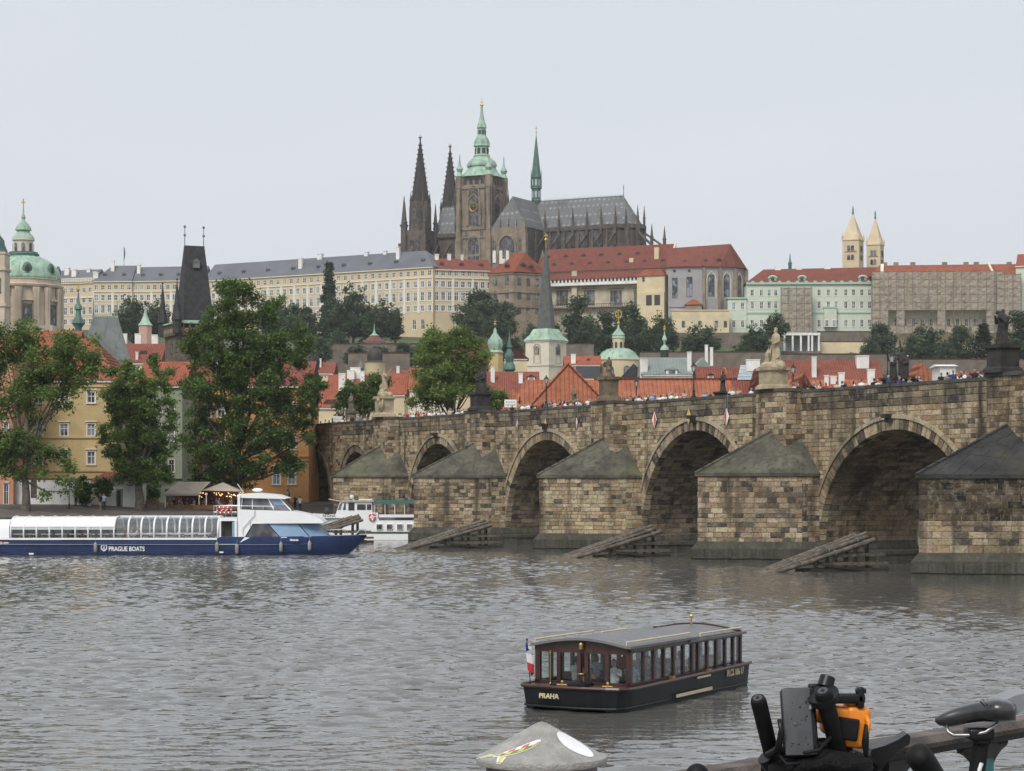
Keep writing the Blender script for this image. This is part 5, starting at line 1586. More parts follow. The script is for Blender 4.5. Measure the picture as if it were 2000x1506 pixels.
# low white annex and garden wall
ax = house('annex', 'low white annex with small red roof and grey door', 178, 268, 243, bzp(220, 243)-.3, 938, 921, M_plaster, M_redold, 6, rows=[], cols=[], hip=1.5)
s_ = 243/F
m = MB(); m.box((227-223)*s_, (240-223)*s_, -.08, .05, 0, Z_(955, 243)-ax.location.z); d = m.build('door', plain('grey_door', (.25, .26, .27), .6), ax)
m = MB(); m.box((229-223)*s_, (236-223)*s_, -.1, -.082, .2, Z_(958, 243)-ax.location.z); m.build('door_panel', M_dint, d)
gw = thing('garden_wall', 'white garden wall below the yellow house', 'wall', (X_(90, 241), 241, bzp(90, 241)-.3))
s_ = 241/F
m = MB(); wall_face(m, (28-90)*s_, (178-90)*s_, 0, Z_(937, 241)-gw.location.z, [((60-90)*s_, (72-90)*s_, 1.0, 3.0)]); m.poly([((28-90)*s_, .5, Z_(937, 241)-gw.location.z), ((28-90)*s_, 0, Z_(937, 241)-gw.location.z), ((178-90)*s_, 0, Z_(937, 241)-gw.location.z), ((178-90)*s_, .5, Z_(937, 241)-gw.location.z)]); m.build('wall', M_plaster, gw)
m = MB(); m.box((28-90)*s_, (178-90)*s_, -.06, .56, Z_(937, 241)-gw.location.z, Z_(935, 241)-gw.location.z); m.build('coping', M_redold, gw)
m = MB(); m.box((60-90)*s_, (72-90)*s_, .1, .2, 1.0, 3.0); m.build('shutter', M_dark_frame, gw)

# ---------------- restaurant tent
YT = 246.0; s_ = YT/F
tz = bzp(390, YT)
tn = thing('restaurant_tent', 'beige restaurant marquee with strings of warm lights', 'marquee', (X_(395, YT), YT, tz))
M_canv = plain('beige_canvas', (0.42, 0.36, 0.29), .85, var=.15, scale=.8)
lx = lambda p: (p-395)*s_
lz = lambda p: Z_(p, YT)-tz
m = MB()
A = [(lx(321), -.6, lz(964)), (lx(390), -.6, lz(964)), (lx(408), 1.5, lz(941)), (lx(345), 1.5, lz(941))]
m.add(A+[(lx(335), 4.2, lz(962)), (lx(402), 4.2, lz(962))], [(0, 1, 2, 3), (3, 2, 5, 4)])
m.add([(lx(321), -.6, lz(964)), (lx(390), -.6, lz(964)), (lx(390), -.6, lz(968)), (lx(321), -.6, lz(968))], [(3, 2, 1, 0)])
m.add([(lx(395), -.5, lz(958)), (lx(432), 1.5, lz(942)), (lx(470), -.5, lz(960)), (lx(470), 4, lz(960)), (lx(395), 4, lz(958))], [(0, 2, 1), (2, 3, 1), (0, 1, 4)])
m.build('canopy', M_canv, tn)
for px in (324, 390, 404, 468):
    m = MB(); m.tube([(lx(px), -.5, 0), (lx(px), -.5, lz(962))], .06, 6); m.build('pole', M_plaster, tn)
m = MB(); m.box(lx(330), lx(478), -.7, -.55, 0, .55); m.build('low_fence', plain('fence_wood', (.20, .10, .045), .8, var=.3), tn)
m = MB(); m.box(lx(330), lx(470), 4.0, 4.1, 0, 2.2); m.build('back_wall', plain('dark_red_cloth', (.11, .03, .025), .9, var=.4), tn)
M_bulb = bpy.data.materials.new('warm_bulb'); M_bulb.use_nodes = True
_b = M_bulb.node_tree.nodes['Principled BSDF']; _b.inputs['Emission Color'].default_value = (1, .62, .2, 1); _b.inputs['Emission Strength'].default_value = 0.8
random.seed(9)
bm_ = MB(); bm_.ball((0, 0, 0), .07, 6, 4); bme = bm_.mesh('light_bulb', M_bulb)
for k in range(34):
    px = random.uniform(380, 468); inst('light_bulb', bme, tn, (lx(px), random.uniform(-.3, 2.5), lz(random.uniform(962, 972))))
tm = MB(); tm.box(-.5, .5, -.4, .4, .7, .75); tm.box(-.05, .05, -.05, .05, 0, .7); tme = tm.mesh('cafe_table', plain('table_wood', (.17, .09, .05), .6))
for k, px in enumerate((340, 360, 380, 412, 432, 455)):
    inst('cafe_table', tme, None, (X_(px, YT), YT+.9+.8*(k % 2), tz), 0)
    o = bpy.context.scene.objects[-1] if False else COL.objects[-1]
    tag(o, 'wooden cafe table %s under the marquee' % ['leftmost', 'second from left', 'third from left', 'third from right', 'second from right', 'rightmost'][k], 'table', 'tables under the marquee')
wh_ = ['far left', 'left', 'left middle', 'middle', 'right middle', 'right', 'far right']
for k in range(18):
    px = 330+8.1*k; cn = ['red', 'black', 'white', 'grey', 'red', 'dark blue', 'beige', 'black', 'pink'][k % 9]
    person('seated guest in %s top under the marquee, %s' % (cn, wh_[min(6, k//3)]), (X_(px, YT), YT+.3+1.4*((k*7) % 3)/2, tz+.5), random.uniform(-PI, PI), SEAT[k % 2], dict(CLOTH)[cn], 1.0, 'guests under the marquee')
# lone chairs and bench left of the marquee
bt = thing('bench', 'small wooden bench left of the marquee', 'bench', (X_(297, 243), 243, bzp(297, 243)))
m = MB(); m.box(-.8, .8, -.2, .2, .42, .48); m.build('seat', MT['table_wood'], bt)
m = MB(); m.box(-.8, .8, .2, .25, .5, .95); m.build('backrest', MT['table_wood'], bt)
for x in (-.7, .7):
    m = MB(); m.box(x-.05, x+.05, -.18, .22, 0, .42); m.build('leg', MT['table_wood'], bt)
# people on the quay
for px, feet, cn, pose, lab in ((148, 988, 'pink', 0, 'person in pink top standing by the leafy doorway'), (157, 988, 'black', 1, 'person in black beside the leafy doorway'), (161, 987, 'grey', 0, 'person in grey top right of the leafy doorway'),
                           (196, 997, 'black', 2, 'person in black dress walking before the white annex'), (203, 996, 'light blue', 3, 'person in light blue top walking before the white annex'), (615, 972, 'white', 2, 'person in white top under the land arch of the bridge'),
                           (620, 970, 'black', 0, 'person in black under the land arch of the bridge'), (636, 968, 'light blue', 0, 'person in light blue top right under the land arch'), (576, 997, 'black', 1, 'person in black standing on the quay before the orange house'),
                           (586, 999, 'white', 0, 'person in white top on the quay before the orange house'), (561, 985, 'white', 1, 'person in white top by the orange house corner'), (563, 984, 'dark blue', 0, 'person in dark blue by the orange house corner')):
    # find the depth where the quay meets this row
    best = min(np.arange(215, 285, .5), key=lambda Y: abs(bz(X_(px, Y), Y)-Z_(feet, Y)))
    person(lab, (X_(px, best), best, bz(X_(px, best), best)), random.uniform(-PI, PI), PM[pose], dict(CLOTH)[cn], 1.03, 'people on the quay')
# quay lamp
ql = thing('quay_lamp', 'thin black lamp post on the quay left of the leafy doorway', 'lamp', (X_(135, 236), 236, bzp(135, 236)))
m = MB(); m.lathe([(.12, 0), (.1, .5), (.05, .6), (.04, 3.0), (.08, 3.05)], 8); m.build('post', M_black, ql)
m = MB(); m.lathe([(.1, 3.05), (.2, 3.5), (.05, 3.75)], 6); m.build('lantern', MT['lantern_glass'], ql)

# ================================================================ trees
def leaf_mat(name, c0, c1, c2, trans=.45):
    m = bpy.data.materials.new(name); m.use_nodes = True
    t = m.node_tree; b = t.nodes['Principled BSDF']; out = t.nodes['Material Output']
    gm = N(t, 'ShaderNodeNewGeometry'); r = N(t, 'ShaderNodeValToRGB')
    r.color_ramp.elements[0].color = (*c0, 1); r.color_ramp.elements[1].color = (*c2, 1)
    e = r.color_ramp.elements.new(.55); e.color = (*c1, 1)
    t.links.new(gm.outputs['Random Per Island'], r.inputs[0])
    c = mixc(t, r.outputs[0], tuple(x*.6 for x in c0), noise(t, .35, 3.0, lo=.45, hi=.7))
    t.links.new(c, b.inputs['Base Color']); b.inputs['Roughness'].default_value = .6; b.inputs['Specular IOR Level'].default_value = .25
    tr = N(t, 'ShaderNodeBsdfTranslucent'); t.links.new(c, tr.inputs[0])
    mx = N(t, 'ShaderNodeMixShader'); mx.inputs[0].default_value = trans
    t.links.new(b.outputs[0], mx.inputs[1]); t.links.new(tr.outputs[0], mx.inputs[2]); t.links.new(mx.outputs[0], out.inputs[0])
    MT[name] = m
    return m
L_dark = leaf_mat('dark_leaves', (0.078, 0.129, 0.037), (0.122, 0.195, 0.053), (0.202, 0.290, 0.087))
L_mid = leaf_mat('green_leaves', (0.098, 0.165, 0.042), (0.160, 0.246, 0.064), (0.260, 0.353, 0.100))
L_pale = leaf_mat('pale_leaves', (0.117, 0.185, 0.046), (0.187, 0.264, 0.068), (0.298, 0.361, 0.107))
L_far = leaf_mat('far_leaves', (0.056, 0.093, 0.050), (0.087, 0.134, 0.068), (0.137, 0.186, 0.092))  # lifted, bluish greens: distance haze painted into the leaf colour
L_con = leaf_mat('conifer_needles', (0.0390, 0.0650, 0.0442), (0.0572, 0.0910, 0.0598), (0.0806, 0.1196, 0.0754))
M_bark = plain('bark', (0.13, 0.115, 0.092), .95, var=.45, scale=3.0, dirt=(0.24, 0.22, 0.18), bmp=.6)
def leaves_mesh(name, centers, per, sigma, size, mat, seed, flat=.8):
    rg = np.random.default_rng(seed)
    C = np.repeat(np.asarray(centers, float), per, axis=0)
    n = len(C)
    P = C + rg.normal(size=(n, 3))*np.asarray(sigma)*np.array([1, 1, flat])
    nr = rg.normal(size=(n, 3)); nr[:, 2] = np.abs(nr[:, 2])+.35
    nr /= np.linalg.norm(nr, axis=1)[:, None]
    a = np.cross(nr, rg.normal(size=(n, 3))); a /= np.linalg.norm(a, axis=1)[:, None]
    b = np.cross(nr, a)
    s = size*(.55+.9*rg.random(n))[:, None]
    v = np.stack([P-a*s*.62, P-b*s*.34+nr*s*.12, P+a*s*.62, P+b*s*.34+nr*s*.12], 1).reshape(-1, 3).astype(np.float32)
    me = bpy.data.meshes.new(name)
    me.vertices.add(4*n); me.vertices.foreach_set('co', v.ravel())
    me.loops.add(4*n); me.loops.foreach_set('vertex_index', np.arange(4*n, dtype=np.int32))
    me.polygons.add(n); me.polygons.foreach_set('loop_start', np.arange(n, dtype=np.int32)*4); me.polygons.foreach_set('loop_total', np.full(n, 4, np.int32))
    me.materials.append(mat); me.update(calc_edges=True)
    return me
def blob_points(blobs, n, seed, shell=.45):
    """points through a union of ellipsoids (cx,cy,cz,rx,ry,rz)"""
    rg = np.random.default_rng(seed)
    vol = np.array([b[3]*b[4]*b[5] for b in blobs])**.8
    pk = rg.choice(len(blobs), n, p=vol/vol.sum())
    d = rg.normal(size=(n, 3)); d /= np.linalg.norm(d, axis=1)[:, None]
    r = rg.random(n)**shell
    B = np.array(blobs)[pk]
    return B[:, :3]+d*r[:, None]*B[:, 3:]
def big_tree(name, label, tpx, tpy, Y, base, ell, nclump, per, size, mat, seed, trunk_r=.4, fork=.3, sig=.55, zb=None, group='trees on the island bank', limbs=16):
    """ell: crown lobes as (px, py, rx, ry) in photo pixels at depth Y"""
    s = Y/F; zb_ = bz(X_(tpx, Y), Y)-.1 if zb is None else zb
    t = thing(name, label, 'tree', (X_(tpx, Y), Y, zb_), 0, group)
    rnd = random.Random(seed)
    bl = [((px-tpx)*s, rnd.uniform(-.25, .25)*rx_*s, Z_(py, Y)-zb_, rx_*s, rx_*s*.85, ry_*s) for px, py, rx_, ry_ in ell]
    sat = []
    for (x, y, z, a, b_, c) in bl:
        for k in range(5):
            th = rnd.uniform(0, 2*PI); el = rnd.uniform(-.9, 1.2); q = rnd.uniform(.28, .48)
            sat.append((x+a*.92*math.cos(th)*math.cos(el), y+b_*.92*math.sin(th)*math.cos(el), z+c*.95*math.sin(el), a*q, b_*q, c*q*.8))
    pts = np.concatenate([blob_points([(x, y, z, a*.95, b_*.95, c*.95) for x, y, z, a, b_, c in bl], int(nclump*.62), seed, .5), blob_points(sat, int(nclump*.62), seed+5, .6)])
    me = leaves_mesh('crown', pts, int(per*1.45), sig*.72, size*.72, mat, seed)
    inst('crown', me, t)
    top = max(b[2] for b in bl); fz = top*fork
    m = MB()
    m.tube([(0, 0, -.6), (.05, 0, fz*.35), (-.08, 0, fz*.7), (0, 0, fz), (.1, .1, fz+(top-fz)*.5), (0, 0, top)], [trunk_r*1.35, trunk_r, trunk_r*.85, trunk_r*.75, trunk_r*.4, .05], 9)
    for k in range(limbs):
        q = Vector(pts[rnd.randrange(len(pts))]); z0 = fz*rnd.uniform(.75, 1.0)+(min(q.z, top)-fz)*rnd.uniform(0, .45)
        z0 = max(fz*.6, min(z0, top*.8))
        p0 = Vector((0, 0, z0)); mid = p0.lerp(q, .5)+Vector((0, 0, -.06*(q-p0).length+rnd.uniform(-.3, .3)))
        r0 = trunk_r*.42*(1-.5*z0/top)
        m.tube([p0, mid, q], [r0, r0*.6, .03], 6)
    m.build('trunk', M_bark, t, smooth=60)
    return t
big_tree('plane_tree', 'loose leafy tree with pale limbs before the yellow house', 50, 998, 230, 0,
         [(20, 670, 50, 45), (95, 690, 65, 55), (150, 690, 52, 45), (40, 780, 60, 60), (120, 760, 55, 55), (165, 720, 40, 32), (5, 850, 40, 45), (60, 880, 50, 50), (110, 920, 42, 40), (140, 945, 16, 40), (95, 965, 12, 35), (-20, 740, 50, 70), (60, 650, 30, 26), (0, 915, 40, 35)],
         330, 52, .38, L_mid, 101, .42, .28, .55, limbs=15)
big_tree('plane_tree', 'medium tree with yellow tinged top between two taller trees', 272, 998, 240, 0,
         [(270, 760, 45, 50), (240, 800, 42, 55), (310, 800, 44, 60), (270, 850, 62, 60), (220, 860, 26, 40), (325, 870, 28, 50), (250, 920, 40, 30), (290, 925, 40, 26), (315, 735, 22, 36), (235, 735, 20, 36), (272, 905, 50, 40)],
         270, 78, .36, L_mid, 102, .5, .25, .45, limbs=18)
big_tree('plane_tree', 'tall dark tree rising beside the slate bridge tower', 462, 996, 252, 0,
         [(470, 600, 45, 48), (425, 640, 50, 55), (520, 640, 50, 55), (400, 700, 50, 60), (470, 700, 70, 70), (560, 700, 52, 60), (595, 770, 38, 45), (420, 780, 60, 60), (500, 790, 75, 70), (570, 820, 45, 60), (390, 850, 38, 55), (450, 870, 65, 60), (530, 880, 55, 60), (400, 915, 40, 35), (470, 930, 55, 30), (565, 890, 30, 45), (480, 565, 28, 24), (440, 580, 25, 25)],
         560, 80, .38, L_dark, 103, .75, .16, .55, limbs=26)
big_tree('lime_tree', 'bright green tree behind the bridge left of the black figure pair', 880, 860, 300, 0,
         [(870, 690, 50, 50), (905, 700, 45, 60), (840, 740, 42, 45), (880, 760, 60, 45), (925, 740, 28, 45), (850, 655, 25, 26), (895, 650, 22, 26), (830, 780, 32, 25)],
         260, 62, .42, L_pale, 104, .45, .4, .6, zb=4.0, group='trees behind the bridge', limbs=24)
big_tree('lime_tree', 'low dark tree behind the tall statue column', 708, 860, 300, 0, [(705, 780, 40, 32), (730, 765, 28, 28), (680, 795, 24, 26), (728, 800, 22, 20)], 90, 70, .42, L_dark, 105, .3, .5, .5, zb=4.0, group='trees behind the bridge')
big_tree('lime_tree', 'small green tree right of the black figure pair', 968, 860, 292, 0, [(968, 785, 22, 18), (955, 770, 14, 20)], 40, 60, .4, L_mid, 106, .25, .5, .4, zb=4.0, group='trees behind the bridge')
big_tree('lime_tree', 'dark tree beside the orange house at the bridge end', 590, 860, 272, 0, [(608, 770, 26, 32), (590, 810, 22, 30)], 60, 70, .4, L_dark, 107, .3, .5, .4, zb=4.0, group='trees behind the bridge')
def bush(label, px, py, Y, rx_, ry_, mat, seed, n=30, per=60, size=.3, zb=None):
    s = Y/F; z0 = (Z_(py+ry_, Y) if zb is None else zb)
    t = thing('bush', label, 'bush', (X_(px, Y), Y, z0), 0)
    pts = blob_points([(0, 0, ry_*s, rx_*s, rx_*s*.6, ry_*s)], n, seed)
    inst('foliage', leaves_mesh('foliage', pts, per, .22, size, mat, seed), t)
    m = MB(); m.tube([(0, 0, -.3), (.05, 0, ry_*s*1.2)], [.08, .03], 6); m.build('stem', M_bark, t)
bush('dark ivy bush over the garden doorway', 162, 962, 240, 15, 28, L_dark, 121)
bush('dark creeper on the annex wall', 200, 952, 241.5, 17, 16, L_dark, 122)
bush('potted dark shrub by the sage green shop front', 300, 965, 255, 12, 22, L_dark, 123)
# ================================================================ the old town behind the bridge
def tower_roof(m, w0, w1, z0, z1, rid, mi=0):
    """steep hipped roof: square base 2*w0, ridge half length rid along local x, small top width w1"""
    vs = [(-w0, -w0, z0), (w0, -w0, z0), (w0, w0, z0), (-w0, w0, z0), (-rid, -w1, z1), (rid, -w1, z1), (rid, w1, z1), (-rid, w1, z1)]
    m.add(vs, [(0, 1, 5, 4), (1, 2, 6, 5), (2, 3, 7, 6), (3, 0, 4, 7), (4, 5, 6, 7)], mi)
def finial(m, x, y, z, h, r=.22, mi=0):
    m.tube([(x, y, z-.2), (x, y, z+h)], .06, 6, mi); m.ball((x, y, z+h*.55), r, 8, 6, mi); m.ball((x, y, z+h), r, 8, 6, mi)
# ---- tall slate bridge tower; local x along the river face, turned like the bridge
YT = 338.0; s = YT/F; zb = 4.0
M_twr = plain('brown_tower_stone', (0.135, 0.105, 0.08), .9, var=.35, scale=.8, dirt=(0.05, 0.042, 0.036), bmp=.4)
tw = thing('bridge_tower', 'tall bridge tower with steep black slate roof and two ball finials', 'tower', (X_(372, YT), YT+4, zb), BROT-PI/2)
# after turning, local -y faces along the bridge (right and towards the camera), local -x faces upstream (left)
zz = lambda py: Z_(py, YT)-zb
m = MB(); m.box(-3.7, 3.7, -3.7, 3.7, 0, zz(655)); sh_ = m.build('shaft', M_twr, tw)
for zc in (zz(690), zz(730)):
    for (x, y, r) in ((0, -3.72, 0), (-3.72, 0, -PI/2)):
        inst('window', window_mesh(1.0, 2.0, 'pdo'), sh_, (x, y, zc), r)
m = MB(); m.box(-4.1, 4.1, -4.1, 4.1, zz(655), zz(649)); m.box(-3.3, 3.3, -3.3, 3.3, zz(649), zz(630)); m.build('gallery_floor', M_twr, tw)
for i in range(9):
    for (x, y) in ((-3.9+i*.975, -3.9), (-3.9+i*.975, 3.9), (-3.9, -3.9+i*.975), (3.9, -3.9+i*.975)):
        m = MB(); m.box(x-.16, x+.16, y-.16, y+.16, zz(649), zz(632)); m.build('gallery_post', M_twr, tw)
m = MB(); m.box(-4.05, 4.05, -4.05, -3.85, zz(649), zz(641)); m.box(-4.05, -3.85, -3.85, 4.05, zz(649), zz(641)); m.build('parapet', plain('ochre_stone', (.30, .23, .12), .9, var=.3), tw)
m = MB(); m.box(-4.2, 4.2, -4.2, 4.2, zz(632), zz(629)); m.frustum(-4.0, 4.0, -4.0, 4.0, zz(629), zz(624), 1.6, 1.6); m.build('eave', M_copper, tw)
m = MB(); tower_roof(m, 2.5, .25, zz(629), zz(475), 1.6); ro = m.build('roof', M_slated, tw)
m = MB(); m.box(-.5, .5, -1.35, -.5, zz(520), zz(508)); m.slab([(-.6, zz(508)), (.6, zz(508)), (0, zz(502))], -1.45, -.4); m.build('roof_hatch', M_lead, ro)
for x in (-1.55, 1.55):
    m = MB(); finial(m, x, 0, zz(475), 3.0, .22); m.build('ball_finial', M_lead, tw, smooth=True)
for (x, y) in ((-4.0, -4.0), (4.0, -4.0), (-4.0, 4.0)):
    m = MB(); m.lathe([(.75, zz(652)), (.75, zz(627)), (.95, zz(626)), (.5, zz(600)), (.08, zz(552)), (.03, zz(545))], 8, (x, y, 0)); m.ball((x, y, zz(547)), .16, 6, 5)
    m.build('corner_turret', M_slated, tw)
# ---- lower grey tower
YJ = 344.0; tj = thing('small_tower', 'short tower with steep grey hipped roof and two spikes', 'tower', (X_(199, YJ), YJ+3, 4.0), BROT-PI/2)
zz = lambda py: Z_(py, YJ)-4.0
m = MB(); m.box(-2.9, 2.9, -2.9, 2.9, 0, zz(702)); m.build('shaft', P_pale, tj)
m = MB(); tower_roof(m, 3.3, .2, zz(704), zz(616), 2.0); ro = m.build('roof', M_lead, tj)
m = MB(); m.box(-2.0, 2.0, -.25, .25, zz(617), zz(614)); m.build('ridge_cap', M_copper, ro)
for x in (-1.95, 1.95):
    m = MB(); m.lathe([(.22, 0), (.1, .8), (.04, 2.6), (.02, 3.0)], 6, (x, 0, zz(616))); m.build('spike', M_lead, tj)
# ---- domed baroque church
YD = 560.0; s = YD/F; zb = 14.0
dc = thing('domed_church', 'baroque church with great green copper dome and gilded lantern', 'church', (X_(32, YD), YD+8, zb), 0)
YD2 = YD+8; zz = lambda py: Z_(py, YD2)-zb
pxm = lambda p: p*YD2/F
P_nic = plain('pinkish_stone', (0.58, 0.49, 0.39), .9, var=.15, scale=.3, streak=(.36, .29, .22))
rD = pxm(72)
m = MB(); m.lathe([(rD*.98, zz(720)), (rD*.98, zz(566)), (rD*1.06, zz(564)), (rD*1.08, zz(560)), (rD*.99, zz(558)), (rD*.99, zz(551)), (rD*1.02, zz(549)), (rD*.97, zz(547))], 32); dr = m.build('drum', P_nic, dc, smooth=30)
pr = []
for k in range(13):
    a = PI/2*k/12*.93; pr.append((rD*1.0*math.cos(a), zz(549)+pxm(52)*math.sin(a)))
m = MB(); m.lathe(pr, 48); dm = m.build('dome', M_copper, dc, smooth=True)
for k in range(16):
    a = 2*PI*k/16+.1; m = MB(); m.tube([(r*math.cos(a)*1.005, r*math.sin(a)*1.005, z) for r, z in pr], .14, 5); m.build('dome_rib', M_copper, dm)
for k in range(8):
    a = -PI/2+.33+2*PI*k/8; r = rD*.93; m = MB(); m.ball((0, 0, 0), 1.25, 10, 8, 0, (1, .5, 1.35)); m.ball((0, -.45, 0), .75, 8, 6, 1, (1, .4, 1.3)); m.tube([(-1.4, -.1, -1.4), (0, -.3, -1.1), (1.4, -.1, -1.4)], .3, 6)
    m.build('oval_dormer', [M_copperd, M_dint], dm, loc=(r*math.cos(a), r*math.sin(a), zz(530)), rz=a+PI/2)
for k in range(8):
    a = -PI/2+.33+2*PI*k/8; m = MB()
    o = inst('drum_window', window_mesh(pxm(13), pxm(40), 'adfo'), dr, (rD*1.0*math.cos(a), rD*1.0*math.sin(a), zz(640)), a+PI/2)
    m = MB(); m.slab([(-pxm(13), 0), (pxm(13), 0), (0, pxm(8))], -.4, .3); m.build('pediment', P_nic, dr, loc=(rD*math.cos(a), rD*math.sin(a), zz(592)), rz=a+PI/2)
    for da in (-.26, -.2, .2, .26):
        a2 = a+da; m = MB(); m.lathe([(.55, zz(720)), (.5, zz(580)), (.75, zz(572)), (.75, zz(566))], 8, (rD*1.03*math.cos(a2), rD*1.03*math.sin(a2), 0)); m.build('column', P_nic, dr, smooth=40)
m = MB(); m.lathe([(pxm(30), zz(501)), (pxm(31), zz(497)), (pxm(28), zz(495)), (pxm(28), zz(493))], 24); m.build('balustrade', M_copperd, dc)
m = MB(); m.lathe([(pxm(19), zz(496)), (pxm(19), zz(471)), (pxm(22), zz(470)), (pxm(22), zz(467))], 16); ln_ = m.build('lantern', P_pale, dc, smooth=30)
for k in range(8):
    a = -PI/2+.2+2*PI*k/8; inst('lantern_window', window_mesh(pxm(6), pxm(17), 'ado'), ln_, (pxm(19.4)*math.cos(a), pxm(19.4)*math.sin(a), zz(493)), a+PI/2)
m = MB(); m.lathe([(pxm(22), zz(467)), (pxm(19), zz(461)), (pxm(14), zz(456)), (pxm(12), zz(451)), (pxm(16), zz(450)), (pxm(15), zz(445)), (pxm(9), zz(437)), (pxm(4), zz(432)), (pxm(3), zz(428)), (pxm(4.5), zz(425)), (pxm(2), zz(421)), (pxm(1.2), zz(402))], 16); m.build('cupola', M_copper, dc, smooth=30)
m = MB(); m.ball((0, 0, zz(422)), pxm(3.5), 8, 6); m.tube([(0, 0, zz(404)), (0, 0, zz(388))], .15, 6); m.box(-pxm(4), pxm(4), -.12, .12, zz(396), zz(394)); m.build('cross', M_gold, dc)
m = MB(); m.box(-rD*1.3, rD*1.0, -rD, rD*1.2, 0, zz(640)); m.build('nave', P_nic, dc)
# bell tower fragment at the left edge
bt_ = thing('bell_tower', 'pinkish bell tower with green top cut by the left edge', 'tower', (X_(-8, 545), 545, 12.0), 0)
zz2 = lambda py: Z_(py, 545)-12.0
m = MB(); q = 22*545/F; m.box(-q, q, -q, q, 0, zz2(498)); m.box(-q*1.12, q*1.12, -q*1.12, q*1.12, zz2(530), zz2(525)); m.box(-q*1.12, q*1.12, -q*1.12, q*1.12, zz2(600), zz2(594)); m.box(-q*1.08, q*1.08, -q*1.08, q*1.08, zz2(498), zz2(494)); m.build('shaft', P_nic, bt_)
m = MB(); m.lathe([(q*1.1, zz2(494)), (q*.8, zz2(478)), (q*.75, zz2(470)), (q*.4, zz2(460)), (q*.15, zz2(440)), (.1, zz2(420))], 12); m.build('helm', M_copperd, bt_, smooth=30)
inst('window', window_mesh(2.2, 4.5, 'ado'), bt_, (q*.3, -q-.02, zz2(575)))
# ---- steeples and small domes
def onion(label, px, Y, parts, base, cat='steeple', name='church_steeple', seg=12, cross=None, zb=None):
    """parts: list of (material, [(r_px, py)...])"""
    zb_ = hz(X_(px, Y), Y)-1 if zb is None else zb
    t = thing(name, label, cat, (X_(px, Y), Y, zb_), 0)
    for nm, mt, pr in parts:
        m = MB(); m.lathe([(max(.04, r*Y/F), Z_(py, Y)-zb_) for r, py in pr], seg, rot=PI/8 if seg == 8 else 0); m.build(nm, mt, t, smooth=35)
    if cross:
        m = MB(); c = cross; h = 6*Y/F; z = Z_(c, Y)-zb_
        m.ball((0, 0, z-h*.6), .3, 8, 6); m.tube([(0, 0, z-h), (0, 0, z+h)], .09, 6); m.box(-h*.5, h*.5, -.07, .07, z+h*.2, z+h*.4); m.build('cross', M_gold, t)
    return t
onion('slender dark green lantern spire left of the small tower', 153, 420, [('spire', M_copperd, [(7, 690), (7, 640), (13, 632), (11, 626), (6, 618), (5, 606), (8, 604), (7, 598), (3, 592), (2, 580), (.6, 566)])], 0, seg=8, cross=562)
onion('pink turret with pointed green copper roof', 284, 400, [('turret', plain('pink_plaster', (.52, .33, .28), .9, var=.1), [(13, 690), (13, 636)]), ('roof', M_copper, [(15, 636), (9, 628), (4, 616), (1.5, 605), (.5, 597)])], 0, seg=8, cat='turret', name='turret')
onion('round black dome with small lantern behind the tall dark tree', 608, 400, [('drum', P_pale, [(15, 745), (15, 722)]), ('dome', M_slated, [(17, 722), (16, 716), (17, 706), (15, 696), (10, 690), (7, 688), (7, 676), (9, 675), (7, 668), (2, 663), (.6, 655)])], 0, cat='dome', name='church_dome')
onion('brown black dome on yellow octagonal drum', 732, 420, [('drum', P_crm, [(20, 790), (20, 712), (22, 709)]), ('dome', plain('brown_slate', (.045, .038, .036), .7, var=.25, scale=.6), [(22, 709), (15, 704), (15.5, 695), (14, 688), (9, 682), (4, 680), (3, 676)])], 0, cat='dome', name='church_dome', seg=16)
onion('bright green onion dome on yellow bell tower', 967, 470, [('shaft', P_yel, [(16, 760), (16, 691), (18, 689)]), ('onion', M_copper, [(18, 689), (13, 684), (16, 674), (14, 664), (8, 656), (4, 651), (3, 644), (1, 640)])], 0, seg=8, cross=630)
onion('dark green slender onion steeple beside the yellow bell tower', 995, 455, [('steeple', M_copperd, [(9, 760), (9, 726), (13, 722), (12, 714), (8, 708), (9, 700), (10, 694), (7, 688), (4, 682), (6, 678), (3, 668), (1, 655), (.4, 640)])], 0, seg=8)
onion('tiny green onion spire above the grey roof', 1298, 470, [('base', M_slated, [(8, 720), (8, 688)]), ('onion', M_copper, [(9, 684), (7, 678), (2, 674), (2, 669), (5, 664), (4, 659), (1.5, 654), (1, 646)])], 0, seg=10, cross=640)
onion('small dark lantern behind red roofs left', 820-115, 440, [('lantern', M_lead, [(4, 740), (4, 722), (6, 720), (4, 712), (1, 704)])], 0, seg=8)
onion('small green spire beyond the castle roofs', 1543, 900, [('spire', M_copperd, [(3.5, 535), (3.5, 516), (4.5, 515), (2, 510), (1.2, 503), (.4, 494)])], 0, seg=8, zb=70)
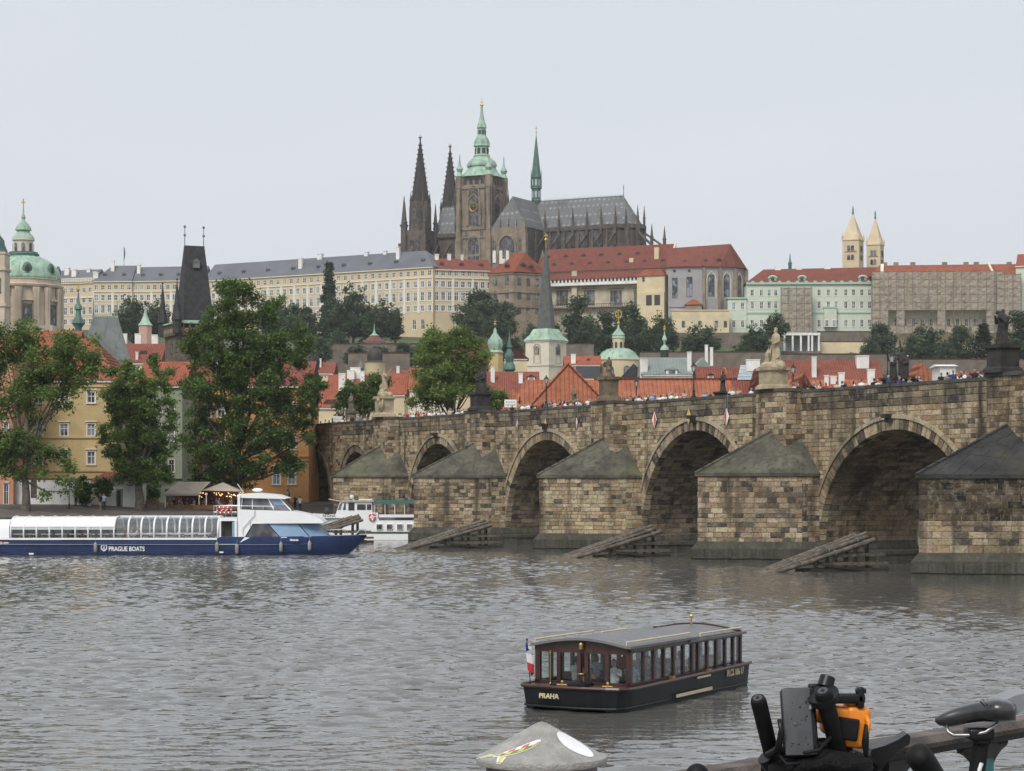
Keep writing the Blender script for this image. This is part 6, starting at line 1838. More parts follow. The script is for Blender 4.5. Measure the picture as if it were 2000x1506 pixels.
# ---- cream tower with tall grey spire
YS = 520.0; zb = 12.0
ts_ = thing('church_tower', 'cream church tower with tall grey needle spire', 'tower', (X_(1067, YS), YS+5, zb), R(-38))
YS2 = YS+5; zz = lambda py: Z_(py, YS2)-zb
w = 28.5*YS2/F
m = MB(); m.box(-w, w, -w, w, 0, zz(667)); m.box(-w*1.06, w*1.06, -w*1.06, w*1.06, zz(669), zz(665)); m.box(-w*1.05, w*1.05, -w*1.05, w*1.05, zz(716), zz(712)); m.box(-w*.12, w*.12, -w-.12, -w+.1, zz(712), zz(669)); sh_ = m.build('shaft', P_pale, ts_)
for (x, y, r) in ((0, -w-.05, 0), (w+.05, 0, PI/2), (-w-.05, 0, -PI/2)):
    inst('belfry_window', window_mesh(1.25, 2.0, 'ado'), sh_, (x, y, zz(694)), r)
    m = MB(); m.box(-1.1, -.8, -.1, .05, zz(711), zz(680)); m.box(.8, 1.1, -.1, .05, zz(711), zz(680)); m.box(-1.3, 1.3, -.12, .05, zz(713), zz(710)); m.tube([(1.0*math.cos(PI*k/8), -.05, zz(681)+1.0*math.sin(PI*k/8)) for k in range(9)], .16, 5); m.build('window_surround', plain('grey_trim', (.45, .42, .36), .85), sh_, loc=(x, y, 0), rz=r)
m = MB()
pr = [(w*1.12, zz(666)), (w*.82, zz(655)), (w*.66, zz(645)), (w*.62, zz(643))]
for (r0, z0), (r1, z1) in zip(pr[:-1], pr[1:]):
    m.add([(-r0, -r0, z0), (r0, -r0, z0), (r0, r0, z0), (-r0, r0, z0), (-r1, -r1, z1), (r1, -r1, z1), (r1, r1, z1), (-r1, r1, z1)], [(0, 1, 5, 4), (1, 2, 6, 5), (2, 3, 7, 6), (3, 0, 4, 7)])
m.build('flared_skirt', M_copper, ts_)
m = MB(); m.lathe([(w*.68, zz(645)), (w*.6, zz(625)), (w*.1, zz(492)), (.05, zz(484))], 8, rot=PI/8); m.build('spire', plain('grey_green_slate', (.095, .105, .095), .6, var=.25, scale=.8), ts_)
m = MB(); m.ball((0, 0, zz(468)), .42, 8, 6); m.tube([(0, 0, zz(488)), (0, 0, zz(455))], .1, 6); m.box(-.5, .5, -.08, .08, zz(461), zz(459)); m.build('gold_ball', M_gold, ts_)
# ---- small domed church with gilded sunburst
YO = 430.0
dj = onion('small cream church with green dome, lantern and gilded sunburst', 1208, YO, [('drum', P_crm, [(41, 790), (41, 706), (43, 704), (43, 702)]), ('dome', M_copper, [(43, 702), (38, 698), (32, 689), (22, 683), (14, 681)]), ('lantern', P_crm, [(12, 682), (12, 662), (13.5, 661)]), ('lantern_roof', M_copper, [(13.5, 661), (12, 656), (13, 655), (10, 650), (5, 645), (2, 640), (1.2, 632)])], 0, cat='church', name='church_dome', seg=16)
zz = lambda py: Z_(py, YO)-dj.location.z
m = MB(); m.ball((0, 0, zz(631)), .33, 10, 8); m.tube([(.62*math.cos(2*PI*k/16), 0, zz(614)+.75*math.sin(2*PI*k/16)) for k in range(17)], .12, 5); m.tube([(0, 0, zz(628)), (0, 0, zz(605))], .07, 6); m.build('sunburst', M_gold, dj)
for k in range(8):
    a = -PI/2+.35+2*PI*k/8
    inst('lantern_window', window_mesh(.45, 1.2, 'ado'), dj, (12.2*YO/F*math.cos(a), 12.2*YO/F*math.sin(a), zz(680)), a+PI/2)
    inst('drum_window', window_mesh(1.35, 1.9, 'ado'), dj, (41.3*YO/F*math.cos(a), 41.3*YO/F*math.sin(a), zz(735)), a+PI/2)
for k in range(16):
    a = 2*PI*k/16; m = MB(); m.tube([(r*YO/F*math.cos(a), r*YO/F*math.sin(a), zz(py)) for r, py in [(43, 702), (38, 697.6), (32, 688.6), (22, 682.6), (14, 680.6)]], .07, 5); m.build('dome_rib', M_copper, dj)
# ---- red roofed houses
H = house
H('row_house', 'red roof with small slit dormer below the pink turret', 232, 311, 372, 4, 708, 667, P_pale, M_redold, 12, dorms=[(275, 690, 16, 7, 's')], chims=[(266, 688, 5, 704)])
H('row_house', 'house with four white chimney gables below the pink turret', 228, 303, 385, 4, 690, 668, M_plaster, M_redold, 10, chims=[(235, 650, 10, 668), (262, 650, 12, 668), (295, 652, 12, 668)])
H('row_house', 'red tiled house behind the loose leafy tree', 20, 140, 330, 4, 700, 640, P_pale, M_red, 14)
H('row_house', 'white gabled house wall seen between the trees', 310, 345, 330, 4, 745, 715, M_plaster, M_redold, 8, axis='y')
H('row_house', 'red roof with broad white chimney left of the angel group', 600, 700, 330, 4, 795, 742, P_crm, M_red, 12, chims=[(664, 728, 13, 752), (612, 733, 16, 745)], dorms=[(645, 790, 30, 10, 's')], rows=[], cols=[])
H('row_house', 'red roof with low dormers above the tall statue column', 640, 790, 365, 4, 770, 728, P_crm, M_red, 12, chims=[(682, 722, 14, 738), (705, 724, 8, 738), (690, 716, 20, 726)], dorms=[(700, 752, 14, 6, 's'), (655, 752, 14, 6, 's')])
H('row_house', 'cream house with red roof and balustrade behind the angel group', 752, 806, 380, 4, 738, 720, P_crm, M_redold, 12, chims=[(775, 714, 6, 724)], rows=[(745, 757)], cols=[765, 780, 795], ww=7, style='tf')
H('row_house', 'pale narrow house behind the bright green tree', 800, 880, 345, 4, 760, 715, P_pale, M_red, 12, rows=[(770, 785)], cols=[815, 835, 855], ww=7, style='tf')
H('row_house', 'small red roof left of the bright green tree', 595, 650, 420, 6, 728, 705, P_crm, M_redold, 10, chims=[(620, 700, 10, 712)])
H('row_house', 'red roof under the yellow bell tower', 890, 950, 440, 7, 720, 668, P_crm, M_redold, 12)
H('row_house', 'cream gabled house left of the cream church tower', 985, 1030, 480, 8, 700, 680, P_crm, M_redold, 10, axis='y', rows=[(690, 700)], cols=[1007], ww=6, style='tf')
H('row_house', 'dark red roof between bell tower and orange gable', 940, 1050, 330, 4, 768, 722, P_pale, M_redold, 12, chims=[(1017, 728, 8, 742), (962, 716, 8, 740)], dorms=[(1038, 740, 14, 9, 'w')])
# long orange roof with a cross gable, just beyond the river
YL = 286.0
lo = H('long_house', 'long low building with bright orange tiled roof behind the parapet', 1000, 1460, YL, 3.6, 806, 736, P_pale, M_orange, 16, chims=[], rows=[], cols=[], hip=2.0)
s = YL/F; zz = lambda py: Z_(py, YL)-lo.location.z; lx = lambda p: (p-1230)*s
m = MB(); 
A = [(lx(1000), -.45, zz(800)), (lx(1160), -.45, zz(800)), (lx(1112), 3.0, zz(708)), (lx(1112), 10, zz(708)), (lx(1185), 8, zz(742)), (lx(1020), 8, zz(742))]
m.add([(lx(1025), -.2, zz(806)), (lx(1200), -.2, zz(806)), (lx(1112), 6.5, zz(706)), (lx(1112), 12, zz(706)), (lx(1200), 12, zz(806)), (lx(1025), 12, zz(806))], [(0, 1, 2), (1, 4, 3, 2), (5, 0, 2, 3), (4, 5, 3)])
m.build('cross_roof', M_orange, lo)
for (a, b, c, d) in ((1112, 705, 1200, 804), (1112, 705, 1025, 804)):
    m = MB(); m.bar((lx(a), 6.4, zz(b)), (lx(c), -.2, zz(d)), .3, .25); m.build('ridge_tiles', M_orange, lo)
m = MB(); m.bar((lx(1165), 8, zz(735)), (lx(1452), 8, zz(735)), .35, .3); m.build('ridge_tiles', M_orange, lo)
H('long_house', 'low red roof in front of the cream church tower', 962, 1040, 300, 3.6, 805, 757, P_pale, M_orange, 12, hip=3)
H('row_house', 'red roof with small eye dormer right of the cream tower', 1105, 1172, 420, 6, 712, 692, P_pale, M_red, 10, chims=[(1120, 692, 9, 712)], dorms=[(1150, 703, 9, 4, 's')])
H('row_house', 'black slate roof left of the small green dome', 1130, 1170, 380, 6, 738, 712, P_pale, M_slated, 10)
H('row_house', 'black slate gable right of the small green dome', 1215, 1260, 360, 6, 738, 710, P_pale, M_slated, 8, axis='y')
gm_ = H('row_house', 'house with grey standing seam metal roof and white dormer', 1256, 1350, 340, 5, 730, 695, M_plaster, plain('grey_metal_roof', (.23, .27, .25), .5, var=.15, scale=.5), 10, chims=[(1258, 700, 15, 728), (1347, 688, 8, 725)], dorms=[(1312, 731, 22, 12, 'w')])
s = 340/F
for k in range(16):
    m = MB(); x = (-45+6*k)*s; m.bar((x, -.3, Z_(730, 340)-5+.1), (x*.98, 4.8, Z_(696, 340)-5+.1), .06, .14); m.build('roof_seam', MT['grey_metal_roof'], gm_)
H('row_house', 'white gabled attic with two tall chimneys before the castle gardens', 1345, 1400, 350, 5, 735, 698, M_plaster, MT['grey_metal_roof'], 10, axis='y', chims=[(1384, 672, 6, 700), (1394, 677, 6, 700)])
sk = H('row_house', 'dark red roof with large slanting skylight', 1368, 1492, 300, 3.6, 775, 712, M_plaster, M_redold, 11, chims=[(1478, 700, 26, 708)], dorms=[(1392, 738, 12, 10, 'w')])
s = 300/F; zz = lambda py: Z_(py, 300)-3.6; lx = lambda p: (p-1430)*s
def on_slope(p, py): f = (zz(py)-zz(775))/(zz(712)-zz(775)); return (lx(p), 5.5*f-.12, zz(py)+.14)
m = MB(); a, b, c, d = on_slope(1444, 742), on_slope(1476, 742), on_slope(1486, 713), on_slope(1454, 713); m.add([a, b, c, d], [(0, 1, 2, 3)]); fr = m.build('skylight', plain('skylight_glass', (.33, .42, .5), .15, var=.25, scale=.6, spec=.8), sk)
for k in range(5):
    f = k/4; m = MB(); m.bar(Vector(a).lerp(Vector(d), f)+Vector((0, 0, .06)), Vector(b).lerp(Vector(c), f)+Vector((0, 0, .06)), .12, .1); m.build('glazing_bar', M_frame, fr)
H('row_house', 'white end gable right of the skylight roof', 1474, 1496, 296, 3.6, 760, 716, M_plaster, M_redold, 10, axis='y', hip=.1)
H('row_house', 'long plain red roof right of the pale bishop', 1538, 1728, 292, 3.6, 765, 698, P_pale, M_redold, 13, chims=[(1596, 696, 9, 728), (1696, 692, 24, 702)], dorms=[])
H('row_house', 'low orange roof with white chimneys and vents before the long red roof', 1548, 1760, 262, 3.6, 775, 738, M_plaster, M_orange, 10, chims=[(1651, 727, 11, 748), (1622, 732, 8, 745), (1637, 733, 12, 740), (1710, 720, 14, 745)], axis='x', dorms=[(1565, 760, 18, 12, 's')])
H('row_house', 'small red gabled dormer house left behind the parapet lamp', 1552, 1588, 256, 3.6, 765, 728, P_pale, M_orange, 8, axis='y')
H('row_house', 'orange hipped roof right of the black saints', 1780, 1836, 270, 3.6, 760, 706, P_pale, M_orange, 10, axis='y', hip=2, chims=[(1778, 693, 9, 715)])
H('row_house', 'broad white chimney block with rounded cap right of the hipped roof', 1836, 1866, 262, 3.6, 714, 710, M_plaster, M_plaster, 5, cornice=False)
H('row_house', 'pale red roof left of the rightmost statue', 1866, 1935, 268, 3.6, 745, 722, P_pale, M_redold, 8)
H('row_house', 'red roof behind the rightmost statue', 1935, 2060, 275, 3.6, 760, 722, P_pale, M_redold, 8)
# ---- retaining walls on the slope
M_ret = plain('retaining_wall', (0.17, 0.14, 0.115), .95, var=.3, scale=.4, dirt=(.10, .09, .075))
def ret_wall(label, px0, px1, Y, top, bot, mat=None):
    t = thing('retaining_wall', label, 'wall', (X_((px0+px1)/2, Y), Y, Z_(bot, Y)))
    w = S_(px1-px0, Y)/2; h = Z_(top, Y)-Z_(bot, Y)
    m = MB(); m.box(-w, w, 0, .8, -4, h); m.build('wall', mat or M_ret, t)
    m = MB(); m.box(-w-.05, w+.05, -.12, .92, h, h+.25); m.build('coping', M_redold, t)
    return t
ret_wall('brown terrace wall above the red roofs on the right', 1250, 1520, 640, 688, 706)
ret_wall('brown terrace wall below the cream garden wall', 1500, 1740, 630, 692, 704)
ret_wall('dark terrace wall behind the right hand trees', 1740, 2040, 640, 702, 716)
ret_wall('grey terrace wall below the left hill trees', 640, 820, 700, 672, 700)
ret_wall('pale garden wall between the domes', 680, 800, 640, 690, 712)
ret_wall('rubble wall beside the cream church tower', 1100, 1160, 660, 672, 690)
# ================================================================ castle on the hill
P_pal = plain('palace_plaster', (0.56, 0.46, 0.30), .9, var=.10, scale=.12, dirt=(.47, .385, .25))
P_pal2 = plain('palace_trim', (0.74, 0.68, 0.54), .9, var=.08, scale=.3)
M_slateb = plain('palace_slate', (0.118, 0.125, 0.142), .6, var=.15, scale=.12)
ZE = 92.5
ROWS_Z = [(89.0, 2.1, 'c'), (84.4, 2.5, 'cf'), (79.0, 3.5, 'tfh'), (74.8, 2.4, 'cf')]
def segment(name, label, a, b, zb, ze, zr, depth, rows, ncol, ww, wall, roof, hip=(0, 0), pil=2, chims=(), dorms=0, base=(), cat='palace', group=None, belts=(88.0, 92.0), skipc=()):
    A = Vector((X_(a[0], a[1]), a[1], zb)); B = Vector((X_(b[0], b[1]), b[1], zb))
    ln = (B-A).length; rz = math.atan2(B.y-A.y, B.x-A.x)
    t = thing(name, label, cat, A, rz, group)
    step = ln/ncol
    wins = []
    for (z, h, st) in rows:
        for k in range(ncol):
            if k in skipc: continue
            wins.append(((k+.5)*step, z-zb, ww, h, st))
    for (x, z, w, h, st) in base: wins.append((x, z-zb, w, h, st))
    facade(t, 0, ln, 0, ze-zb, wins, wall, reveal=.3)
    m = MB(); h = ze-zb
    m.poly([(ln, 0, 0), (ln, depth, 0), (ln, depth, h), (ln, 0, h)]); m.poly([(0, depth, 0), (0, 0, 0), (0, 0, h), (0, depth, h)]); m.poly([(ln, depth, 0), (0, depth, 0), (0, depth, h), (ln, depth, h)])
    m.build('side_walls', wall, t)
    m = MB(); ov = .6
    Y0, Y1, ym = -ov, depth+ov, depth/2; z0 = h-.1; z1 = zr-zb
    x0, x1 = -ov*(hip[0] > 0), ln+ov*(hip[1] > 0)
    vs = [(x0, Y0, z0), (x1, Y0, z0), (x1, Y1, z0), (x0, Y1, z0), (x0+hip[0], ym, z1), (x1-hip[1], ym, z1)]
    m.add(vs, [(0, 1, 5, 4), (2, 3, 4, 5), (3, 0, 4), (1, 2, 5), (0, 3, 2, 1)])
    ro = m.build('roof', roof, t)
    m = MB(); m.box(-.1, ln+.1, -.55, -.003, h-.5, h-.12)
    for z in belts[:1]: m.box(0, ln, -.28, -.003, z-zb, z-zb+.4)
    m.build('cornice', P_pal2, t)
    if pil:
        m = MB(); k = 0
        while k <= ncol:
            m2 = MB(); x = k*step; m2.box(max(0, x-.45), min(ln, x+.45), -.18, -.004, 74-zb, 88-zb); m2.build('pilaster', P_pal2, t); k += pil
    for (f, dz, w, hh) in chims:
        m = MB(); y = ym*max(.1, min(.97, (z1-dz-z0)/(z1-z0))); m.box(-w/2, w/2, -w*.35, w*.35, -1.5, hh); m.box(-w/2-.15, w/2+.15, -w*.35-.15, w*.35+.15, hh, hh+.3)
        m.build('chimney', M_plaster, ro, loc=(f*ln, y, z1-dz))
    for k in range(dorms):
        m = MB(); m.box(-.8, .8, -.4, 2.2, -.2, .9); m.slab([(-1, .85), (1, .85), (.5, 1.4), (-.5, 1.4)], -.5, 2.4); m.box(-.5, .5, -.43, -.4, .1, .8, 1)
        f = .33; m.build('dormer', [roof, M_dint], ro, loc=((k+.5)*ln/dorms, ym*f, z0+(z1-z0)*f))
    return t, ln
segment('palace_wing', 'long cream palace wing with blue slate roof left of the cathedral', (398, 921), (846, 860), 62, ZE, 100.0, 15, ROWS_Z, 34, 1.75, P_pal, M_slateb, (0, 9), 2, [(.42, 4.5, 1.7, 4.0), (.48, .3, 2.2, 1.6), (.68, .2, 1.8, 1.0), (.83, 3.0, 1.5, 4.5), (.76, .1, 1.4, .8)], 9, [(108.5, 67.5, 1.9, 4.2, 'c'), (112.6, 67.5, 1.9, 4.2, 'c')])
segment('palace_wing', 'cream palace wing hidden in part by the slate bridge tower', (258, 926), (398, 921), 62, ZE+.3, 99.5, 15, ROWS_Z, 11, 1.75, P_pal, M_slateb, (0, 0), 3, [(.05, 3, 1.4, 3.5)], 4)
segment('palace_wing', 'cream palace corner pavilion left of the slate bridge tower', (182, 926), (258, 925), 62, ZE+.3, 100.2, 17, ROWS_Z, 6, 1.75, P_pal, M_slateb, (7, 0), 3, [(.42, 2.5, 1.5, 4.2), (.02, 6, 1.4, 2.5), (.06, 6, 1.6, 2.2)], 2)
lw, ln = segment('palace_wing', 'cream palace wing with balustrade right of the green dome', (98, 962), (182, 955), 64, 95.0, 101.5, 16, [(z+1.6, h, s_) for z, h, s_ in ROWS_Z], 7, 1.8, P_pal, M_slateb, (0, 0), 0, [(.25, 2, 2.2, 2.6), (.45, 3, 2.2, 2.6), (.72, 1, 1.6, 1.0)], 0)
for k in range(26):
    m = MB(); x = ln*(k+.5)/26; m.box(x-.28, x+.28, -.5, -.2, 31.2, 32.6); m.build('baluster', P_pal2, lw)
m = MB(); m.box(0, ln, -.6, -.1, 32.6, 33.0); m.build('balustrade_rail', P_pal2, lw)
fp = thing('flag_pole', 'thin flag pole with furled flag on the palace roof', 'flag pole', (X_(242, 935), 935, 100))
m = MB(); m.tube([(0, 0, -2), (0, 0, 8.5)], .12, 6); m.build('pole', M_lead, fp)
m = MB(); m.tube([(.2, 0, 8), (.35, 0, 5.5), (.2, 0, 3)], [.15, .35, .1], 6); m.build('furled_flag', M_lead, fp)
segment('palace_wing', 'cream palace wing with dull red roof below the cathedral', (846, 861), (962, 868), 62, 91.6, 96.6, 13, ROWS_Z, 9, 1.75, P_pal, M_redold, (0, 0), 3, [(.12, .5, 1.5, 1.8), (.33, .5, 1.4, 2.0), (.55, .4, 1.0, 1.8)], 3)
# ---- brown stone block with orange hipped roof
M_brownst = plain('brown_castle_stone', (0.27, 0.21, 0.15), .9, var=.3, scale=.35, dirt=(.14, .11, .085), bmp=.3)
Yb = 846.0
lb = thing('castle_block', 'brown stone castle block with bright orange hipped roof', 'castle', (X_(1003, Yb), Yb, 58), 0)
s = Yb/F
zq = lambda py: Z_(py, Yb)-58
WL = 12.5; WR = 15.0; aL, aR = R(-38), R(28)
wl = [(x, zq(py), 1.9, 3.3, 'td') for py in (556, 583, 610) for x in (3.4, 9.2)]
facade(lb, 0, WL, 0, zq(531), wl, M_brownst, reveal=.3, rz=aL, loc=(-WL*math.cos(aL), -WL*math.sin(aL), 0))
wr = [(x, zq(py), 1.7, 3.2, 'td') for py in (558, 585, 612) for x in (2.6, 6.6, 10.6, 13.8)]
facade(lb, 0, WR, 0, zq(533), wr, M_brownst, reveal=.3, rz=aR)
pL = Vector((-WL*math.cos(aL), -WL*math.sin(aL), 0)); pR = Vector((WR*math.cos(aR), WR*math.sin(aR), 0)); pB = pL+pR
ze = zq(531)
m = MB(); m.add([(0, -.8, ze), (pR.x+.6, pR.y-.2, ze), (pB.x, pB.y, ze), (pL.x-.6, pL.y-.2, ze), ((pL.x+pR.x)/2-1.5, (pL.y+pR.y)/2, zq(490)), ((pL.x+pR.x)/2+3.0, (pL.y+pR.y)/2, zq(490))], [(0, 1, 5), (0, 5, 4), (1, 2, 5), (2, 3, 4, 5), (3, 0, 4)]); ro = m.build('roof', M_red, lb)
m = MB(); m.poly([(pR.x, pR.y, 0), (pB.x, pB.y, 0), (pB.x, pB.y, ze), (pR.x, pR.y, ze)]); m.poly([(pB.x, pB.y, 0), (pL.x, pL.y, 0), (pL.x, pL.y, ze), (pB.x, pB.y, ze)]); m.build('rear_walls', M_brownst, lb)
for px, top, bot in ((965, 486, 500), (978, 486, 502), (991, 486, 498), (984, 502, 512)):
    m = MB(); m.box(-.6, .6, -.5, .5, -2, (bot-top)*s); m.build('chimney', M_plaster, ro, loc=((px-1003)*s, 7.0, zq(bot)))
for px, py in ((990, 517), (1022, 516), (1038, 519)):
    m = MB(); m.slab([(-1.1, 0), (1.1, 0), (0, 1.2)], -.6, 1.8); m.build('dormer', M_dint, ro, loc=((px-1003)*s, 2.5, zq(py)))
for (wd_, rz_b, lc) in ((WR, aR, (0, 0, 0)), (WL, aL, pL)):
    for zz_ in (571, 600, 535):
        m = MB(); m.box(0, wd_, -.35, -.01, zq(zz_), zq(zz_-2.2)); m.build('belt', M_brownst, lb, rz=rz_b, loc=lc)
# ---- old royal hall
M_hall = plain('pale_ashlar', (0.50, 0.44, 0.33), .9, var=.2, scale=.5, dirt=(.30, .26, .19), bmp=.2)
A = Vector((X_(1046, 872), 872, 56)); B = Vector((X_(1308, 852), 852, 56)); ln = (B-A).length; rz = math.atan2(B.y-A.y, B.x-A.x)
rh_ = thing('royal_hall', 'old royal hall with huge red roof and large mullioned windows', 'castle', A, rz)
def hx_(px): # column to local x on the facade
    k = (px-1000)/F; d = (B-A).normalized(); return (k*A.y-A.x)/(d.x-k*d.y)
def hz_(px, py):
    p = A+(B-A).normalized()*hx_(px); return Z_(py, p.y)-56
zt = hz_(1180, 527); zr = hz_(1180, 478)
wins = [(hx_(p), hz_(p, 597), S_(w_, 862), S_(30, 862), 'td') for p, w_ in ((1098, 24), (1151, 22), (1203, 24), (1243, 10))]
facade(rh_, 0, ln, 0, zt, wins, M_hall, reveal=.6)
for x, z, w, h, st in wins:
    m = MB(); m.box(x-w*.65, x+w*.65, -.35, -.005, z+h+.5, z+h+1.0)
    for q in (-.25, .25): m.box(x+w*q-.15, x+w*q+.15, -.02, .15, z, z+h)
    m.build('window_hood', M_brownst, rh_)
m = MB(); dp = 17.0; m.poly([(ln, 0, 0), (ln, dp, 0), (ln, dp, zt), (ln, dp/2, zr), (ln, 0, zt)]); m.poly([(0, dp, 0), (0, 0, 0), (0, 0, zt), (0, dp/2, zr), (0, dp, zt)]); m.build('end_walls', P_crm, rh_)
m = MB(); m.add([(-.5, -.7, zt-.1), (ln, -.7, zt-.1), (ln, dp+.7, zt-.1), (-.5, dp+.7, zt-.1), (2.5, dp/2, zr), (ln-.3, dp/2, zr+.2)], [(0, 1, 5, 4), (2, 3, 4, 5), (3, 0, 4), (1, 2, 5)]); ro = m.build('roof', M_redold, rh_)
m = MB(); m.bar((ln-.1, -.7, zt), (ln-.1, dp/2, zr+.3), .8, .5); m.build('gable_coping', P_crm, rh_)
for k in range(7):
    for r_ in (0, 1):
        if r_ and k == 6: continue
        f = .28+.36*r_; m = MB(); m.slab([(-1.0, 0), (1.0, 0), (.6, .8), (-.4, .8)], -.5, 1.5); m.build('dormer', M_dint, ro, loc=((k+.45+.5*(1-r_))*ln/7.4, dp/2*f-.2, zt+(zr-zt)*f))
for px, top, bot, w in ((1278, 482, 512, 9), (1230, 503, 513, 8)):
    m = MB(); m.box(-S_(w, 860)/2, S_(w, 860)/2, -.7, .7, -1, S_(bot-top, 860)); m.build('chimney', P_crm, ro, loc=(hx_(px), 3.5 if px > 1250 else 2.6, hz_(px, bot)))
m = MB(); z0, z1 = hz_(1180, 545), hz_(1180, 530)
m.add([(hx_(1064), -3.0, z0), (hx_(1300), -3.0, z0), (hx_(1300), -.02, z1), (hx_(1064), -.02, z1)], [(0, 1, 2, 3)]); m.build('gallery_roof', M_redold, rh_)
m = MB(); m.box(hx_(1064), hx_(1252), -2.6, -.1, hz_(1180, 557), hz_(1180, 551)); m.build('gallery_wall', M_plaster, rh_)
for k in range(26):
    m = MB(); x = hx_(1066)+(hx_(1250)-hx_(1066))*k/25; m.box(x-.35, x+.35, -2.7, -2.1, z0-1.3, z0); m.build('gallery_post', M_plaster, rh_)
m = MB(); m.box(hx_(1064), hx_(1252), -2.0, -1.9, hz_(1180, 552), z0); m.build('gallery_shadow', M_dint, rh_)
m = MB(); m.box(hx_(1080), hx_(1255), -2.2, -.02, hz_(1180, 601), hz_(1180, 599)); m.build('balcony', M_brownst, rh_)
for k in range(40):
    m = MB(); x = hx_(1080)+(hx_(1255)-hx_(1080))*k/39; m.box(x-.07, x+.07, -2.2, -2.1, hz_(1180, 599), hz_(1180, 594)); m.build('railing_bar', M_black, rh_)
m = MB(); m.box(hx_(1080), hx_(1255), -2.22, -2.08, hz_(1180, 594.5), hz_(1180, 593.5)); m.build('railing_rail', M_black, rh_)
m = MB(); m.box(hx_(1119), hx_(1129), -1.6, -.02, 0, hz_(1180, 528)); m.build('buttress', M_hall, rh_)
m = MB(); m.box(hx_(1252), hx_(1306), -5.5, -.02, 0, hz_(1280, 540)); st_ = m.build('stair_tower', P_crm, rh_)
m = MB(); a, b = hx_(1250), hx_(1308); m.add([(a, -6, hz_(1280, 541)), (b, -6, hz_(1280, 541)), (b, 0, hz_(1280, 541)), (a, 0, hz_(1280, 541)), (a+3, -2.5, hz_(1280, 527)), (b-3, -2.5, hz_(1280, 527))], [(0, 1, 5, 4), (1, 2, 5), (2, 3, 4, 5), (3, 0, 4)]); m.build('stair_roof', M_red, rh_)
for px, py in ((1265, 552), (1265, 590)): inst('window', window_mesh(1.0, 1.8, 'pdo'), st_, (hx_(px), -5.52, hz_(1280, py)))
m = MB(); m.box(hx_(1262), hx_(1310), -9, -5.6, 0, hz_(1280, 575)); m.box(hx_(1275), hx_(1286), -9.1, -9.0, hz_(1280, 600), hz_(1280, 580), 1); m.box(hx_(1291), hx_(1302), -9.1, -9.0, hz_(1280, 600), hz_(1280, 580), 1); m.build('porch', [P_crm, M_dint], rh_)
# ---- chapel with lilac wall and buttressed apse
Yc = 838.0
ch = thing('castle_chapel', 'lilac grey chapel with buttressed gothic apse and red roof', 'chapel', (X_(1305, Yc), Yc, 54), R(-4))
s = Yc/F; zq = lambda py: Z_(py, Yc)-54; cx_ = lambda p: (p-1305)*s
P_lil = plain('lilac_plaster', (0.34, 0.325, 0.335), .9, var=.1, scale=.3, dirt=(.27, .255, .26))
facade(ch, 0, cx_(1374), zq(640), zq(522), [(cx_(1318), zq(583), 2.2, 8.0, 'ad'), (cx_(1346.5), zq(581), 2.4, 8.0, 'ad')], P_lil, reveal=.6)
m = MB(); m.box(0, cx_(1374), -.25, -.01, zq(600), zq(597)); m.box(cx_(1372), cx_(1375), -.9, 0, zq(640), zq(545)); m.build('belt', P_lil, ch)
for px in (1317, 1346): 
    m = MB(); m.lathe([(.55, 0), (.55, .08)], 12); o = m.build('round_window', M_dint, ch, loc=(cx_(px), -.06, zq(529))); o.rotation_euler = (R(90), 0, 0)
ap = [(cx_(1374), 0), (cx_(1404), .6), (cx_(1434), 3.6), (cx_(1455), 9.5), (cx_(1458), 15.5), (cx_(1440), 19), (0, 19)]
M_gwin = glass_mat('gothic_glass', (.035, .035, .04), .2)
for i in range(4):
    a = Vector((*ap[i], 0)); b = Vector((*ap[i+1], 0)); l2 = (b-a).length; r2 = math.atan2(b.y-a.y, b.x-a.x)
    w_ = facade(ch, 0, l2, zq(640), zq(522), [(l2/2, zq(580), min(2.5, l2*.42), 8.6, 'ad')], P_lil, name='apse_wall', reveal=.7, rz=r2, loc=(a.x, a.y, 0))
    m = MB(); q = min(2.5, l2*.42)*.75; zc = zq(580)+8.6
    m.tube([(l2/2-q, -.08, zq(585)), (l2/2-q, -.08, zc-1.8), (l2/2-q*.7, -.08, zc-.2), (l2/2, -.08, zc+1.2), (l2/2+q*.7, -.08, zc-.2), (l2/2+q, -.08, zc-1.8), (l2/2+q, -.08, zq(585))], .22, 5); m.build('window_moulding', P_pale, w_)
    d = (b-a).normalized(); nn = Vector((d.y, -d.x, 0))
    m = MB(); m.obox((a.x+nn.x*.7, a.y+nn.y*.7, zq(582)), (.9, 1.6, zq(524)-zq(640)), r2); m.build('buttress', M_brownst, ch)
m = MB(); m.poly([(ap[4][0], ap[4][1], zq(640)), (ap[5][0], ap[5][1], zq(640)), (ap[5][0], ap[5][1], zq(522)), (ap[4][0], ap[4][1], zq(522))]); m.poly([(0, 19, zq(640)), (0, 0, zq(640)), (0, 0, zq(522)), (0, 19, zq(522))]); m.build('side_wall', P_lil, ch)
m = MB(); zt, zr = zq(522)+.1, zq(474); R0 = (-.5, 9.5, zr-1.2); R1 = (cx_(1428), 9.5, zr+.4)
ov = [(-.6, -.8), (cx_(1374), -.9), (cx_(1405), -.4), (cx_(1437), 3.0), (cx_(1460), 9.0), (cx_(1463), 16), (cx_(1444), 20), (-.6, 20)]
m.add([(x, y, zt) for x, y in ov]+[R0, R1], [(0, 1, 9, 8), (1, 2, 9), (2, 3, 9), (3, 4, 9), (4, 5, 9), (5, 6, 9), (6, 7, 8, 9)]); ro = m.build('roof', M_redold, ch)
m = MB(); m.bar((cx_(1374), -.9, zt+.1), (cx_(1350), 7.5, zr-3), .5, .3); m.build('roof_valley', M_redold, ro)
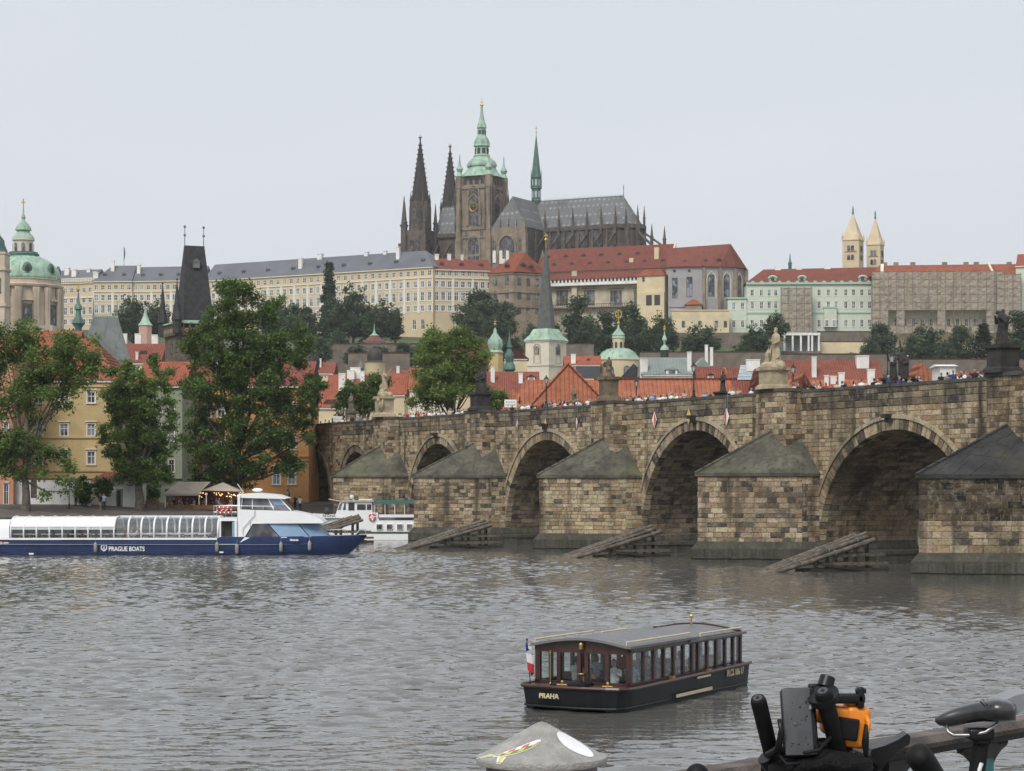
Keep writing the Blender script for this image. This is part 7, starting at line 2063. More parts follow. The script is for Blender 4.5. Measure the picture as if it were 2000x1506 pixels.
for px, py in ((1336, 512), (1378, 510), (1404, 508)):
    m = MB(); m.slab([(-.9, 0), (.9, 0), (.5, .8), (-.3, .8)], -.6, 1.5); m.build('dormer', M_dint, ro, loc=(cx_(px), 2.0, zq(py)))
m = MB(); m.box(cx_(1338), cx_(1370), -4, -.3, zq(640), zq(596)); m.build('porch', M_brownst, ch)
m = MB(); m.add([(cx_(1336), -4.5, zq(597)), (cx_(1372), -4.5, zq(597)), (cx_(1372), -.1, zq(597)), (cx_(1336), -.1, zq(597)), (cx_(1352), -.3, zq(585)), (cx_(1358), -.3, zq(585))], [(0, 1, 5, 4), (1, 2, 5), (3, 0, 4)]); m.build('porch_roof', M_red, ch)
# cream terrace wall
cw = thing('terrace_wall', 'cream wall with small arched windows below the chapel', 'wall', (X_(1312, 822), 822, 48))
s = 822/F; zq2 = lambda py: Z_(py, 822)-48
facade(cw, 0, (1424-1312)*s, 0, zq2(607), [((p-1312)*s, zq2(640), 1.3, 2.6, 'ad') for p in (1335, 1367, 1399, 1417)], P_crm, reveal=.4)
m = MB(); m.box(-.2, (1424-1312)*s+.2, -.3, 2.5, zq2(607), zq2(605)); m.poly([((1424-1312)*s, 0, 0), ((1424-1312)*s, 2.5, 0), ((1424-1312)*s, 2.5, zq2(607)), ((1424-1312)*s, 0, zq2(607))]); m.build('coping', P_crm, cw)
m = MB(); m.box(-2, (1424-1312)*s+8, -.8, -.05, 0, zq2(650)); m.build('plinth', M_ret, cw)
# ---- pale green palace
P_gp = plain('pale_green_plaster', (0.56, 0.61, 0.50), .9, var=.08, scale=.2, dirt=(.47, .53, .43))
Yg = 828.0; s = Yg/F
gp = thing('green_palace', 'pale mint green palace with red roof and white trimmed windows', 'palace', (X_(1421, Yg), Yg, 50), R(-2))
gx = lambda p: (p-1421)*s
gz = lambda py: Z_(py, Yg)-50
colsA = [1469, 1487, 1502, 1515]; colsB = [1599, 1617, 1632, 1651, 1666, 1682, 1697]
wins = []
for (t0, b0, st) in ((566, 578, 'cf'), (590, 603, 'cfh'), (625, 639, 'cf')):
    for p in colsA+colsB+[1540, 1560, 1578]: wins.append((gx(p), gz(b0), S_(6.6, Yg), S_(b0-t0, Yg), st))
facade(gp, gx(1458), gx(1705), 0, gz(556), wins, P_gp, reveal=.3)
facade(gp, gx(1421), gx(1458), 0, gz(584), [(gx(p), gz(b0), S_(6.6, Yg), S_(13, Yg), 'cfh') for p in (1433, 1450) for b0 in (605, 640)], P_gp, name='low_wing_wall', reveal=.3, loc=(0, -.5, 0))
m = MB(); m.box(gx(1420), gx(1459), -1.0, 8, gz(584), gz(581)); m.box(gx(1457), gx(1705), -.7, 0, gz(556), gz(552)); m.box(gx(1458), gx(1705), -.25, -.01, gz(613), gz(610)); m.build('cornice', plain('copper_trim', (.36, .50, .42), .8, var=.12), gp)
for k in range(14):
    m = MB(); x = gx(1460)+k*gx(1439)*1.0; 
    xx = gx(1470+17.3*k); m.slab([(xx-gx(1426), gz(553)), (xx+gx(1426), gz(553)), (xx+gx(1423), gz(549)), (xx-gx(1423), gz(549))], -.6, .2); m.build('attic_scroll', MT['copper_trim'], gp)
m = MB(); m.poly([(gx(1458), 14, 0), (gx(1458), 0, 0), (gx(1458), 0, gz(556)), (gx(1458), 14, gz(556))]); m.build('side_wall', P_gp, gp)
m = MB(); zt = gz(553); zr = gz(523); m.add([(gx(1456), -.5, zt), (gx(1706), -.5, zt), (gx(1706), 15, zt), (gx(1456), 15, zt), (gx(1494), 7.2, zr), (gx(1722), 7.2, zr+.8)], [(0, 1, 5, 4), (2, 3, 4, 5), (3, 0, 4)]); ro = m.build('roof', M_redold, gp)
for px in (1509, 1566, 1684):
    m = MB(); w = S_(8, Yg); m.box(-w, w, -.5, 2.2, 0, S_(8, Yg)); m.tube([(w*.9*math.cos(PI*k/8), -.5, S_(8, Yg)+w*.55*math.sin(PI*k/8)) for k in range(9)], .5, 6); m.ball((0, -.5, S_(6, Yg)), w*.45, 10, 8, 1, (1, .2, 1.2))
    m.build('attic_dormer', [MT['copper_trim'], M_dint], ro, loc=(gx(px), 1.2, gz(552)))
for px in (1522, 1564, 1619):
    m = MB(); m.box(-1.2, 1.2, -.6, .6, -2, 1.2); m.build('chimney', M_plaster, ro, loc=(gx(px), 7.2, zr))
for k in range(4):
    m = MB(); m.box(gx(1608)+k*.001, gx(1632), -1.8, -.02, gz(640), gz(603)) if k == 0 else None
    if k == 0:
        bw = m.build('bay_window', P_gp, gp); m = MB(); m.box(gx(1607), gx(1633), -2.0, -.02, gz(603), gz(600)); m.build('bay_cornice', MT['copper_trim'], bw)
        for p in (1613, 1627): inst('window', window_mesh(S_(6.6, Yg), S_(13, Yg), 'cfo'), bw, (gx(p), -1.82, gz(639)))
m = MB(); m.box(gx(1421), gx(1705), -1.2, -.6, -6, gz(650)); m.build('plinth', M_ret, gp)
# ---- scaffolding with nets
M_net = bpy.data.materials.new('scaffold_net'); M_net.use_nodes = True
t = M_net.node_tree; b = t.nodes['Principled BSDF']
c = mixc(t, (0.31, 0.258, 0.20), (0.41, 0.345, 0.275), noise(t, .5, 5.0)); c = mixc(t, c, (0.19, 0.16, 0.128), noise(t, .35, 4.0, stretch=(2.5, 2.5, .25), lo=.5, hi=.8))
t.links.new(c, b.inputs['Base Color']); b.inputs['Roughness'].default_value = .9; b.inputs['Alpha'].default_value = .9
bump(t, b, noise(t, .9, 4.0), .6, .3)
def scaffold(label, px0, px1, Y, top, bot, nx, nz, skip=(), off=0.0):
    zb_ = Z_(bot, Y); t = thing('scaffold', label, 'scaffold', (X_(px0, Y), Y, zb_), R(-2))
    w = S_(px1-px0, Y)/nx; h = (Z_(top, Y)-zb_)/nz
    me = []
    for v in range(3):
        m = MB(); n = 4; rg = random.Random(v)
        g_ = [[(w*(i/n), rg.uniform(-.12, .18) if 0 < i < n else 0, h*(j/n)) for i in range(n+1)] for j in range(n+1)]
        for j in range(n):
            for i in range(n): m.poly([g_[j][i], g_[j][i+1], g_[j+1][i+1], g_[j+1][i]])
        me.append(m.mesh('net_panel', M_net, True))
    for i in range(nx):
        for j in range(nz):
            if (i, j) in skip: continue
            inst('net_panel', me[(i*7+j*3) % 3], t, (i*w, -1.5, j*h), 0)
    for i in range(nx+1):
        m = MB(); m.tube([(i*w, -1.56, 0), (i*w, -1.56, nz*h+.5)], .09, 5); m.tube([(i*w, -.3, 0), (i*w, -.3, nz*h+.5)], .09, 5); m.build('standard_pole', M_lead, t)
    for j in range(nz+1):
        m = MB(); m.box(0, nx*w, -1.55, -.25, j*h-.08, j*h); m.build('scaffold_deck', M_log, t)
scaffold('narrow scaffold tower with brown nets on the green palace', 1525, 1585, 824, 563, 652, 4, 6)
# convent building under nets
Yk = 822.0; s = Yk/F
cv = thing('convent_building', 'long cream building with red roof wrapped in brown scaffold nets', 'building', (X_(1702, Yk), Yk, 50), R(-2))
kx = lambda p: (p-1702)*s
kz = lambda py: Z_(py, Yk)-50
facade(cv, 0, kx(2120), 0, kz(538), [(kx(p), kz(b0), S_(7, Yk), S_(14, Yk), 'cf') for p in range(1716, 2110, 17) for b0 in (577, 605, 637)], P_crm, reveal=.3)
m = MB(); zt = kz(540); zr = kz(515); m.add([(kx(1700), -.5, zt), (kx(2120), -.5, zt), (kx(2120), 15, zt), (kx(1700), 15, zt), (kx(1722), 7.2, zr), (kx(2120), 7.2, zr+.6)], [(0, 1, 5, 4), (2, 3, 4, 5), (3, 0, 4)]); ro = m.build('roof', M_red, cv)
m = MB(); m.bar((kx(1722), -.6, zt+.4), (kx(1728), 7, zr+.4), 1.2, .5); m.bar((kx(1939), -.6, zt+.4), (kx(1935), 7, zr+.9), .8, .5); m.build('fire_wall', P_pale, ro)
for px in (1733, 1755, 1788, 1850, 1892, 1912, 1976):
    m = MB(); m.box(-.9, .9, -.6, .6, -2, 1.2); m.build('chimney', M_brownst, ro, loc=(kx(px), 7.2, zr))
scaffold('wide scaffold with brown nets covering the convent building', 1702, 1955, 819, 531, 652, 16, 8, skip=[(i, j) for i in (4, 5, 6, 7, 9, 10, 11, 12, 13) for j in (1, 2)]+[(2, 2), (2, 1)])
scaffold('dark scaffold bay at the right end of the convent building', 1945, 1992, 816, 536, 650, 3, 8)
rgp = segment('palace_wing', 'pale green palace wing at the right picture edge', (1984, 818), (2080, 812), 50, 88.5, 93.5, 12, [(81.5, 2.4, 'cf'), (76.5, 2.6, 'cfh'), (70, 2.6, 'cf')], 6, 1.5, P_gp, M_red, (0, 0), 0)
# ---- colonnade pavilion
pv = thing('pavilion', 'white colonnaded garden pavilion below the green palace', 'pavilion', (X_(1532, 780), 780, Z_(686, 780)))
s = 780/F; pz = lambda py: Z_(py, 780)-Z_(686, 780)
m = MB(); m.box(-.4, 70*s, -.4, 6, pz(655), pz(650)); m.build('entablature', M_plaster, pv)
for p in (0, 16, 32, 47, 54, 67):
    m = MB(); m.box(p*s-.3, p*s+.35, -.3, .35, 0, pz(655)); m.build('pillar', M_plaster, pv)
m = MB(); m.box(0, 70*s, 4, 4.4, 0, pz(655)); m.build('back_wall', plain('grey_plaster', (.25, .25, .26), .9), pv)
m = MB(); m.box(-1, 72*s, -1, 6, -4, 0); m.build('base', M_ret, pv)
ret_wall('cream garden wall right of the colonnade pavilion', 1600, 1700, 785, 668, 690, P_crm)
ret_wall('dark terrace walls under the green palace', 1596, 1720, 812, 648, 668, M_ret)
# ---- twin romanesque towers
M_tuff = plain('pale_tuff', (0.60, 0.49, 0.33), .9, var=.1, scale=.3)
def rom_tower(label, px, Y, half, top, eave, base):
    t = thing('stone_tower', label, 'tower', (X_(px, Y), Y, 66), R(-25), 'twin pale towers on the skyline')
    s = Y/F; z = lambda py: Z_(py, Y)-66
    w = half*s/1.33
    m = MB(); m.box(-w, w, -w, w, 0, z(eave)); sh_ = m.build('shaft', M_tuff, t)
    m = MB(); m.box(-w-.25, w+.25, -w-.25, w+.25, z(eave), z(eave-1.5))
    zs = z(eave-1.5); hgt = z(top+14)-zs
    m.add([(-w*1.06, -w*1.06, zs), (w*1.06, -w*1.06, zs), (w*1.06, w*1.06, zs), (-w*1.06, w*1.06, zs), (0, 0, zs+hgt)], [(0, 1, 4), (1, 2, 4), (2, 3, 4), (3, 0, 4)]); m.build('stone_spire', M_tuff, t)
    m = MB(); m.lathe([(.5, z(top+16)), (.3, z(top+10)), (.35, z(top+8)), (.1, z(top))], 8); m.build('finial', M_copperd, t)
    for (dx, dy, r) in ((0, -w-.02, 0), (w+.02, 0, PI/2)):
        for zz_ in (eave+20, eave+38):
            for q in (-.55, .55):
                inst('window', window_mesh(w*.36, S_(10, Y), 'ado'), sh_, (dx+(q*w*.42 if r == 0 else 0), dy+(q*w*.42 if r else 0), z(zz_)), r)
        m = MB(); m.box(-w*.7, w*.7, -.2, 0, z(eave+22.5), z(eave+21)); m.build('belt', M_brownst, sh_, loc=(dx, dy, 0), rz=r)
    for (x, y) in ((-w, -w), (w, -w), (w, w)):
        m = MB(); m.lathe([(.35, 0), (.4, 1.2), (.05, 3.0)], 6, (x, y, z(eave-1.5))); m.build('corner_spirelet', M_tuff, t)
rom_tower('left and larger of the twin pale stone towers', 1666, 880, 22, 402, 471, 520)
rom_tower('right and slimmer of the twin pale stone towers', 1709.5, 895, 18, 411, 480, 520)

# ---------------- cathedral (axis runs to the right and slightly towards the camera)
CA = R(-27); Y0 = 980.0; X0 = X_(941, Y0); ZG = 72.0
M_goth = plain('sooty_gothic_stone', (0.10, 0.084, 0.072), .9, var=.45, scale=.35, dirt=(.035, .030, .028), streak=(.16, .125, .09), bmp=.4)
M_gothl = plain('brown_gothic_stone', (0.235, 0.19, 0.142), .9, var=.35, scale=.3, dirt=(.075, .058, .045), streak=(.30, .23, .15), bmp=.4)
M_spire = plain('black_spire_stone', (0.040, 0.034, 0.034), .85, var=.4, scale=.5, bmp=.4)
def slate_pattern():
    m, t, b = _nodes('patterned_slate')
    g = N(t, 'ShaderNodeTexCoord'); mp = N(t, 'ShaderNodeMapping'); mp.inputs['Rotation'].default_value = (0, 0, 0); mp.inputs['Scale'].default_value = (.42, .42, .42)
    t.links.new(g.outputs['Object'], mp.inputs[0])
    v = N(t, 'ShaderNodeTexVoronoi'); v.inputs['Scale'].default_value = 1.0; v.distance = 'MANHATTAN'; v.inputs['Randomness'].default_value = .15; t.links.new(mp.outputs[0], v.inputs['Vector'])
    r = N(t, 'ShaderNodeMapRange'); r.inputs[1].default_value = .32; r.inputs[2].default_value = .55; t.links.new(v.outputs['Distance'], r.inputs[0])
    c = mixc(t, (0.25, 0.255, 0.25), (0.12, 0.125, 0.13), r.outputs[0]); c = mixc(t, c, (.06, .075, .07), noise(t, .15, 4, lo=.5, hi=.8))
    t.links.new(c, b.inputs['Base Color']); b.inputs['Roughness'].default_value = .65
    return m
M_pslate = slate_pattern()
cat_ = thing('cathedral', 'dark gothic cathedral with twin west spires, green topped tower and patterned slate roof', 'cathedral', (X0, Y0, ZG), CA)
def zc(py, Y=Y0): return Z_(py, Y)-ZG
def pinnacle(m, x, y, z, h, r, mi=0):
    m.lathe([(r, z), (r, z+h*.35), (r*1.4, z+h*.38), (r*.9, z+h*.42), (r*.1, z+h)], 4, (x, y, 0), mi, rot=PI/4)
def lancet(parent, x, y, z, w, h, rz, dark=True, fr=None):
    """pointed window with tracery, set proud in a moulded frame"""
    m = MB(); n = 7
    def arch(w_, h_): 
        P = [(-w_/2, 0), (w_/2, 0)]
        hs = h_-w_*.9
        for k in range(n+1): a = k/n; P.append((w_/2*(1-a**1.3), hs+w_*.9*(1-(1-a)**2)**.5))
        for k in range(n-1, -1, -1): a = k/n; P.append((-w_/2*(1-a**1.3), hs+w_*.9*(1-(1-a)**2)**.5))
        return P
    m.slab(arch(w, h), -.08, .0, 1)
    P = arch(w*1.12, h*1.03)
    m.tube([(px, -.12, pz) for px, pz in P[1:]]+[(P[0][0], -.12, P[0][1])], w*.09, 5, 0)
    for q in ((-.17, .17) if w > 2.2 else (0,)): m.box(w*q-.13, w*q+.13, -.2, -.05, 0, h-w*.75)
    m.tube([(w*.24*math.cos(2*PI*k/10), -.16, h-w*.55+w*.24*math.sin(2*PI*k/10)) for k in range(11)], .12, 4)
    m.box(-w/2, w/2, -.18, -.05, h*.42, h*.46)
    return m.build('gothic_window', [fr or M_gothl, M_gwin], parent, loc=(x, y, z), rz=rz)
# great south tower
gt = MB(); w = 7.6
zb0, zg, ztop = 0, zc(367), zc(352)
gt.box(-w, w, -w, w, zb0, zc(347)); tow = gt.build('great_tower', M_gothl, cat_)
for (x, y) in ((-w, -w), (w, -w), (w, w), (-w, w)):
    m = MB(); m.lathe([(2.0, 0), (1.9, zc(470)), (1.6, zc(470)+.3), (1.55, zc(372)), (1.75, zc(371)), (1.75, zc(347))], 8, (x, y, 0)); b_ = m.build('corner_buttress', M_gothl, tow)
    for k, zz_ in enumerate((zc(455), zc(425), zc(398))):
        m = MB()
        for a in range(4): pinnacle(m, x+1.9*math.cos(a*PI/2+PI/4), y+1.9*math.sin(a*PI/2+PI/4), zz_, 7.0, .42)
        m.build('pinnacle_cluster', M_goth, b_)
for (dx, dy, r) in ((0, -w-.05, 0), (w+.05, 0, PI/2), (-w-.05, 0, -PI/2)):
    lancet(tow, dx, dy, zc(444), 5.2, 17.5, r)
    m = MB(); m.tube([(-3.6, -.3, zc(444)), (-3.6, -.3, zc(402)), (-2.4, -.3, zc(392)), (0, -.3, zc(383)), (2.4, -.3, zc(392)), (3.6, -.3, zc(402)), (3.6, -.3, zc(444))], .38, 5); m.build('arch_moulding', M_gothl, tow, loc=(dx, dy, 0), rz=r)
    lancet(tow, dx, dy, zc(530), 5.8, 15, r)
    lancet(tow, dx+(3.9 if r == 0 else 0), dy+(3.9 if r else 0), zc(470), 1.3, 5, r); lancet(tow, dx-(3.9 if r == 0 else 0), dy-(3.9 if r else 0), zc(470), 1.3, 5, r)
    m = MB()
    for z_ in (zc(467), zc(451), zc(371)): m.box(-w, w, -.45, .0, z_-.3, z_+.3)
    m.build('string_course', M_gothl, tow, loc=(dx, dy, 0), rz=r)
    for k in range(4):
        x = -4.4+k*2.95; m = MB(); m.box(-1.0, 1.0, -.05, .02, 0, 2.7, 1); m.box(-1.1, -.9, -.12, .02, 0, 2.8); m.box(.9, 1.1, -.12, .02, 0, 2.8); m.box(-1.1, 1.1, -.12, .02, 2.6, 2.9)
        m.build('gallery_opening', [M_gothl, M_dint], tow, loc=(dx+(x if r == 0 else 0), dy+(x if r else 0), zc(364)), rz=r)
    if r == 0:
        m = MB(); m.lathe([(2.0, 0), (2.0, .15)], 24); ck = m.build('clock_face', plain('clock_black', (.03, .025, .02), .5), tow, loc=(dx, dy-.35, zc(408))); ck.rotation_euler = (R(90), 0, 0)
        m = MB()
        for k in range(12): a = 2*PI*k/12; m.box(1.6*math.cos(a)-.13, 1.6*math.cos(a)+.13, 1.6*math.sin(a)-.13, 1.6*math.sin(a)+.13, .15, .2)
        m.tube([(2.0*math.cos(2*PI*k/24), 2.0*math.sin(2*PI*k/24), .15) for k in range(25)], .15, 5); m.bar((0, 0, .2), (.9, .6, .2), .14, .06); m.bar((0, 0, .2), (-.3, 1.4, .2), .12, .06); m.build('clock_gilding', M_gold, ck)
    else:
        m = MB(); m.lathe([(1.9, 0), (1.9, .15)], 24); ck = m.build('clock_face', MT['clock_black'], tow, loc=(dx+(.35 if dx > 0 else -.35), dy, zc(408))); ck.rotation_euler = (R(90), 0, r)
m = MB(); m.box(-w-.6, w+.6, -w-.6, w+.6, zc(349), zc(347)); m.build('tower_cornice', M_copperd, tow)
pr = [(10.2, 348), (9.4, 344), (7.6, 337), (6.7, 331), (6.3, 328), (6.9, 326), (6.9, 322), (6.4, 317), (5.2, 312), (3.8, 308), (3.6, 307), (3.9, 305), (3.3, 303), (3.1, 288), (3.9, 286), (3.7, 283), (3.5, 277), (3.0, 271), (2.2, 267), (1.9, 264), (1.8, 252), (2.3, 250), (2.1, 247), (1.9, 243), (1.3, 236), (.7, 222), (.45, 212), (.6, 210), (.3, 205)]
m = MB(); m.lathe([(r*1.0, zc(py)) for r, py in pr], 8, rot=PI/8); hel = m.build('green_helm', M_copper, tow)
for k in range(8):
    a = 2*PI*k/8; m = MB(); m.box(-.75, .75, -.1, .06, zc(303)+.4, zc(288)-.6); m.build('lantern_opening', M_dint, hel, loc=(3.05*math.cos(a), 3.05*math.sin(a), 0), rz=a+PI/2)
    m = MB(); m.box(-.45, .45, -.1, .06, zc(263), zc(253)-.4); m.build('lantern_opening', M_dint, hel, loc=(1.8*math.cos(a), 1.8*math.sin(a), 0), rz=a+PI/2)
m = MB(); m.ball((0, 0, zc(205)), .8, 8, 6); m.tube([(0, 0, zc(206)), (0, 0, zc(192))], .12, 6); m.box(-.7, .7, -.1, .1, zc(200), zc(199)); m.build('gilded_cross', M_gold, hel)
for (x, y) in ((-w, -w), (w, -w), (w, w), (-w, w)):
    m = MB(); m.lathe([(1.9, zc(347)), (1.6, zc(344)), (1.0, zc(339)), (1.1, zc(338)), (1.7, zc(333)), (1.6, zc(331)), (.8, zc(326)), (.5, zc(321)), (.3, zc(314)), (.35, zc(313)), (.1, zc(303))], 8, (x*.98, y*.98, 0)); m.build('corner_turret', M_copper, tow, smooth=35)
# west towers
def west_tower(lx_, ly_, label):
    t = MB(); w = 5.2
    c = (lx_, ly_)
    Yt = Y0+lx_*math.sin(CA)+ly_*math.cos(CA)
    z = lambda py: Z_(py, Yt)-ZG
    top = 166-ZG
    zb1 = top-30        # foot of the spire
    t.box(lx_-w, lx_+w, ly_-w, ly_+w, 0, zb1-13); t.lathe([(w*1.02, zb1-13), (w*.95, zb1+.5)], 8, (lx_, ly_, 0), rot=PI/8)
    o = t.build('west_tower', M_goth, cat_)
    m = MB(); m.lathe([(w*.86, zb1), (w*.82, zb1+.6), (.35, top-1.5), (.25, top)], 8, (lx_, ly_, 0), rot=PI/8)
    sp = m.build('spire', M_spire, o)
    m = MB()
    for k in range(8):
        a = PI/8+2*PI*k/8
        for j in range(13):
            f = j/13; r = (w*.84)*(1-f)+.35*f; m.obox((lx_+(r+.12)*math.cos(a), ly_+(r+.12)*math.sin(a), zb1+1+f*28), (.45, .45, .5), a)
    m.build('crockets', M_spire, sp)
    m = MB(); m.ball((lx_, ly_, top-.2), .55, 6, 5); m.box(lx_-.9, lx_+.9, ly_-.2, ly_+.2, top+.3, top+.7); m.tube([(lx_, ly_, top), (lx_, ly_, top+1.6)], .16, 5); m.build('finial', M_spire, sp)
    for k in range(8):
        a = 2*PI*k/8
        lancet(o, lx_+w*.93*math.cos(a), ly_+w*.93*math.sin(a), zb1-11.5, 1.5, 9.5, a+PI/2, fr=M_goth)
    for (dx, dy, r) in ((0, -w-.05, 0), (w+.05, 0, PI/2), (-w-.05, 0, -PI/2)):
        for q in (-1.6, 1.6):
            lancet(o, lx_+dx+(q if r == 0 else 0), ly_+dy+(q if r else 0), zb1-35, 1.7, 17, r, fr=M_goth)
        lancet(o, lx_+dx, ly_+dy, 6, 3.4, 12, r, fr=M_goth)
    for sx in (-1, 1):
        for sy in (-1, 1):
            for (rr, zz0, hh) in ((1.0, zb1-15, 15), (.55, zb1-1.5, 6.5)):
                m = MB(); pinnacle(m, lx_+sx*w*(1.0 if rr > .9 else .62), ly_+sy*w*(1.0 if rr > .9 else .62), zz0, hh, rr); m.build('pinnacle', M_goth, o)
            m = MB(); m.box(lx_+sx*w-1.1, lx_+sx*w+1.1, ly_+sy*w-1.1, ly_+sy*w+1.1, 0, zb1-15); m.build('corner_buttress', M_goth, o)
            for zz_ in (zb1-38, zb1-26):
                m = MB()
                for q in range(4): pinnacle(m, lx_+sx*w+1.25*math.cos(q*PI/2+PI/4), ly_+sy*w+1.25*math.sin(q*PI/2+PI/4), zz_, 6, .3)
                m.build('pinnacle_cluster', M_goth, o)
    return o
west_tower(-35, 5, 's'); west_tower(-35, 34, 'n')
m = MB(); m.box(-44.5, -40.5, 1, 6, 0, zc(475, 1000)); pinnacle(m, -42.5, 3, zc(475, 1000), 22, 1.6); m.build('stair_turret', M_goth, cat_)
# nave, transept, choir
ax_y = 19.5; hw = 8.6; zE = 120.4-ZG; zR = 135.2-ZG
m = MB(); m.box(-31, 62, ax_y-hw, ax_y+hw, 0, zE); m.box(18-8, 18+8, -8.5, ax_y+hw+20, 0, zE-.02); body = m.build('nave_walls', M_goth, cat_)
m = MB()
ap = [(62, ax_y-hw-.5), (69, ax_y-5.5), (72, ax_y), (69, ax_y+5.5), (62, ax_y+hw+.5)]
m.prism([(62, ax_y-hw), (68.5, ax_y-5.2), (71.3, ax_y), (68.5, ax_y+5.2), (62, ax_y+hw)], 0, zE); m.build('apse', M_goth, body)
m = MB(); e = .5
m.add([(-31, ax_y-hw-e, zE), (62, ax_y-hw-e, zE), (62, ax_y+hw+e, zE), (-31, ax_y+hw+e, zE), (-31, ax_y, zR), (62, ax_y, zR)], [(0, 1, 5, 4), (2, 3, 4, 5), (3, 0, 4)])
for a, b_ in zip(ap[:-1], ap[1:]): m.poly([(a[0], a[1], zE), (b_[0], b_[1], zE), (62, ax_y, zR)])
rf = m.build('main_roof', M_pslate, cat_)
m = MB(); m.add([(18-8.5, -9, zE), (18+8.5, -9, zE), (18+8.5, ax_y, zE), (18-8.5, ax_y, zE), (18, -4.5, zR-.3), (18, ax_y, zR-.3)], [(0, 1, 4), (1, 2, 5, 4), (3, 0, 4, 5)]); m.build('transept_roof', M_pslate, cat_)
cr = MB()
for k in range(75): x = -30+k*1.24; cr.box(x-.08, x+.08, ax_y-.08, ax_y+.08, zR, zR+.9)
cr.box(-31, 62, ax_y-.15, ax_y+.15, zR-.1, zR+.2)
cr.build('roof_cresting', M_lead, rf)
m = MB(); m.tube([(62, ax_y, zR), (62, ax_y, zR+5)], .14, 6); m.ball((62, ax_y, zR+3.4), .3, 6, 5); m.build('roof_finial', M_lead, rf)
# fleche over the crossing
m = MB(); z0 = zR-9; m.lathe([(.3, z0), (2.4, z0+9.5), (2.2, z0+10), (2.2, z0+14.5), (2.5, z0+15), (2.1, z0+15.5), (2.1, z0+19.5), (2.5, z0+20), (2.3, z0+20.5), (1.9, z0+24), (.25, z0+38.5), (.1, z0+40)], 8, (18, ax_y, 0)); fl_ = m.build('fleche', M_copperd, cat_)
for k in range(8):
    a = PI/8+2*PI*k/8
    for zz_ in (z0+10.8, z0+16.2):
        m = MB(); m.box(-.45, .45, -.08, .08, 0, 2.8); m.build('fleche_opening', plain('pale_gap', (.45, .5, .52), .5), fl_, loc=(18+2.02*math.cos(a), ax_y+2.02*math.sin(a), zz_), rz=a+PI/2)
    a = 2*PI*k/8; m = MB(); pinnacle(m, 18+2.5*math.cos(a), ax_y+2.5*math.sin(a), z0+15, 9, .22); m.build('pinnacle', M_copperd, fl_)
m = MB(); m.lathe([(1.9, z0+23.5), (.22, z0+38.5)], 8, (18, ax_y, 0)); m.build('fleche_spire', M_copper, fl_)
m = MB(); m.tube([(18, ax_y, z0+39), (18, ax_y, z0+44)], .12, 5); m.ball((18, ax_y, z0+41), .4, 6, 5); m.box(17.5, 18.5, ax_y-.1, ax_y+.1, z0+42.6, z0+42.9); m.build('fleche_cross', M_gold, fl_)
# buttresses with pinnacles along the choir, parapet and clerestory windows
for k in range(6):
    x = 27+k*7.0
    lancet(body, x+3.5 if k < 5 else 60.0, ax_y-hw-.05, zE-9, 3.6, 8.2, 0, fr=M_goth)
    m = MB(); m.box(x-.6, x+.6, ax_y-hw-1.2, ax_y-hw, 0, zE+1); pinnacle(m, x, ax_y-hw-.6, zE+1, 9.0, .6)
    m.box(x-.8, x+.8, ax_y-hw-11, ax_y-hw-8.6, 0, zE-9); pinnacle(m, x, ax_y-hw-9.8, zE-9, 8.5, .75)
    m.bar((x, ax_y-hw-9, zE-9), (x, ax_y-hw-.8, zE-2.5), .7, .9); m.bar((x, ax_y-hw-9, zE-13), (x, ax_y-hw-.8, zE-7.5), .7, .9)
    m.build('flying_buttress', M_goth, cat_)
for (ang, k) in ((-60, 0), (-25, 1), (8, 2)):
    d = Vector((math.cos(R(ang)), math.sin(R(ang)), 0)); c0 = Vector((62, ax_y, 0))
    m = MB(); p = c0+d*9.6; m.obox((p.x, p.y, (zE+1)/2), (1.6, 1.2, zE+1), R(ang)); pinnacle(m, p.x, p.y, zE+1, 9, .6)
    p = c0+d*19; m.obox((p.x, p.y, (zE-9)/2), (2.2, 1.5, zE-9), R(ang)); pinnacle(m, p.x, p.y, zE-9, 9.5, .8)
    m.bar(c0+d*10+Vector((0, 0, zE-2.5)), c0+d*19+Vector((0, 0, zE-9)), .7, .9); m.build('flying_buttress', M_goth, cat_)
m = MB(); m.box(-31, 62, ax_y-hw-.9, ax_y-hw-.55, zE-.6, zE+1.3)
for a, b_ in zip(ap[:-1], ap[1:]): m.bar((a[0], a[1]-.3, zE+.4), (b_[0]+.3, b_[1], zE+.4), .35, 1.9)
m.build('roof_parapet', M_goth, cat_)
m = MB(); m.box(-31, 62, ax_y-hw-9.5, ax_y-hw-.02, 0, zE-17); m.prism([(60, ax_y-hw-9.5), (72, ax_y-13), (80, ax_y-3), (80, ax_y+6), (70, ax_y+16), (60, ax_y+16)], 0, zE-17); m.build('side_chapels', M_goth, cat_)
m = MB()
for x in (9, 14, 18, 22, 27):
    pinnacle(m, x, -9.2, zE-1.5, 7.5, .5)
m.box(8.5, 27.5, -9.6, -8.6, zE-3, zE); m.build('transept_parapet', M_gothl, cat_)
m = MB(); m.box(9, 27, -9.6, -8.55, 0, zE-3.01); tf = m.build('transept_front', M_gothl, cat_)
lancet(tf, 18, -9.65, zE-20, 8, 16, 0); lancet(tf, 11.5, -9.65, zE-16, 1.6, 10, 0); lancet(tf, 24.5, -9.65, zE-16, 1.6, 10, 0)
for x in (9.2, 26.8):
    m = MB(); m.box(x-1, x+1, -11, -8.5, 0, zE-3); pinnacle(m, x, -10, zE-3, 8, .8); m.build('transept_buttress', M_gothl, tf)
m = MB()
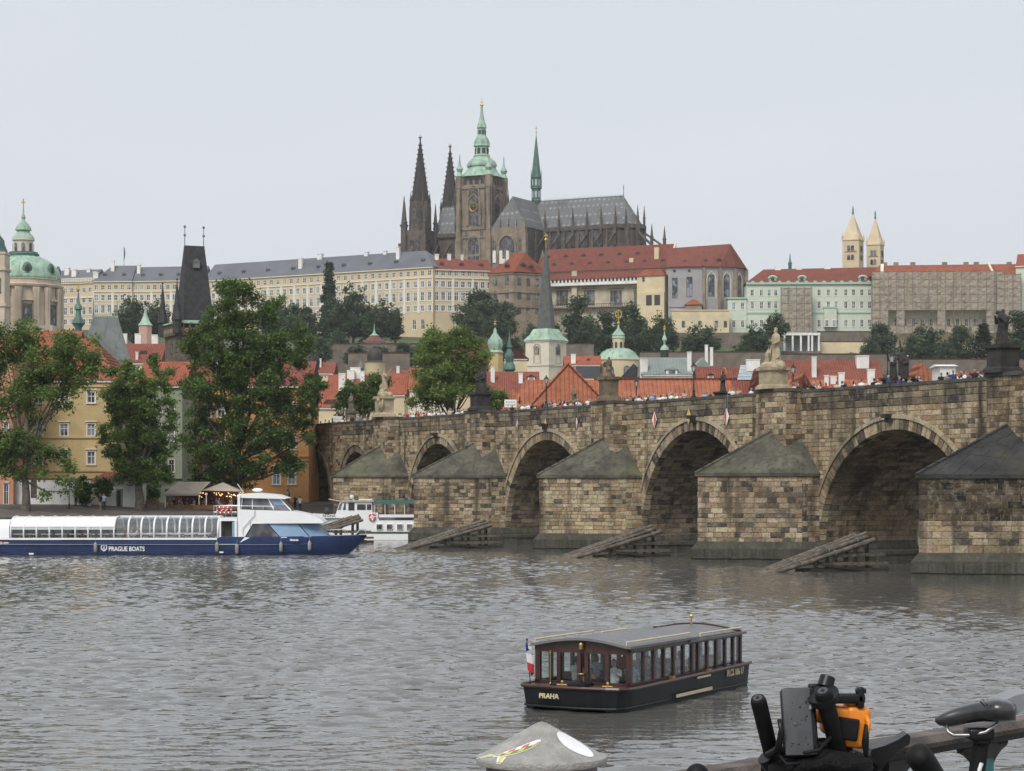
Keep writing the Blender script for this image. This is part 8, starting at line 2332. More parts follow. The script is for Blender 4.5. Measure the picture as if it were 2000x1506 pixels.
for k in range(4):
    x = -28+k*6; pinnacle(m, x, ax_y-hw-9.2, zE-17, 8, .6); m.box(x-.6, x+.6, ax_y-hw-10, ax_y-hw-8.4, 0, zE-17); m.bar((x, ax_y-hw-9, zE-12), (x, ax_y-hw-.8, zE-4), .7, .9)
m.build('nave_buttresses', M_goth, cat_)
# ================================================================ trees on the castle slope
def proto(kind, seed):
    if kind == 'round':
        bl = [(0, 0, 6.5, 4.2, 4.2, 3.6), (-2.4, .5, 5.2, 3.0, 3.0, 3.0), (2.5, -.4, 5.4, 3.0, 3.0, 3.2), (.4, 0, 9.0, 2.8, 2.8, 2.6), (-1, 0, 3.4, 3.8, 3.4, 2.2), (1.8, 0, 3.2, 3.0, 3, 2.2)]
        pts = blob_points(bl, 120, seed, .4); return leaves_mesh('crown', pts, 34, .55, .62, L_far, seed)
    if kind == 'tall':
        bl = [(0, 0, 8, 2.6, 2.6, 5.5), (-.9, 0, 5, 2.4, 2.4, 4), (1, 0, 5.5, 2.3, 2.3, 4), (0, 0, 12, 1.4, 1.4, 2.5)]
        pts = blob_points(bl, 110, seed, .4); return leaves_mesh('crown', pts, 32, .5, .6, L_far, seed)
    rg = np.random.default_rng(seed); pts = []
    for k in range(150):
        f = rg.random()**.8; a = rg.random()*2*PI; r = 3.3*(1-f)*(.35+.65*rg.random())
        pts.append((r*math.cos(a), r*math.sin(a), 1+13.5*f-.25*r))
    return leaves_mesh('crown', pts, 26, .36, .55, L_con, seed, .5)
PROTO = {'round': [proto('round', 201), proto('round', 202), proto('round', 203)], 'tall': [proto('tall', 211), proto('tall', 212)], 'conifer': [proto('conifer', 221), proto('conifer', 222)]}
PH = {'round': 11.8, 'tall': 14.6, 'conifer': 14.8}; PWD = {'round': 11.0, 'tall': 6.8, 'conifer': 6.6}
tkm = MB(); tkm.tube([(0, 0, -2), (.1, 0, 3), (0, 0, 8)], [.38, .28, .08], 7); TKM = tkm.mesh('trunk', M_bark)
HN = {'round': 'broadleaf_tree', 'tall': 'tall_tree', 'conifer': 'conifer_tree'}
random.seed(77)
def hill_tree(kind, px, top, bot, wid, Y, label):
    h = S_(bot-top, Y); w = S_(wid, Y)
    t = thing(HN[kind], label, 'tree', (X_(px, Y), Y, Z_(bot, Y)), random.uniform(0, 6.28), 'trees on the castle slope')
    sc = (w/PWD[kind], w/PWD[kind], h/PH[kind])
    sc = (sc[0]*1.22, sc[1]*1.22, sc[2]*1.12); inst('crown', random.choice(PROTO[kind]), t, (0, 0, -1.6*sc[2]), 0, sc); inst('trunk', TKM, t, (0, 0, 0), 0, sc)
TR = [('round', 262, 573, 660, 75, 760, 'dark round tree left of the slate bridge tower'), ('round', 305, 585, 660, 60, 770, 'dark tree touching the slate tower roof'), ('round', 240, 600, 660, 45, 755, 'low dark tree before the cream palace pavilion'),
 ('round', 575, 585, 660, 70, 800, 'dark tree right of the tall bank tree on the slope'), ('round', 535, 580, 655, 60, 810, 'dark tree half behind the tall bank tree'), ('round', 600, 590, 655, 50, 790, 'dark bushy tree left of the tall conifer'), ('conifer', 643, 512, 660, 48, 815, 'tall dark conifer before the long palace wing'),
 ('round', 690, 552, 662, 72, 800, 'big dark tree right of the tall conifer'), ('round', 655, 575, 660, 60, 795, 'dark tree at the foot of the tall conifer'), ('round', 745, 585, 662, 75, 790, 'broad dark tree with drooping edge below the palace'), ('round', 715, 590, 662, 50, 805, 'dark tree between two larger trees below the palace'), ('tall', 772, 600, 662, 32, 795, 'small dark tree at the palace corner'),
 ('round', 940, 553, 650, 95, 815, 'great round dark tree below the brown castle block'), ('round', 985, 580, 655, 60, 810, 'dark tree right of the great round tree'), ('round', 925, 598, 660, 55, 790, 'paler tree below the great round tree'), ('round', 970, 610, 665, 60, 780, 'grey green tree under the brown castle block'),
 ('round', 625, 652, 705, 55, 690, 'mid green tree above the black dome'), ('round', 700, 668, 715, 50, 660, 'dark shrub tree on the garden terrace left'), ('round', 740, 672, 715, 60, 650, 'dark tree behind the brown black dome'), ('round', 790, 662, 715, 50, 660, 'dark tree left of the bright green tree top'), ('round', 830, 650, 720, 60, 650, 'tree behind the bright green tree'),
 ('tall', 1128, 572, 680, 60, 760, 'tall dark cedar right of the cream church tower'), ('round', 1150, 610, 690, 60, 750, 'dark tree at the foot of the tall cedar'), ('tall', 1185, 602, 695, 50, 730, 'mid green tree before the royal hall'), ('round', 1235, 578, 690, 75, 755, 'large dark tree before the royal hall'), ('round', 1212, 610, 692, 55, 740, 'dark tree left of the large tree before the hall'), ('round', 1292, 605, 692, 60, 745, 'dark tree below the stair tower'), ('round', 1265, 630, 695, 55, 735, 'low dark tree under the royal hall'),
 ('round', 1372, 628, 695, 80, 745, 'weeping dark tree below the cream terrace wall'), ('round', 1345, 650, 695, 40, 740, 'small tree left of the weeping tree'), ('round', 1475, 632, 695, 55, 740, 'dark round tree right of the terrace wall'), ('round', 1517, 604, 665, 48, 770, 'dark tree at the foot of the narrow scaffold'), ('round', 1040, 625, 690, 40, 740, 'dark tree left of the grey spire'), ('tall', 1085, 630, 690, 30, 740, 'dark tree right of the grey spire'),
 ('round', 1722, 618, 712, 65, 700, 'grey green tree left of the black saints'), ('round', 1700, 655, 712, 35, 690, 'small bush tree left of the grey green tree'), ('round', 1812, 628, 718, 85, 690, 'large green tree right of the black saints'), ('round', 1785, 645, 718, 50, 685, 'mid green tree touching the black saints'), ('round', 1875, 622, 712, 52, 700, 'dark green tree before the right scaffold'), ('conifer', 1921, 632, 705, 60, 690, 'grey green spruce left of the rightmost statue'), ('tall', 1992, 600, 715, 60, 690, 'dark tree at the right picture edge'), ('round', 1850, 660, 718, 50, 680, 'low tree behind the white chimney block'), ('round', 1955, 650, 715, 50, 685, 'dark tree behind the rightmost statue'),
 ('round', 1000, 650, 700, 45, 700, 'dark shrub tree behind the green onion dome'), ('round', 1600, 690, 712, 30, 660, 'low shrub below the pavilion'), ('round', 1560, 690, 712, 40, 650, 'low hedge below the pavilion left'), ('round', 1450, 672, 712, 60, 660, 'dark shrub left of the pale bishop'), ('round', 1665, 688, 712, 36, 650, 'low shrub on the right terrace'), ('round', 660, 640, 690, 40, 740, 'dark tree under the tall conifer'), ('round', 855, 640, 690, 50, 730, 'dark tree below the palace corner')]
for a in TR: hill_tree(*a)
# small garden pavilion with green pointed cap between the slope trees
gp2 = thing('garden_pavilion', 'small round pavilion with brown roof and green pointed cap', 'pavilion', (X_(731, 720), 720, Z_(672, 720)))
m = MB(); m.lathe([(3.2, -3), (3.2, .6)], 8); m.build('wall', P_pale, gp2)
m = MB(); m.lathe([(3.9, .6), (1.6, 2.6), (1.5, 2.8)], 8); m.build('roof', plain('brown_roof', (.16, .06, .05), .8, var=.2), gp2)
m = MB(); m.lathe([(1.7, 2.8), (.7, 3.4), (.25, 4.6), (.05, 7.0)], 8); m.build('green_cap', M_copper, gp2)
# ---- light haze over the town and hill
M_hz = bpy.data.materials.new('pale_haze'); M_hz.use_nodes = True
_t = M_hz.node_tree; _t.nodes.remove(_t.nodes['Principled BSDF'])
_v = N(_t, 'ShaderNodeVolumePrincipled'); _v.inputs['Color'].default_value = (.93, .95, .98, 1); _v.inputs['Density'].default_value = 0.00008
_t.links.new(_v.outputs[0], _t.nodes['Material Output'].inputs['Volume'])
m = MB(); m.box(-9500, 9500, -400, 12500, -5, 260)
tag(m.build('haze', M_hz), 'thin pale haze between the camera and the castle', None, kind='stuff')
# ================================================================ near bank: pavement, railing, post, bicycles
GZ = 4.97
RD = Vector((.676, .737, 0)); RNW = Vector((-.737, .676, 0)); RP = Vector((.30, 3.70, 0))
def rp(s, off=0.0, z=0.0): return RP + RD*s + RNW*off + Vector((0, 0, z))
M_gran = plain('granite_paving', (0.20, 0.19, 0.18), .8, var=.25, scale=6.0, bmp=.3)
m = MB(); a, b = rp(-40, .35), rp(40, .35); c, d = rp(40, -30), rp(-40, -30)
m.poly([(a.x, a.y, GZ), (d.x, d.y, GZ), (c.x, c.y, GZ), (b.x, b.y, GZ)])
tag(m.build('embankment_pavement', M_gran), 'granite pavement of the near embankment', None, kind='structure')
m = MB(); m.poly([(b.x, b.y, GZ), (b.x, b.y, -2.4), (a.x, a.y, -2.4), (a.x, a.y, GZ)])
tag(m.build('embankment_wall', M_quay), 'stone embankment wall below the railing', None, kind='structure')
rzr = math.atan2(RD.y, RD.x)
# railing
M_rust = plain('peeling_brown_rail', (0.088, 0.068, 0.058), .6, var=.35, scale=25, dirt=(.19, .155, .13), bmp=.3)
M_teal = plain('teal_paint', (0.030, 0.15, 0.135), .5, var=.3, scale=14, dirt=(.035, .06, .055))
M_cast = plain('black_cast_iron', (0.018, 0.016, 0.015), .55, var=.3, scale=20, dirt=(.06, .045, .035))
rl = thing('railing', 'embankment railing with peeling brown handrail and teal balusters', 'railing', RP+Vector((0, 0, GZ)), rzr)
m = MB(); m.slabx([(-.03, 1.076), (.03, 1.076), (.034, 1.086), (.024, 1.1), (-.024, 1.1), (-.034, 1.086)][::-1], -.28, 9.0); m.build('handrail', M_rust, rl)
m = MB(); m.box(-.28, 9.0, -.015, .015, 1.06, 1.075); m.build('top_bar', M_cast, rl)
m = MB(); m.box(-.28, 9.0, -.02, .02, .12, .16); m.build('bottom_bar', M_cast, rl)
for k in range(25):
    x = -.06+.35*k
    m = MB(); m.box(x-.021, x+.021, -.014, .014, .16, 1.035); m.build('baluster', M_teal, rl)
    m = MB()
    for sg in (-1, 1):
        m.tube([(x+sg*.02, 0, 1.02), (x+sg*.04, 0, 1.038), (x+sg*.065, 0, 1.05), (x+sg*.09, 0, 1.056)], [.014, .013, .011, .009], 6)
    m.box(x-.03, x+.03, -.018, .018, 1.032, 1.06); m.build('bracket', M_cast, rl)
# conical topped post with stickers
pw_ = W_(1058, 1480, 3.40)
ps = thing('post', 'stubby post with grey conical cap covered in stickers', 'post', (pw_.x, pw_.y, GZ))
zr_ = pw_.z-GZ; RC = .1045; HC = .060
def cone_pt(f, th, lift=0.0):
    z = zr_+HC*(1-f)-.003*max(0, 1-f/.12)**2
    r = RC*f
    n_ = Vector((HC*math.cos(th), HC*math.sin(th), RC)).normalized()
    return Vector((r*math.cos(th), r*math.sin(th), z))+n_*lift
M_capg = plain('worn_grey_paint', (0.34, 0.33, 0.31), .45, var=.22, scale=40, dirt=(.20, .19, .17), bmp=.3)
M_maroon = plain('chipped_maroon', (0.075, 0.022, 0.026), .5, var=.3, scale=25, dirt=(.35, .33, .31))
m = MB(); pr = [(RC*f, cone_pt(f, 0).z) for f in (0.01, .04, .08, .14, .25, .5, .75, .95)]
pr = [(RC*.86, zr_-.012), (RC*.98, zr_-.008), (RC*1.0, zr_-.002), (RC*.985, zr_+.003)]+pr[::-1]
m.lathe(pr, 48); m.build('cap', M_capg, ps, smooth=50)
m = MB(); m.lathe([(.12, 0), (.12, .08), (.092, .12), (.088, zr_-.012)], 32); m.build('shaft', M_maroon, ps, smooth=40)
def patch(f_th, lift, mat, name):
    """filled outline laid on the cone: list of (f, theta)"""
    n = len(f_th); cf = sum(p[0] for p in f_th)/n; ct = sum(p[1] for p in f_th)/n
    m = MB(); rings = 5; vs = [cone_pt(cf, ct, lift)]
    for r in range(1, rings+1):
        q = r/rings
        for f, th in f_th: vs.append(cone_pt(cf+(f-cf)*q, ct+(th-ct)*q, lift))
    fs = [(0, 1+i, 1+(i+1) % n) for i in range(n)]
    for r in range(rings-1):
        for i in range(n): fs.append((1+r*n+i, 1+(r+1)*n+i, 1+(r+1)*n+(i+1) % n, 1+r*n+(i+1) % n))
    m.add(vs, fs); return m.build(name, mat, ps, smooth=True)
M_stw = plain('sticker_white', (0.82, 0.83, 0.84), .4, var=.05, scale=30, dirt=(.6, .6, .6))
patch([(.585+.295*math.cos(a), -.56+.40*math.sin(a)*(1+.35*math.cos(a+PI))) for a in np.linspace(0, 2*PI, 28, endpoint=False)], .0006, M_stw, 'oval_sticker')
def leaf_outline(grow, t0=0.0, t1=1.0, side=0):
    """strip along the curved sticker; returns outline in (f, theta)"""
    U_ = []; L_ = []
    for k in range(13):
        t = t0+(t1-t0)*k/12
        f = .47+.40*t; th = -1.62-.95*t
        w = (.15*math.sin(PI*min(1, t*1.02+.02))**.7+grow)
        U_.append((f-w*.75, th+w*.35)); L_.append((f+w*.55, th-w*.15))
    if side > 0: L_ = [((a[0]+b[0])/2, (a[1]+b[1])/2) for a, b in zip(U_, L_)]
    if side < 0: U_ = [((a[0]+b[0])/2, (a[1]+b[1])/2) for a, b in zip(U_, L_)]
    return U_+L_[::-1]
def strip(outl, lift, mat, name):
    n = len(outl)//2; U_, L_ = outl[:n], outl[n:][::-1]
    m = MB(); vs = []
    for a, b in zip(U_, L_):
        for q in range(5): vs.append(cone_pt(a[0]+(b[0]-a[0])*q/4, a[1]+(b[1]-a[1])*q/4, lift))
    m.add(vs, [(i*5+q, i*5+q+1, (i+1)*5+q+1, (i+1)*5+q) for i in range(n-1) for q in range(4)]); return m.build(name, mat, ps, smooth=True)
lf_ = strip(leaf_outline(.02), .0006, M_stw, 'leaf_sticker')
M_sg = plain('sticker_green', (.20, .26, .06), .4, var=.2, scale=60); M_sy = plain('sticker_yellow', (.62, .56, .14), .4, var=.15, scale=60); M_sr = plain('sticker_red', (.50, .12, .12), .4, var=.25, scale=60)
strip(leaf_outline(-.012, .02, .98, -1), .0010, M_sg, 'green_print')
strip(leaf_outline(-.02, .35, .95, 1), .0010, M_sr, 'red_print')
for t0 in (.1, .38, .62, .82): strip(leaf_outline(-.022, t0, t0+.12, -1), .0014, M_sy, 'yellow_print')
strip(leaf_outline(-.03, .5, .62, 1), .0014, M_stw, 'white_print'); strip(leaf_outline(-.03, .75, .83, 1), .0014, M_stw, 'white_print')
for th0, th1 in ((-2.62, -2.95), (-2.35, -2.28)):
    o_ = []; U_ = []; L_ = []
    for k in range(8):
        t = k/7; f = .84+.155*t; th = th0+(th1-th0)*t; w = .10*(1-.55*t)
        U_.append((f, th+w)); L_.append((f, th-w))
    strip(U_+L_[::-1], .0008, M_stw, 'sticker_tail')
    U2 = [(f, th-.035) for f, th in U_]; L2 = [(f, th+.035) for f, th in L_]
    strip(U2+L2[::-1], .0012, M_sy, 'yellow_print')

# ---------------- bicycles
M_rub = plain('black_rubber', (0.009, 0.009, 0.010), .6, var=.3, scale=60, spec=.22)
M_plas = plain('satin_black_plastic', (0.010, 0.010, 0.011), .36, var=.2, scale=40, spec=.3)
M_dgrey = plain('dark_grey_plastic', (0.062, 0.064, 0.07), .4, var=.15, scale=60, spec=.35)
M_oran = plain('orange_plastic', (0.72, 0.22, 0.012), .4, var=.08, scale=30)
M_bag = plain('black_nylon', (0.010, 0.010, 0.011), .8, var=.35, scale=35, spec=.2, bmp=.5)
M_alu = plain('dull_aluminium', (0.35, 0.35, 0.36), .35, metal=.8, var=.1, scale=30)
M_mud = plain('grey_mudguard', (0.20, 0.21, 0.225), .4, var=.1, scale=30)
def rounded_box(m, c, sz, r, mat3=None, mi=0, seg=4):
    """box with rounded vertical (local z) edges and softened ends, oriented by mat3"""
    M_ = mat3 or Matrix.Identity(3); c = Vector(c)
    sx, sy, sz_ = (q/2 for q in sz)
    ring = []
    for (cx, cy, a0) in ((sx-r, sy-r, 0), (-sx+r, sy-r, PI/2), (-sx+r, -sy+r, PI), (sx-r, -sy+r, 1.5*PI)):
        for k in range(seg+1): a = a0+PI/2*k/seg; ring.append((cx+r*math.cos(a), cy+r*math.sin(a), cx, cy))
    lv = [(-sz_, .55), (-sz_+r*.3, .9), (-sz_+r*.8, 1.0), (sz_-r*.8, 1.0), (sz_-r*.3, .9), (sz_, .55)]
    vs = []
    for z, q in lv:
        ins = (1-q)*r
        for (x, y, cx, cy) in ring: 
            L0 = math.hypot(x, y); vs.append(c+M_ @ Vector((x*(1-ins/max(sx, .001)), y*(1-ins/max(sy, .001)), z)))
    n = len(ring); fs = []
    for i in range(len(lv)-1):
        for k in range(n): fs.append((i*n+k, i*n+(k+1) % n, (i+1)*n+(k+1) % n, (i+1)*n+k))
    fs += [tuple(range(n-1, -1, -1)), tuple(range((len(lv)-1)*n, len(lv)*n))]
    m.add(vs, fs, mi)
def wheel(parent, c, ax, name='wheel', R_=.34):
    ax = Vector(ax).normalized(); u = ax.cross(Vector((0, 0, 1))).normalized(); v = Vector((0, 0, 1))
    def circ(r): return [Vector(c)+u*r*math.cos(2*PI*k/28)+v*r*math.sin(2*PI*k/28) for k in range(29)]
    m = MB(); m.tube(circ(R_-.02), .02, 8, cap=False); w = m.build(name, M_rub, parent, smooth=True)
    m = MB(); m.tube(circ(R_-.05), .011, 6, cap=False); m.build('rim', M_alu, w, smooth=True)
    m = MB(); m.tube([Vector(c)-ax*.05, Vector(c)+ax*.05], .02, 8)
    for k in range(14): a = 2*PI*k/14; m.tube([Vector(c), Vector(c)+u*(R_-.055)*math.cos(a)+v*(R_-.055)*math.sin(a)], .0012, 4)
    m.build('spokes', M_alu, w)
def bike_base(t, o, dirv, hz_, sz):
    """frame and wheels standing on the pavement; o: seat tube foot, dirv: riding direction"""
    d = Vector(dirv).normalized(); ax = Vector((-d.y, d.x, 0)); O = Vector(o)
    bb = O+Vector((0, 0, .28)); rear = O-d*.43+Vector((0, 0, .34)); front = O+d*.62+Vector((0, 0, .34))
    seat = O-d*.16+Vector((0, 0, sz)); head0 = O+d*.42+Vector((0, 0, .66)); head1 = O+d*.38+Vector((0, 0, hz_))
    m = MB()
    for a, b, r in ((bb, seat, .017), (bb, head0, .021), (seat-(seat-bb)*.12, head1-(head1-head0)*.2, .018), (bb, rear+ax*.05, .01), (bb, rear-ax*.05, .01), (seat-(seat-bb)*.15, rear+ax*.05, .009), (seat-(seat-bb)*.15, rear-ax*.05, .009)): m.tube([a, b], r, 8)
    m.tube([head0, head1], .023, 10); m.build('frame', M_plas, t, smooth=50)
    m = MB(); m.tube([head0, head0-Vector((0, 0, .03))+ax*.05, front+ax*.055], .014, 8); m.tube([head0, head0-Vector((0, 0, .03))-ax*.05, front-ax*.055], .014, 8); m.build('fork', M_plas, t, smooth=50)
    wheel(t, rear, ax); wheel(t, front, ax)
    m = MB(); m.tube([bb-ax*.08, bb+ax*.08], .02, 8); m.tube([bb+ax*.08, bb+ax*.08+d*.17], .012, 6); m.tube([bb-ax*.08, bb-ax*.08-d*.17], .012, 6); m.lathe([(.09, -.003), (.09, .003)], 20, (bb.x, bb.y, bb.z)) if False else None
    m.build('crank', M_alu, t)
    return bb, seat, head0, head1
YB1 = 3.50
b1 = thing('bicycle', 'black bicycle with upright handlebar, black mounts and orange lamp case', 'bicycle', (0, 0, 0))
b1.location = (X_(1590, YB1), YB1, GZ)
O1 = b1.location.copy()
def q1(px, py, dY=0.0): return W_(px, py, YB1+dY)-O1
bike_base(b1, (-.38*.62, -.06-.38*.1, 0), (.62, .1, 0), q1(1575, 1490).z-.03, .86)
def end_tube(top, bot, r, name, hole=True):
    m = MB(); d = (bot-top).normalized(); L_ = (bot-top).length
    m.tube([top+d*.004, top+d*.010, bot], [r*1.0, r*1.06, r*1.02], 20); m.tube([top, top+d*.006], [r*.9, r*1.03], 20)
    o = m.build(name, M_rub, b1, smooth=45)
    m = MB(); m.tube([top-d*.0015, top+d*.002], [r*.62, r*.62], 16); e = m.build('end_plug', M_dgrey, o, smooth=45)
    m = MB(); m.tube([top-d*.003, top], [r*.22, r*.22], 10); m.build('bolt', M_black, e)
    return o
end_tube(q1(1480, 1364, -.035), q1(1508, 1478, .03), .0125, 'left_grip')
end_tube(q1(1607, 1350, -.045), q1(1642, 1482, .02), .0138, 'right_grip')
m = MB(); m.tube([q1(1617, 1322, 0), q1(1611, 1342, -.005)], [.0125, .0135], 18); m.tube([q1(1617, 1321, 0), q1(1616, 1324, 0)], [.010, .0128], 18); m.build('bar_end', M_plas, b1, smooth=45)
m = MB(); c = q1(1607, 1355, -.03); dd = (q1(1642, 1482, .02)-q1(1607, 1350, -.045)).normalized()
m.tube([c, c+dd*.012], [.026, .026], 20); m.tube([c+dd*.012, c+dd*.02], [.02, .018], 18); m.build('clamp_collar', M_plas, b1, smooth=40)
for px in (1585, 1627):
    m = MB(); m.tube([q1(px, 1373, -.03), q1(px-2, 1385, -.03)], .003, 6); m.build('clamp_screw', M_alu, b1)
# the flat grey device
rot = Matrix.Rotation(R(-2), 3, 'Y') @ Matrix.Rotation(R(-14), 3, 'X')
m = MB(); rounded_box(m, q1(1561, 1412, -.02), (.056, .026, .112), .009, rot); dv = m.build('display_unit', M_plas, b1, smooth=35)
m = MB(); rounded_box(m, q1(1556, 1412, -.02)+rot @ Vector((0, -.0138, 0)), (.046, .006, .108), .0025, rot); m.build('front_plate', M_dgrey, dv, smooth=35)
m = MB(); c = q1(1552, 1420, -.02)+rot @ Vector((0, -.0170, 0)); m.ball(c, .0062, 12, 8, 0, (1, .35, 1)); m.build('button', M_dgrey, dv, smooth=True)
random.seed(4)
for k in range(16):
    c = q1(1556, 1412, -.02)+rot @ Vector((random.uniform(-.018, .018), -.0170, random.uniform(-.045, .048))); m = MB(); m.ball(c, random.uniform(.0009, .0019), 7, 5, 0, (1, .4, 1)); m.build('raindrop', M_black, dv, smooth=True)
for k in range(4):
    m = MB(); m.ball(q1(1537+13*k, 1468, -.035), .0035, 8, 6); m.build('rivet', M_alu, dv, smooth=True)
# cross pieces, arm, orange case
m = MB(); m.tube([q1(1508, 1470, .02), q1(1540, 1455, .02), q1(1640, 1455, .02)], .012, 12); m.tube([q1(1498, 1476, .02), q1(1520, 1506, .03)], .018, 12); m.tube([q1(1575, 1440, .01), q1(1580, 1506, .01)], .019, 12); m.tube([q1(1640, 1470, .02), q1(1660, 1506, .03)], .022, 12); m.build('handlebar', M_plas, b1, smooth=45)
m = MB(); rounded_box(m, q1(1652, 1364, .01), (.062, .018, .016), .005); rounded_box(m, q1(1680, 1362, .01), (.012, .018, .034), .004); rounded_box(m, q1(1681, 1349, .01), (.017, .016, .008), .003); rounded_box(m, q1(1588, 1343, .0), (.016, .016, .013), .004); m.build('mount_arm', M_plas, b1, smooth=40)
m = MB(); rr = Matrix.Rotation(R(8), 3, 'Y')
rounded_box(m, q1(1650, 1408, .03), (.078, .045, .048), .012, rr); rounded_box(m, q1(1607, 1396, .03), (.028, .036, .026), .009, rr); rounded_box(m, q1(1668, 1418, .03), (.045, .05, .068), .013, rr); rounded_box(m, q1(1662, 1380, .03), (.024, .03, .03), .008); oc = m.build('orange_case', M_oran, b1, smooth=40)
m = MB(); rounded_box(m, q1(1655, 1424, .002), (.036, .012, .036), .004, rr); m.build('black_recess', M_rub, oc, smooth=40)
m = MB(); m.tube([q1(1690, 1395, .01), q1(1697, 1412, .0), q1(1692, 1440, .0)], .004, 8); m.build('orange_clip', M_oran, oc, smooth=True)
m = MB(); m.tube([q1(1693, 1415, .0), q1(1690, 1450, .0), q1(1692, 1480, .01), q1(1690, 1520, .02)], [.004, .006, .0035, .0035], 8); m.build('cable', M_rub, b1, smooth=True)
m = MB(); m.tube([q1(1660, 1500, .03), q1(1700, 1480, .03), q1(1715, 1500, .03), q1(1700, 1520, .03)], .005, 8); m.build('brake_cable', M_rub, b1, smooth=True)
for (a, b_, c_) in (((1622, 1440), (1600, 1465), (1530, 1478)), ((1512, 1462), (1535, 1492), (1600, 1490))):
    m = MB(); m.tube([q1(*a, -.03), q1(*b_, -.06), q1(*c_, -.03)], .0028, 8); m.build('brake_cable', M_rub, b1, smooth=True)
m = MB(); m.tube([q1(1500, 1474, -.0), q1(1520, 1462, -.05), q1(1526, 1425, -.055), q1(1522, 1405, -.05)], [.006, .006, .0045, .004], 8); m.build('brake_lever', M_plas, b1, smooth=True)
# soft bag under the bar
vs = []; nx, ny = 16, 7
m = MB()
for j in range(ny+1):
    for i in range(nx+1):
        u, v = i/nx, j/ny
        x = 1500+205*u; y = 1476+10*math.sin(u*PI*1.1+2.4)+70*v*1.0+(1-math.sin(u*PI))*14*(1-v)
        bul = .06*math.sin(PI*min(1, v+.12))*math.sin(PI*(.08+.84*u))+.004*math.sin(u*23+v*7)
        vs.append(q1(x, y, -.0-bul))
fs = [(j*(nx+1)+i, j*(nx+1)+i+1, (j+1)*(nx+1)+i+1, (j+1)*(nx+1)+i) for j in range(ny) for i in range(nx)]
back = [v+Vector((0, .10, 0)) for v in vs]; n0 = len(vs)
m.add(vs+back, [f[::-1] for f in fs]+[tuple(i+n0 for i in f) for f in fs]+[(i, i+1, n0+i+1, n0+i) for i in range(nx)]); m.build('handlebar_bag', M_bag, b1, smooth=60)
m = MB(); P_ = [(1692, 1496), (1700, 1462), (1725, 1455), (1752, 1443), (1770, 1431), (1776, 1437), (1774, 1452), (1745, 1470), (1720, 1500)]
pts = [q1(a, b_, .10) for a, b_ in P_]; n = len(pts); m.add([p+Vector((0, -.012, 0)) for p in pts]+[p+Vector((0, .03, 0)) for p in pts], [tuple(range(n-1, -1, -1)), tuple(range(n, 2*n))]+[(i, (i+1) % n, n+(i+1) % n, n+i) for i in range(n)]); m.build('folded_flap', M_plas, b1)
# bicycle with saddle at the right
YB2 = 4.05
b2 = thing('bicycle', 'black bicycle with padded saddle leaning on the railing at the right edge', 'bicycle', (X_(1915, YB2), YB2, GZ))
O2 = b2.location.copy()
def q2(px, py, dY=0.0): return W_(px, py, YB2+dY)-O2
bike_base(b2, (.2, .18, 0), (-.676, -.737, 0), .92, .84)
nu, nv = 18, 12; vs = []
for i in range(nu+1):
    u = i/nu                                  # nose (left) to tail (right)
    px = 1826+158*u
    top = np.interp(u, [0, .06, .15, .3, .5, .75, .92, 1], [1402, 1396, 1389, 1380, 1371, 1364, 1367, 1376])
    bot = np.interp(u, [0, .06, .2, .4, .6, .85, 1], [1410, 1418, 1420, 1413, 1409, 1412, 1408])
    hw_ = np.interp(u, [0, .1, .3, .5, .75, .95, 1], [.008, .018, .026, .04, .068, .07, .055])
    for j in range(nv):
        a = 2*PI*j/nv; ca, sa = math.cos(a), math.sin(a)
        e = lambda q: math.copysign(abs(q)**.7, q)
        vs.append(q2(px, (top+bot)/2-(bot-top)/2*e(sa), e(ca)*hw_))
m = MB(); m.add(vs, [(i*nv+j, i*nv+(j+1) % nv, (i+1)*nv+(j+1) % nv, (i+1)*nv+j) for i in range(nu) for j in range(nv)]+[tuple(range(nv-1, -1, -1)), tuple(range(nu*nv, nu*nv+nv))])
sd = m.build('saddle', plain('saddle_vinyl', (.034, .034, .036), .28, var=.25, scale=60, coat=.3), b2, smooth=60)
for r_ in range(5):
    for k in range(7):
        m = MB(); c = q2(1915+6*k+2*r_, 1370.5+2.0*r_-.25*k, -.028-.008*r_); m.ball(c, .0016, 6, 4); m.build('stitch_dot', M_plas, sd)
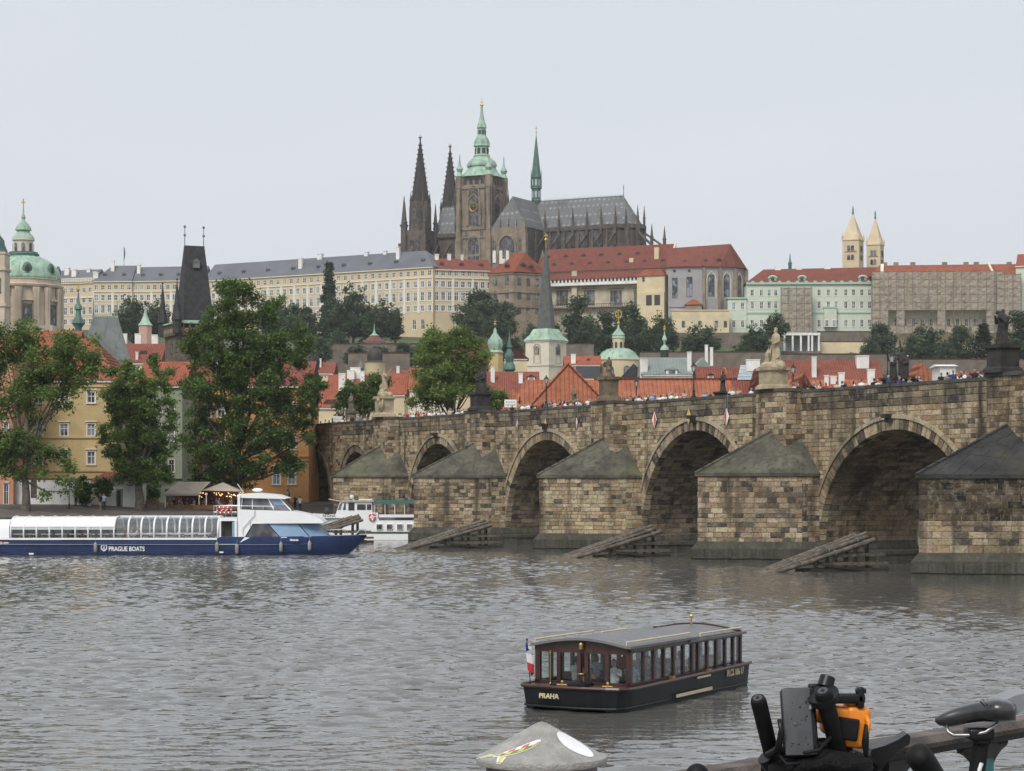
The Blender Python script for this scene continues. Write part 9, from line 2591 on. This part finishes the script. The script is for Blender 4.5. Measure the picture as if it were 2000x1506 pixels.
for dy in (-.022, .022):
    m = MB(); m.tube([q2(1848, 1417, dy*.5), q2(1852, 1430, dy*.8), q2(1862, 1436, dy), q2(1895, 1436, dy), q2(1925, 1430, dy*1.2), q2(1950, 1412, dy*1.5)], .0036, 8); m.build('saddle_rail', M_alu, b2, smooth=True)
m = MB(); rounded_box(m, q2(1912, 1432, 0), (.05, .055, .022), .007); rounded_box(m, q2(1918, 1443, 0), (.03, .045, .018), .006); m.build('seat_clamp', M_plas, b2, smooth=40)
m = MB(); m.tube([q2(1917, 1440, 0), q2(1893, 1620, 0)], .0155, 16); sp_ = m.build('seat_post', M_rub, b2, smooth=45)
m = MB(); m.tube([q2(1917, 1490, -.0155)+Vector((0, 0, 0)), q2(1912, 1506, -.0155)], .004, 6); m.build('post_label', M_stw, sp_)
m = MB(); P_ = [(1948, 1374), (1985, 1358), (2012, 1352), (2020, 1372), (1985, 1396), (1968, 1408)]
pts = [q2(a, b_, .02) for a, b_ in P_]; n = len(pts); m.add(pts+[p+Vector((0, .09, .0)) for p in pts], [tuple(range(n-1, -1, -1)), tuple(range(n, 2*n))]+[(i, (i+1) % n, n+(i+1) % n, n+i) for i in range(n)]); m.build('clip_mudguard', M_mud, b2)
# round grip ends of a third handlebar at the bottom edge
b3 = thing('handlebar', 'black handlebar grip poking up beside the railing below the saddle', 'handlebar', W_(1800, 1600, 3.75))
O3 = b3.location.copy()
m = MB(); a, b_ = W_(1793, 1474, 3.70)-O3, W_(1850, 1560, 3.80)-O3
d = (b_-a).normalized(); m.tube([a-d*.012, a-d*.006, a, a+d*.02, b_], [.009, .019, .0225, .0235, .020], 18); m.build('grip', M_rub, b3, smooth=50)
m = MB(); m.tube([b_-d*.01, b_+d*.25], .013, 12); m.build('bar', M_plas, b3, smooth=50)
b4 = thing('bell', 'dark round knob at the bottom edge left of the bag', 'knob', W_(1362, 1530, 3.55))
m = MB(); m.ball((0, 0, .016), .017, 16, 10, 0, (1.1, 1, 1)); m.build('dome', M_rub, b4, smooth=True)
m = MB(); m.tube([(0, 0, .01), (.01, .02, -.3)], .01, 8); m.build('stalk', M_plas, b4)
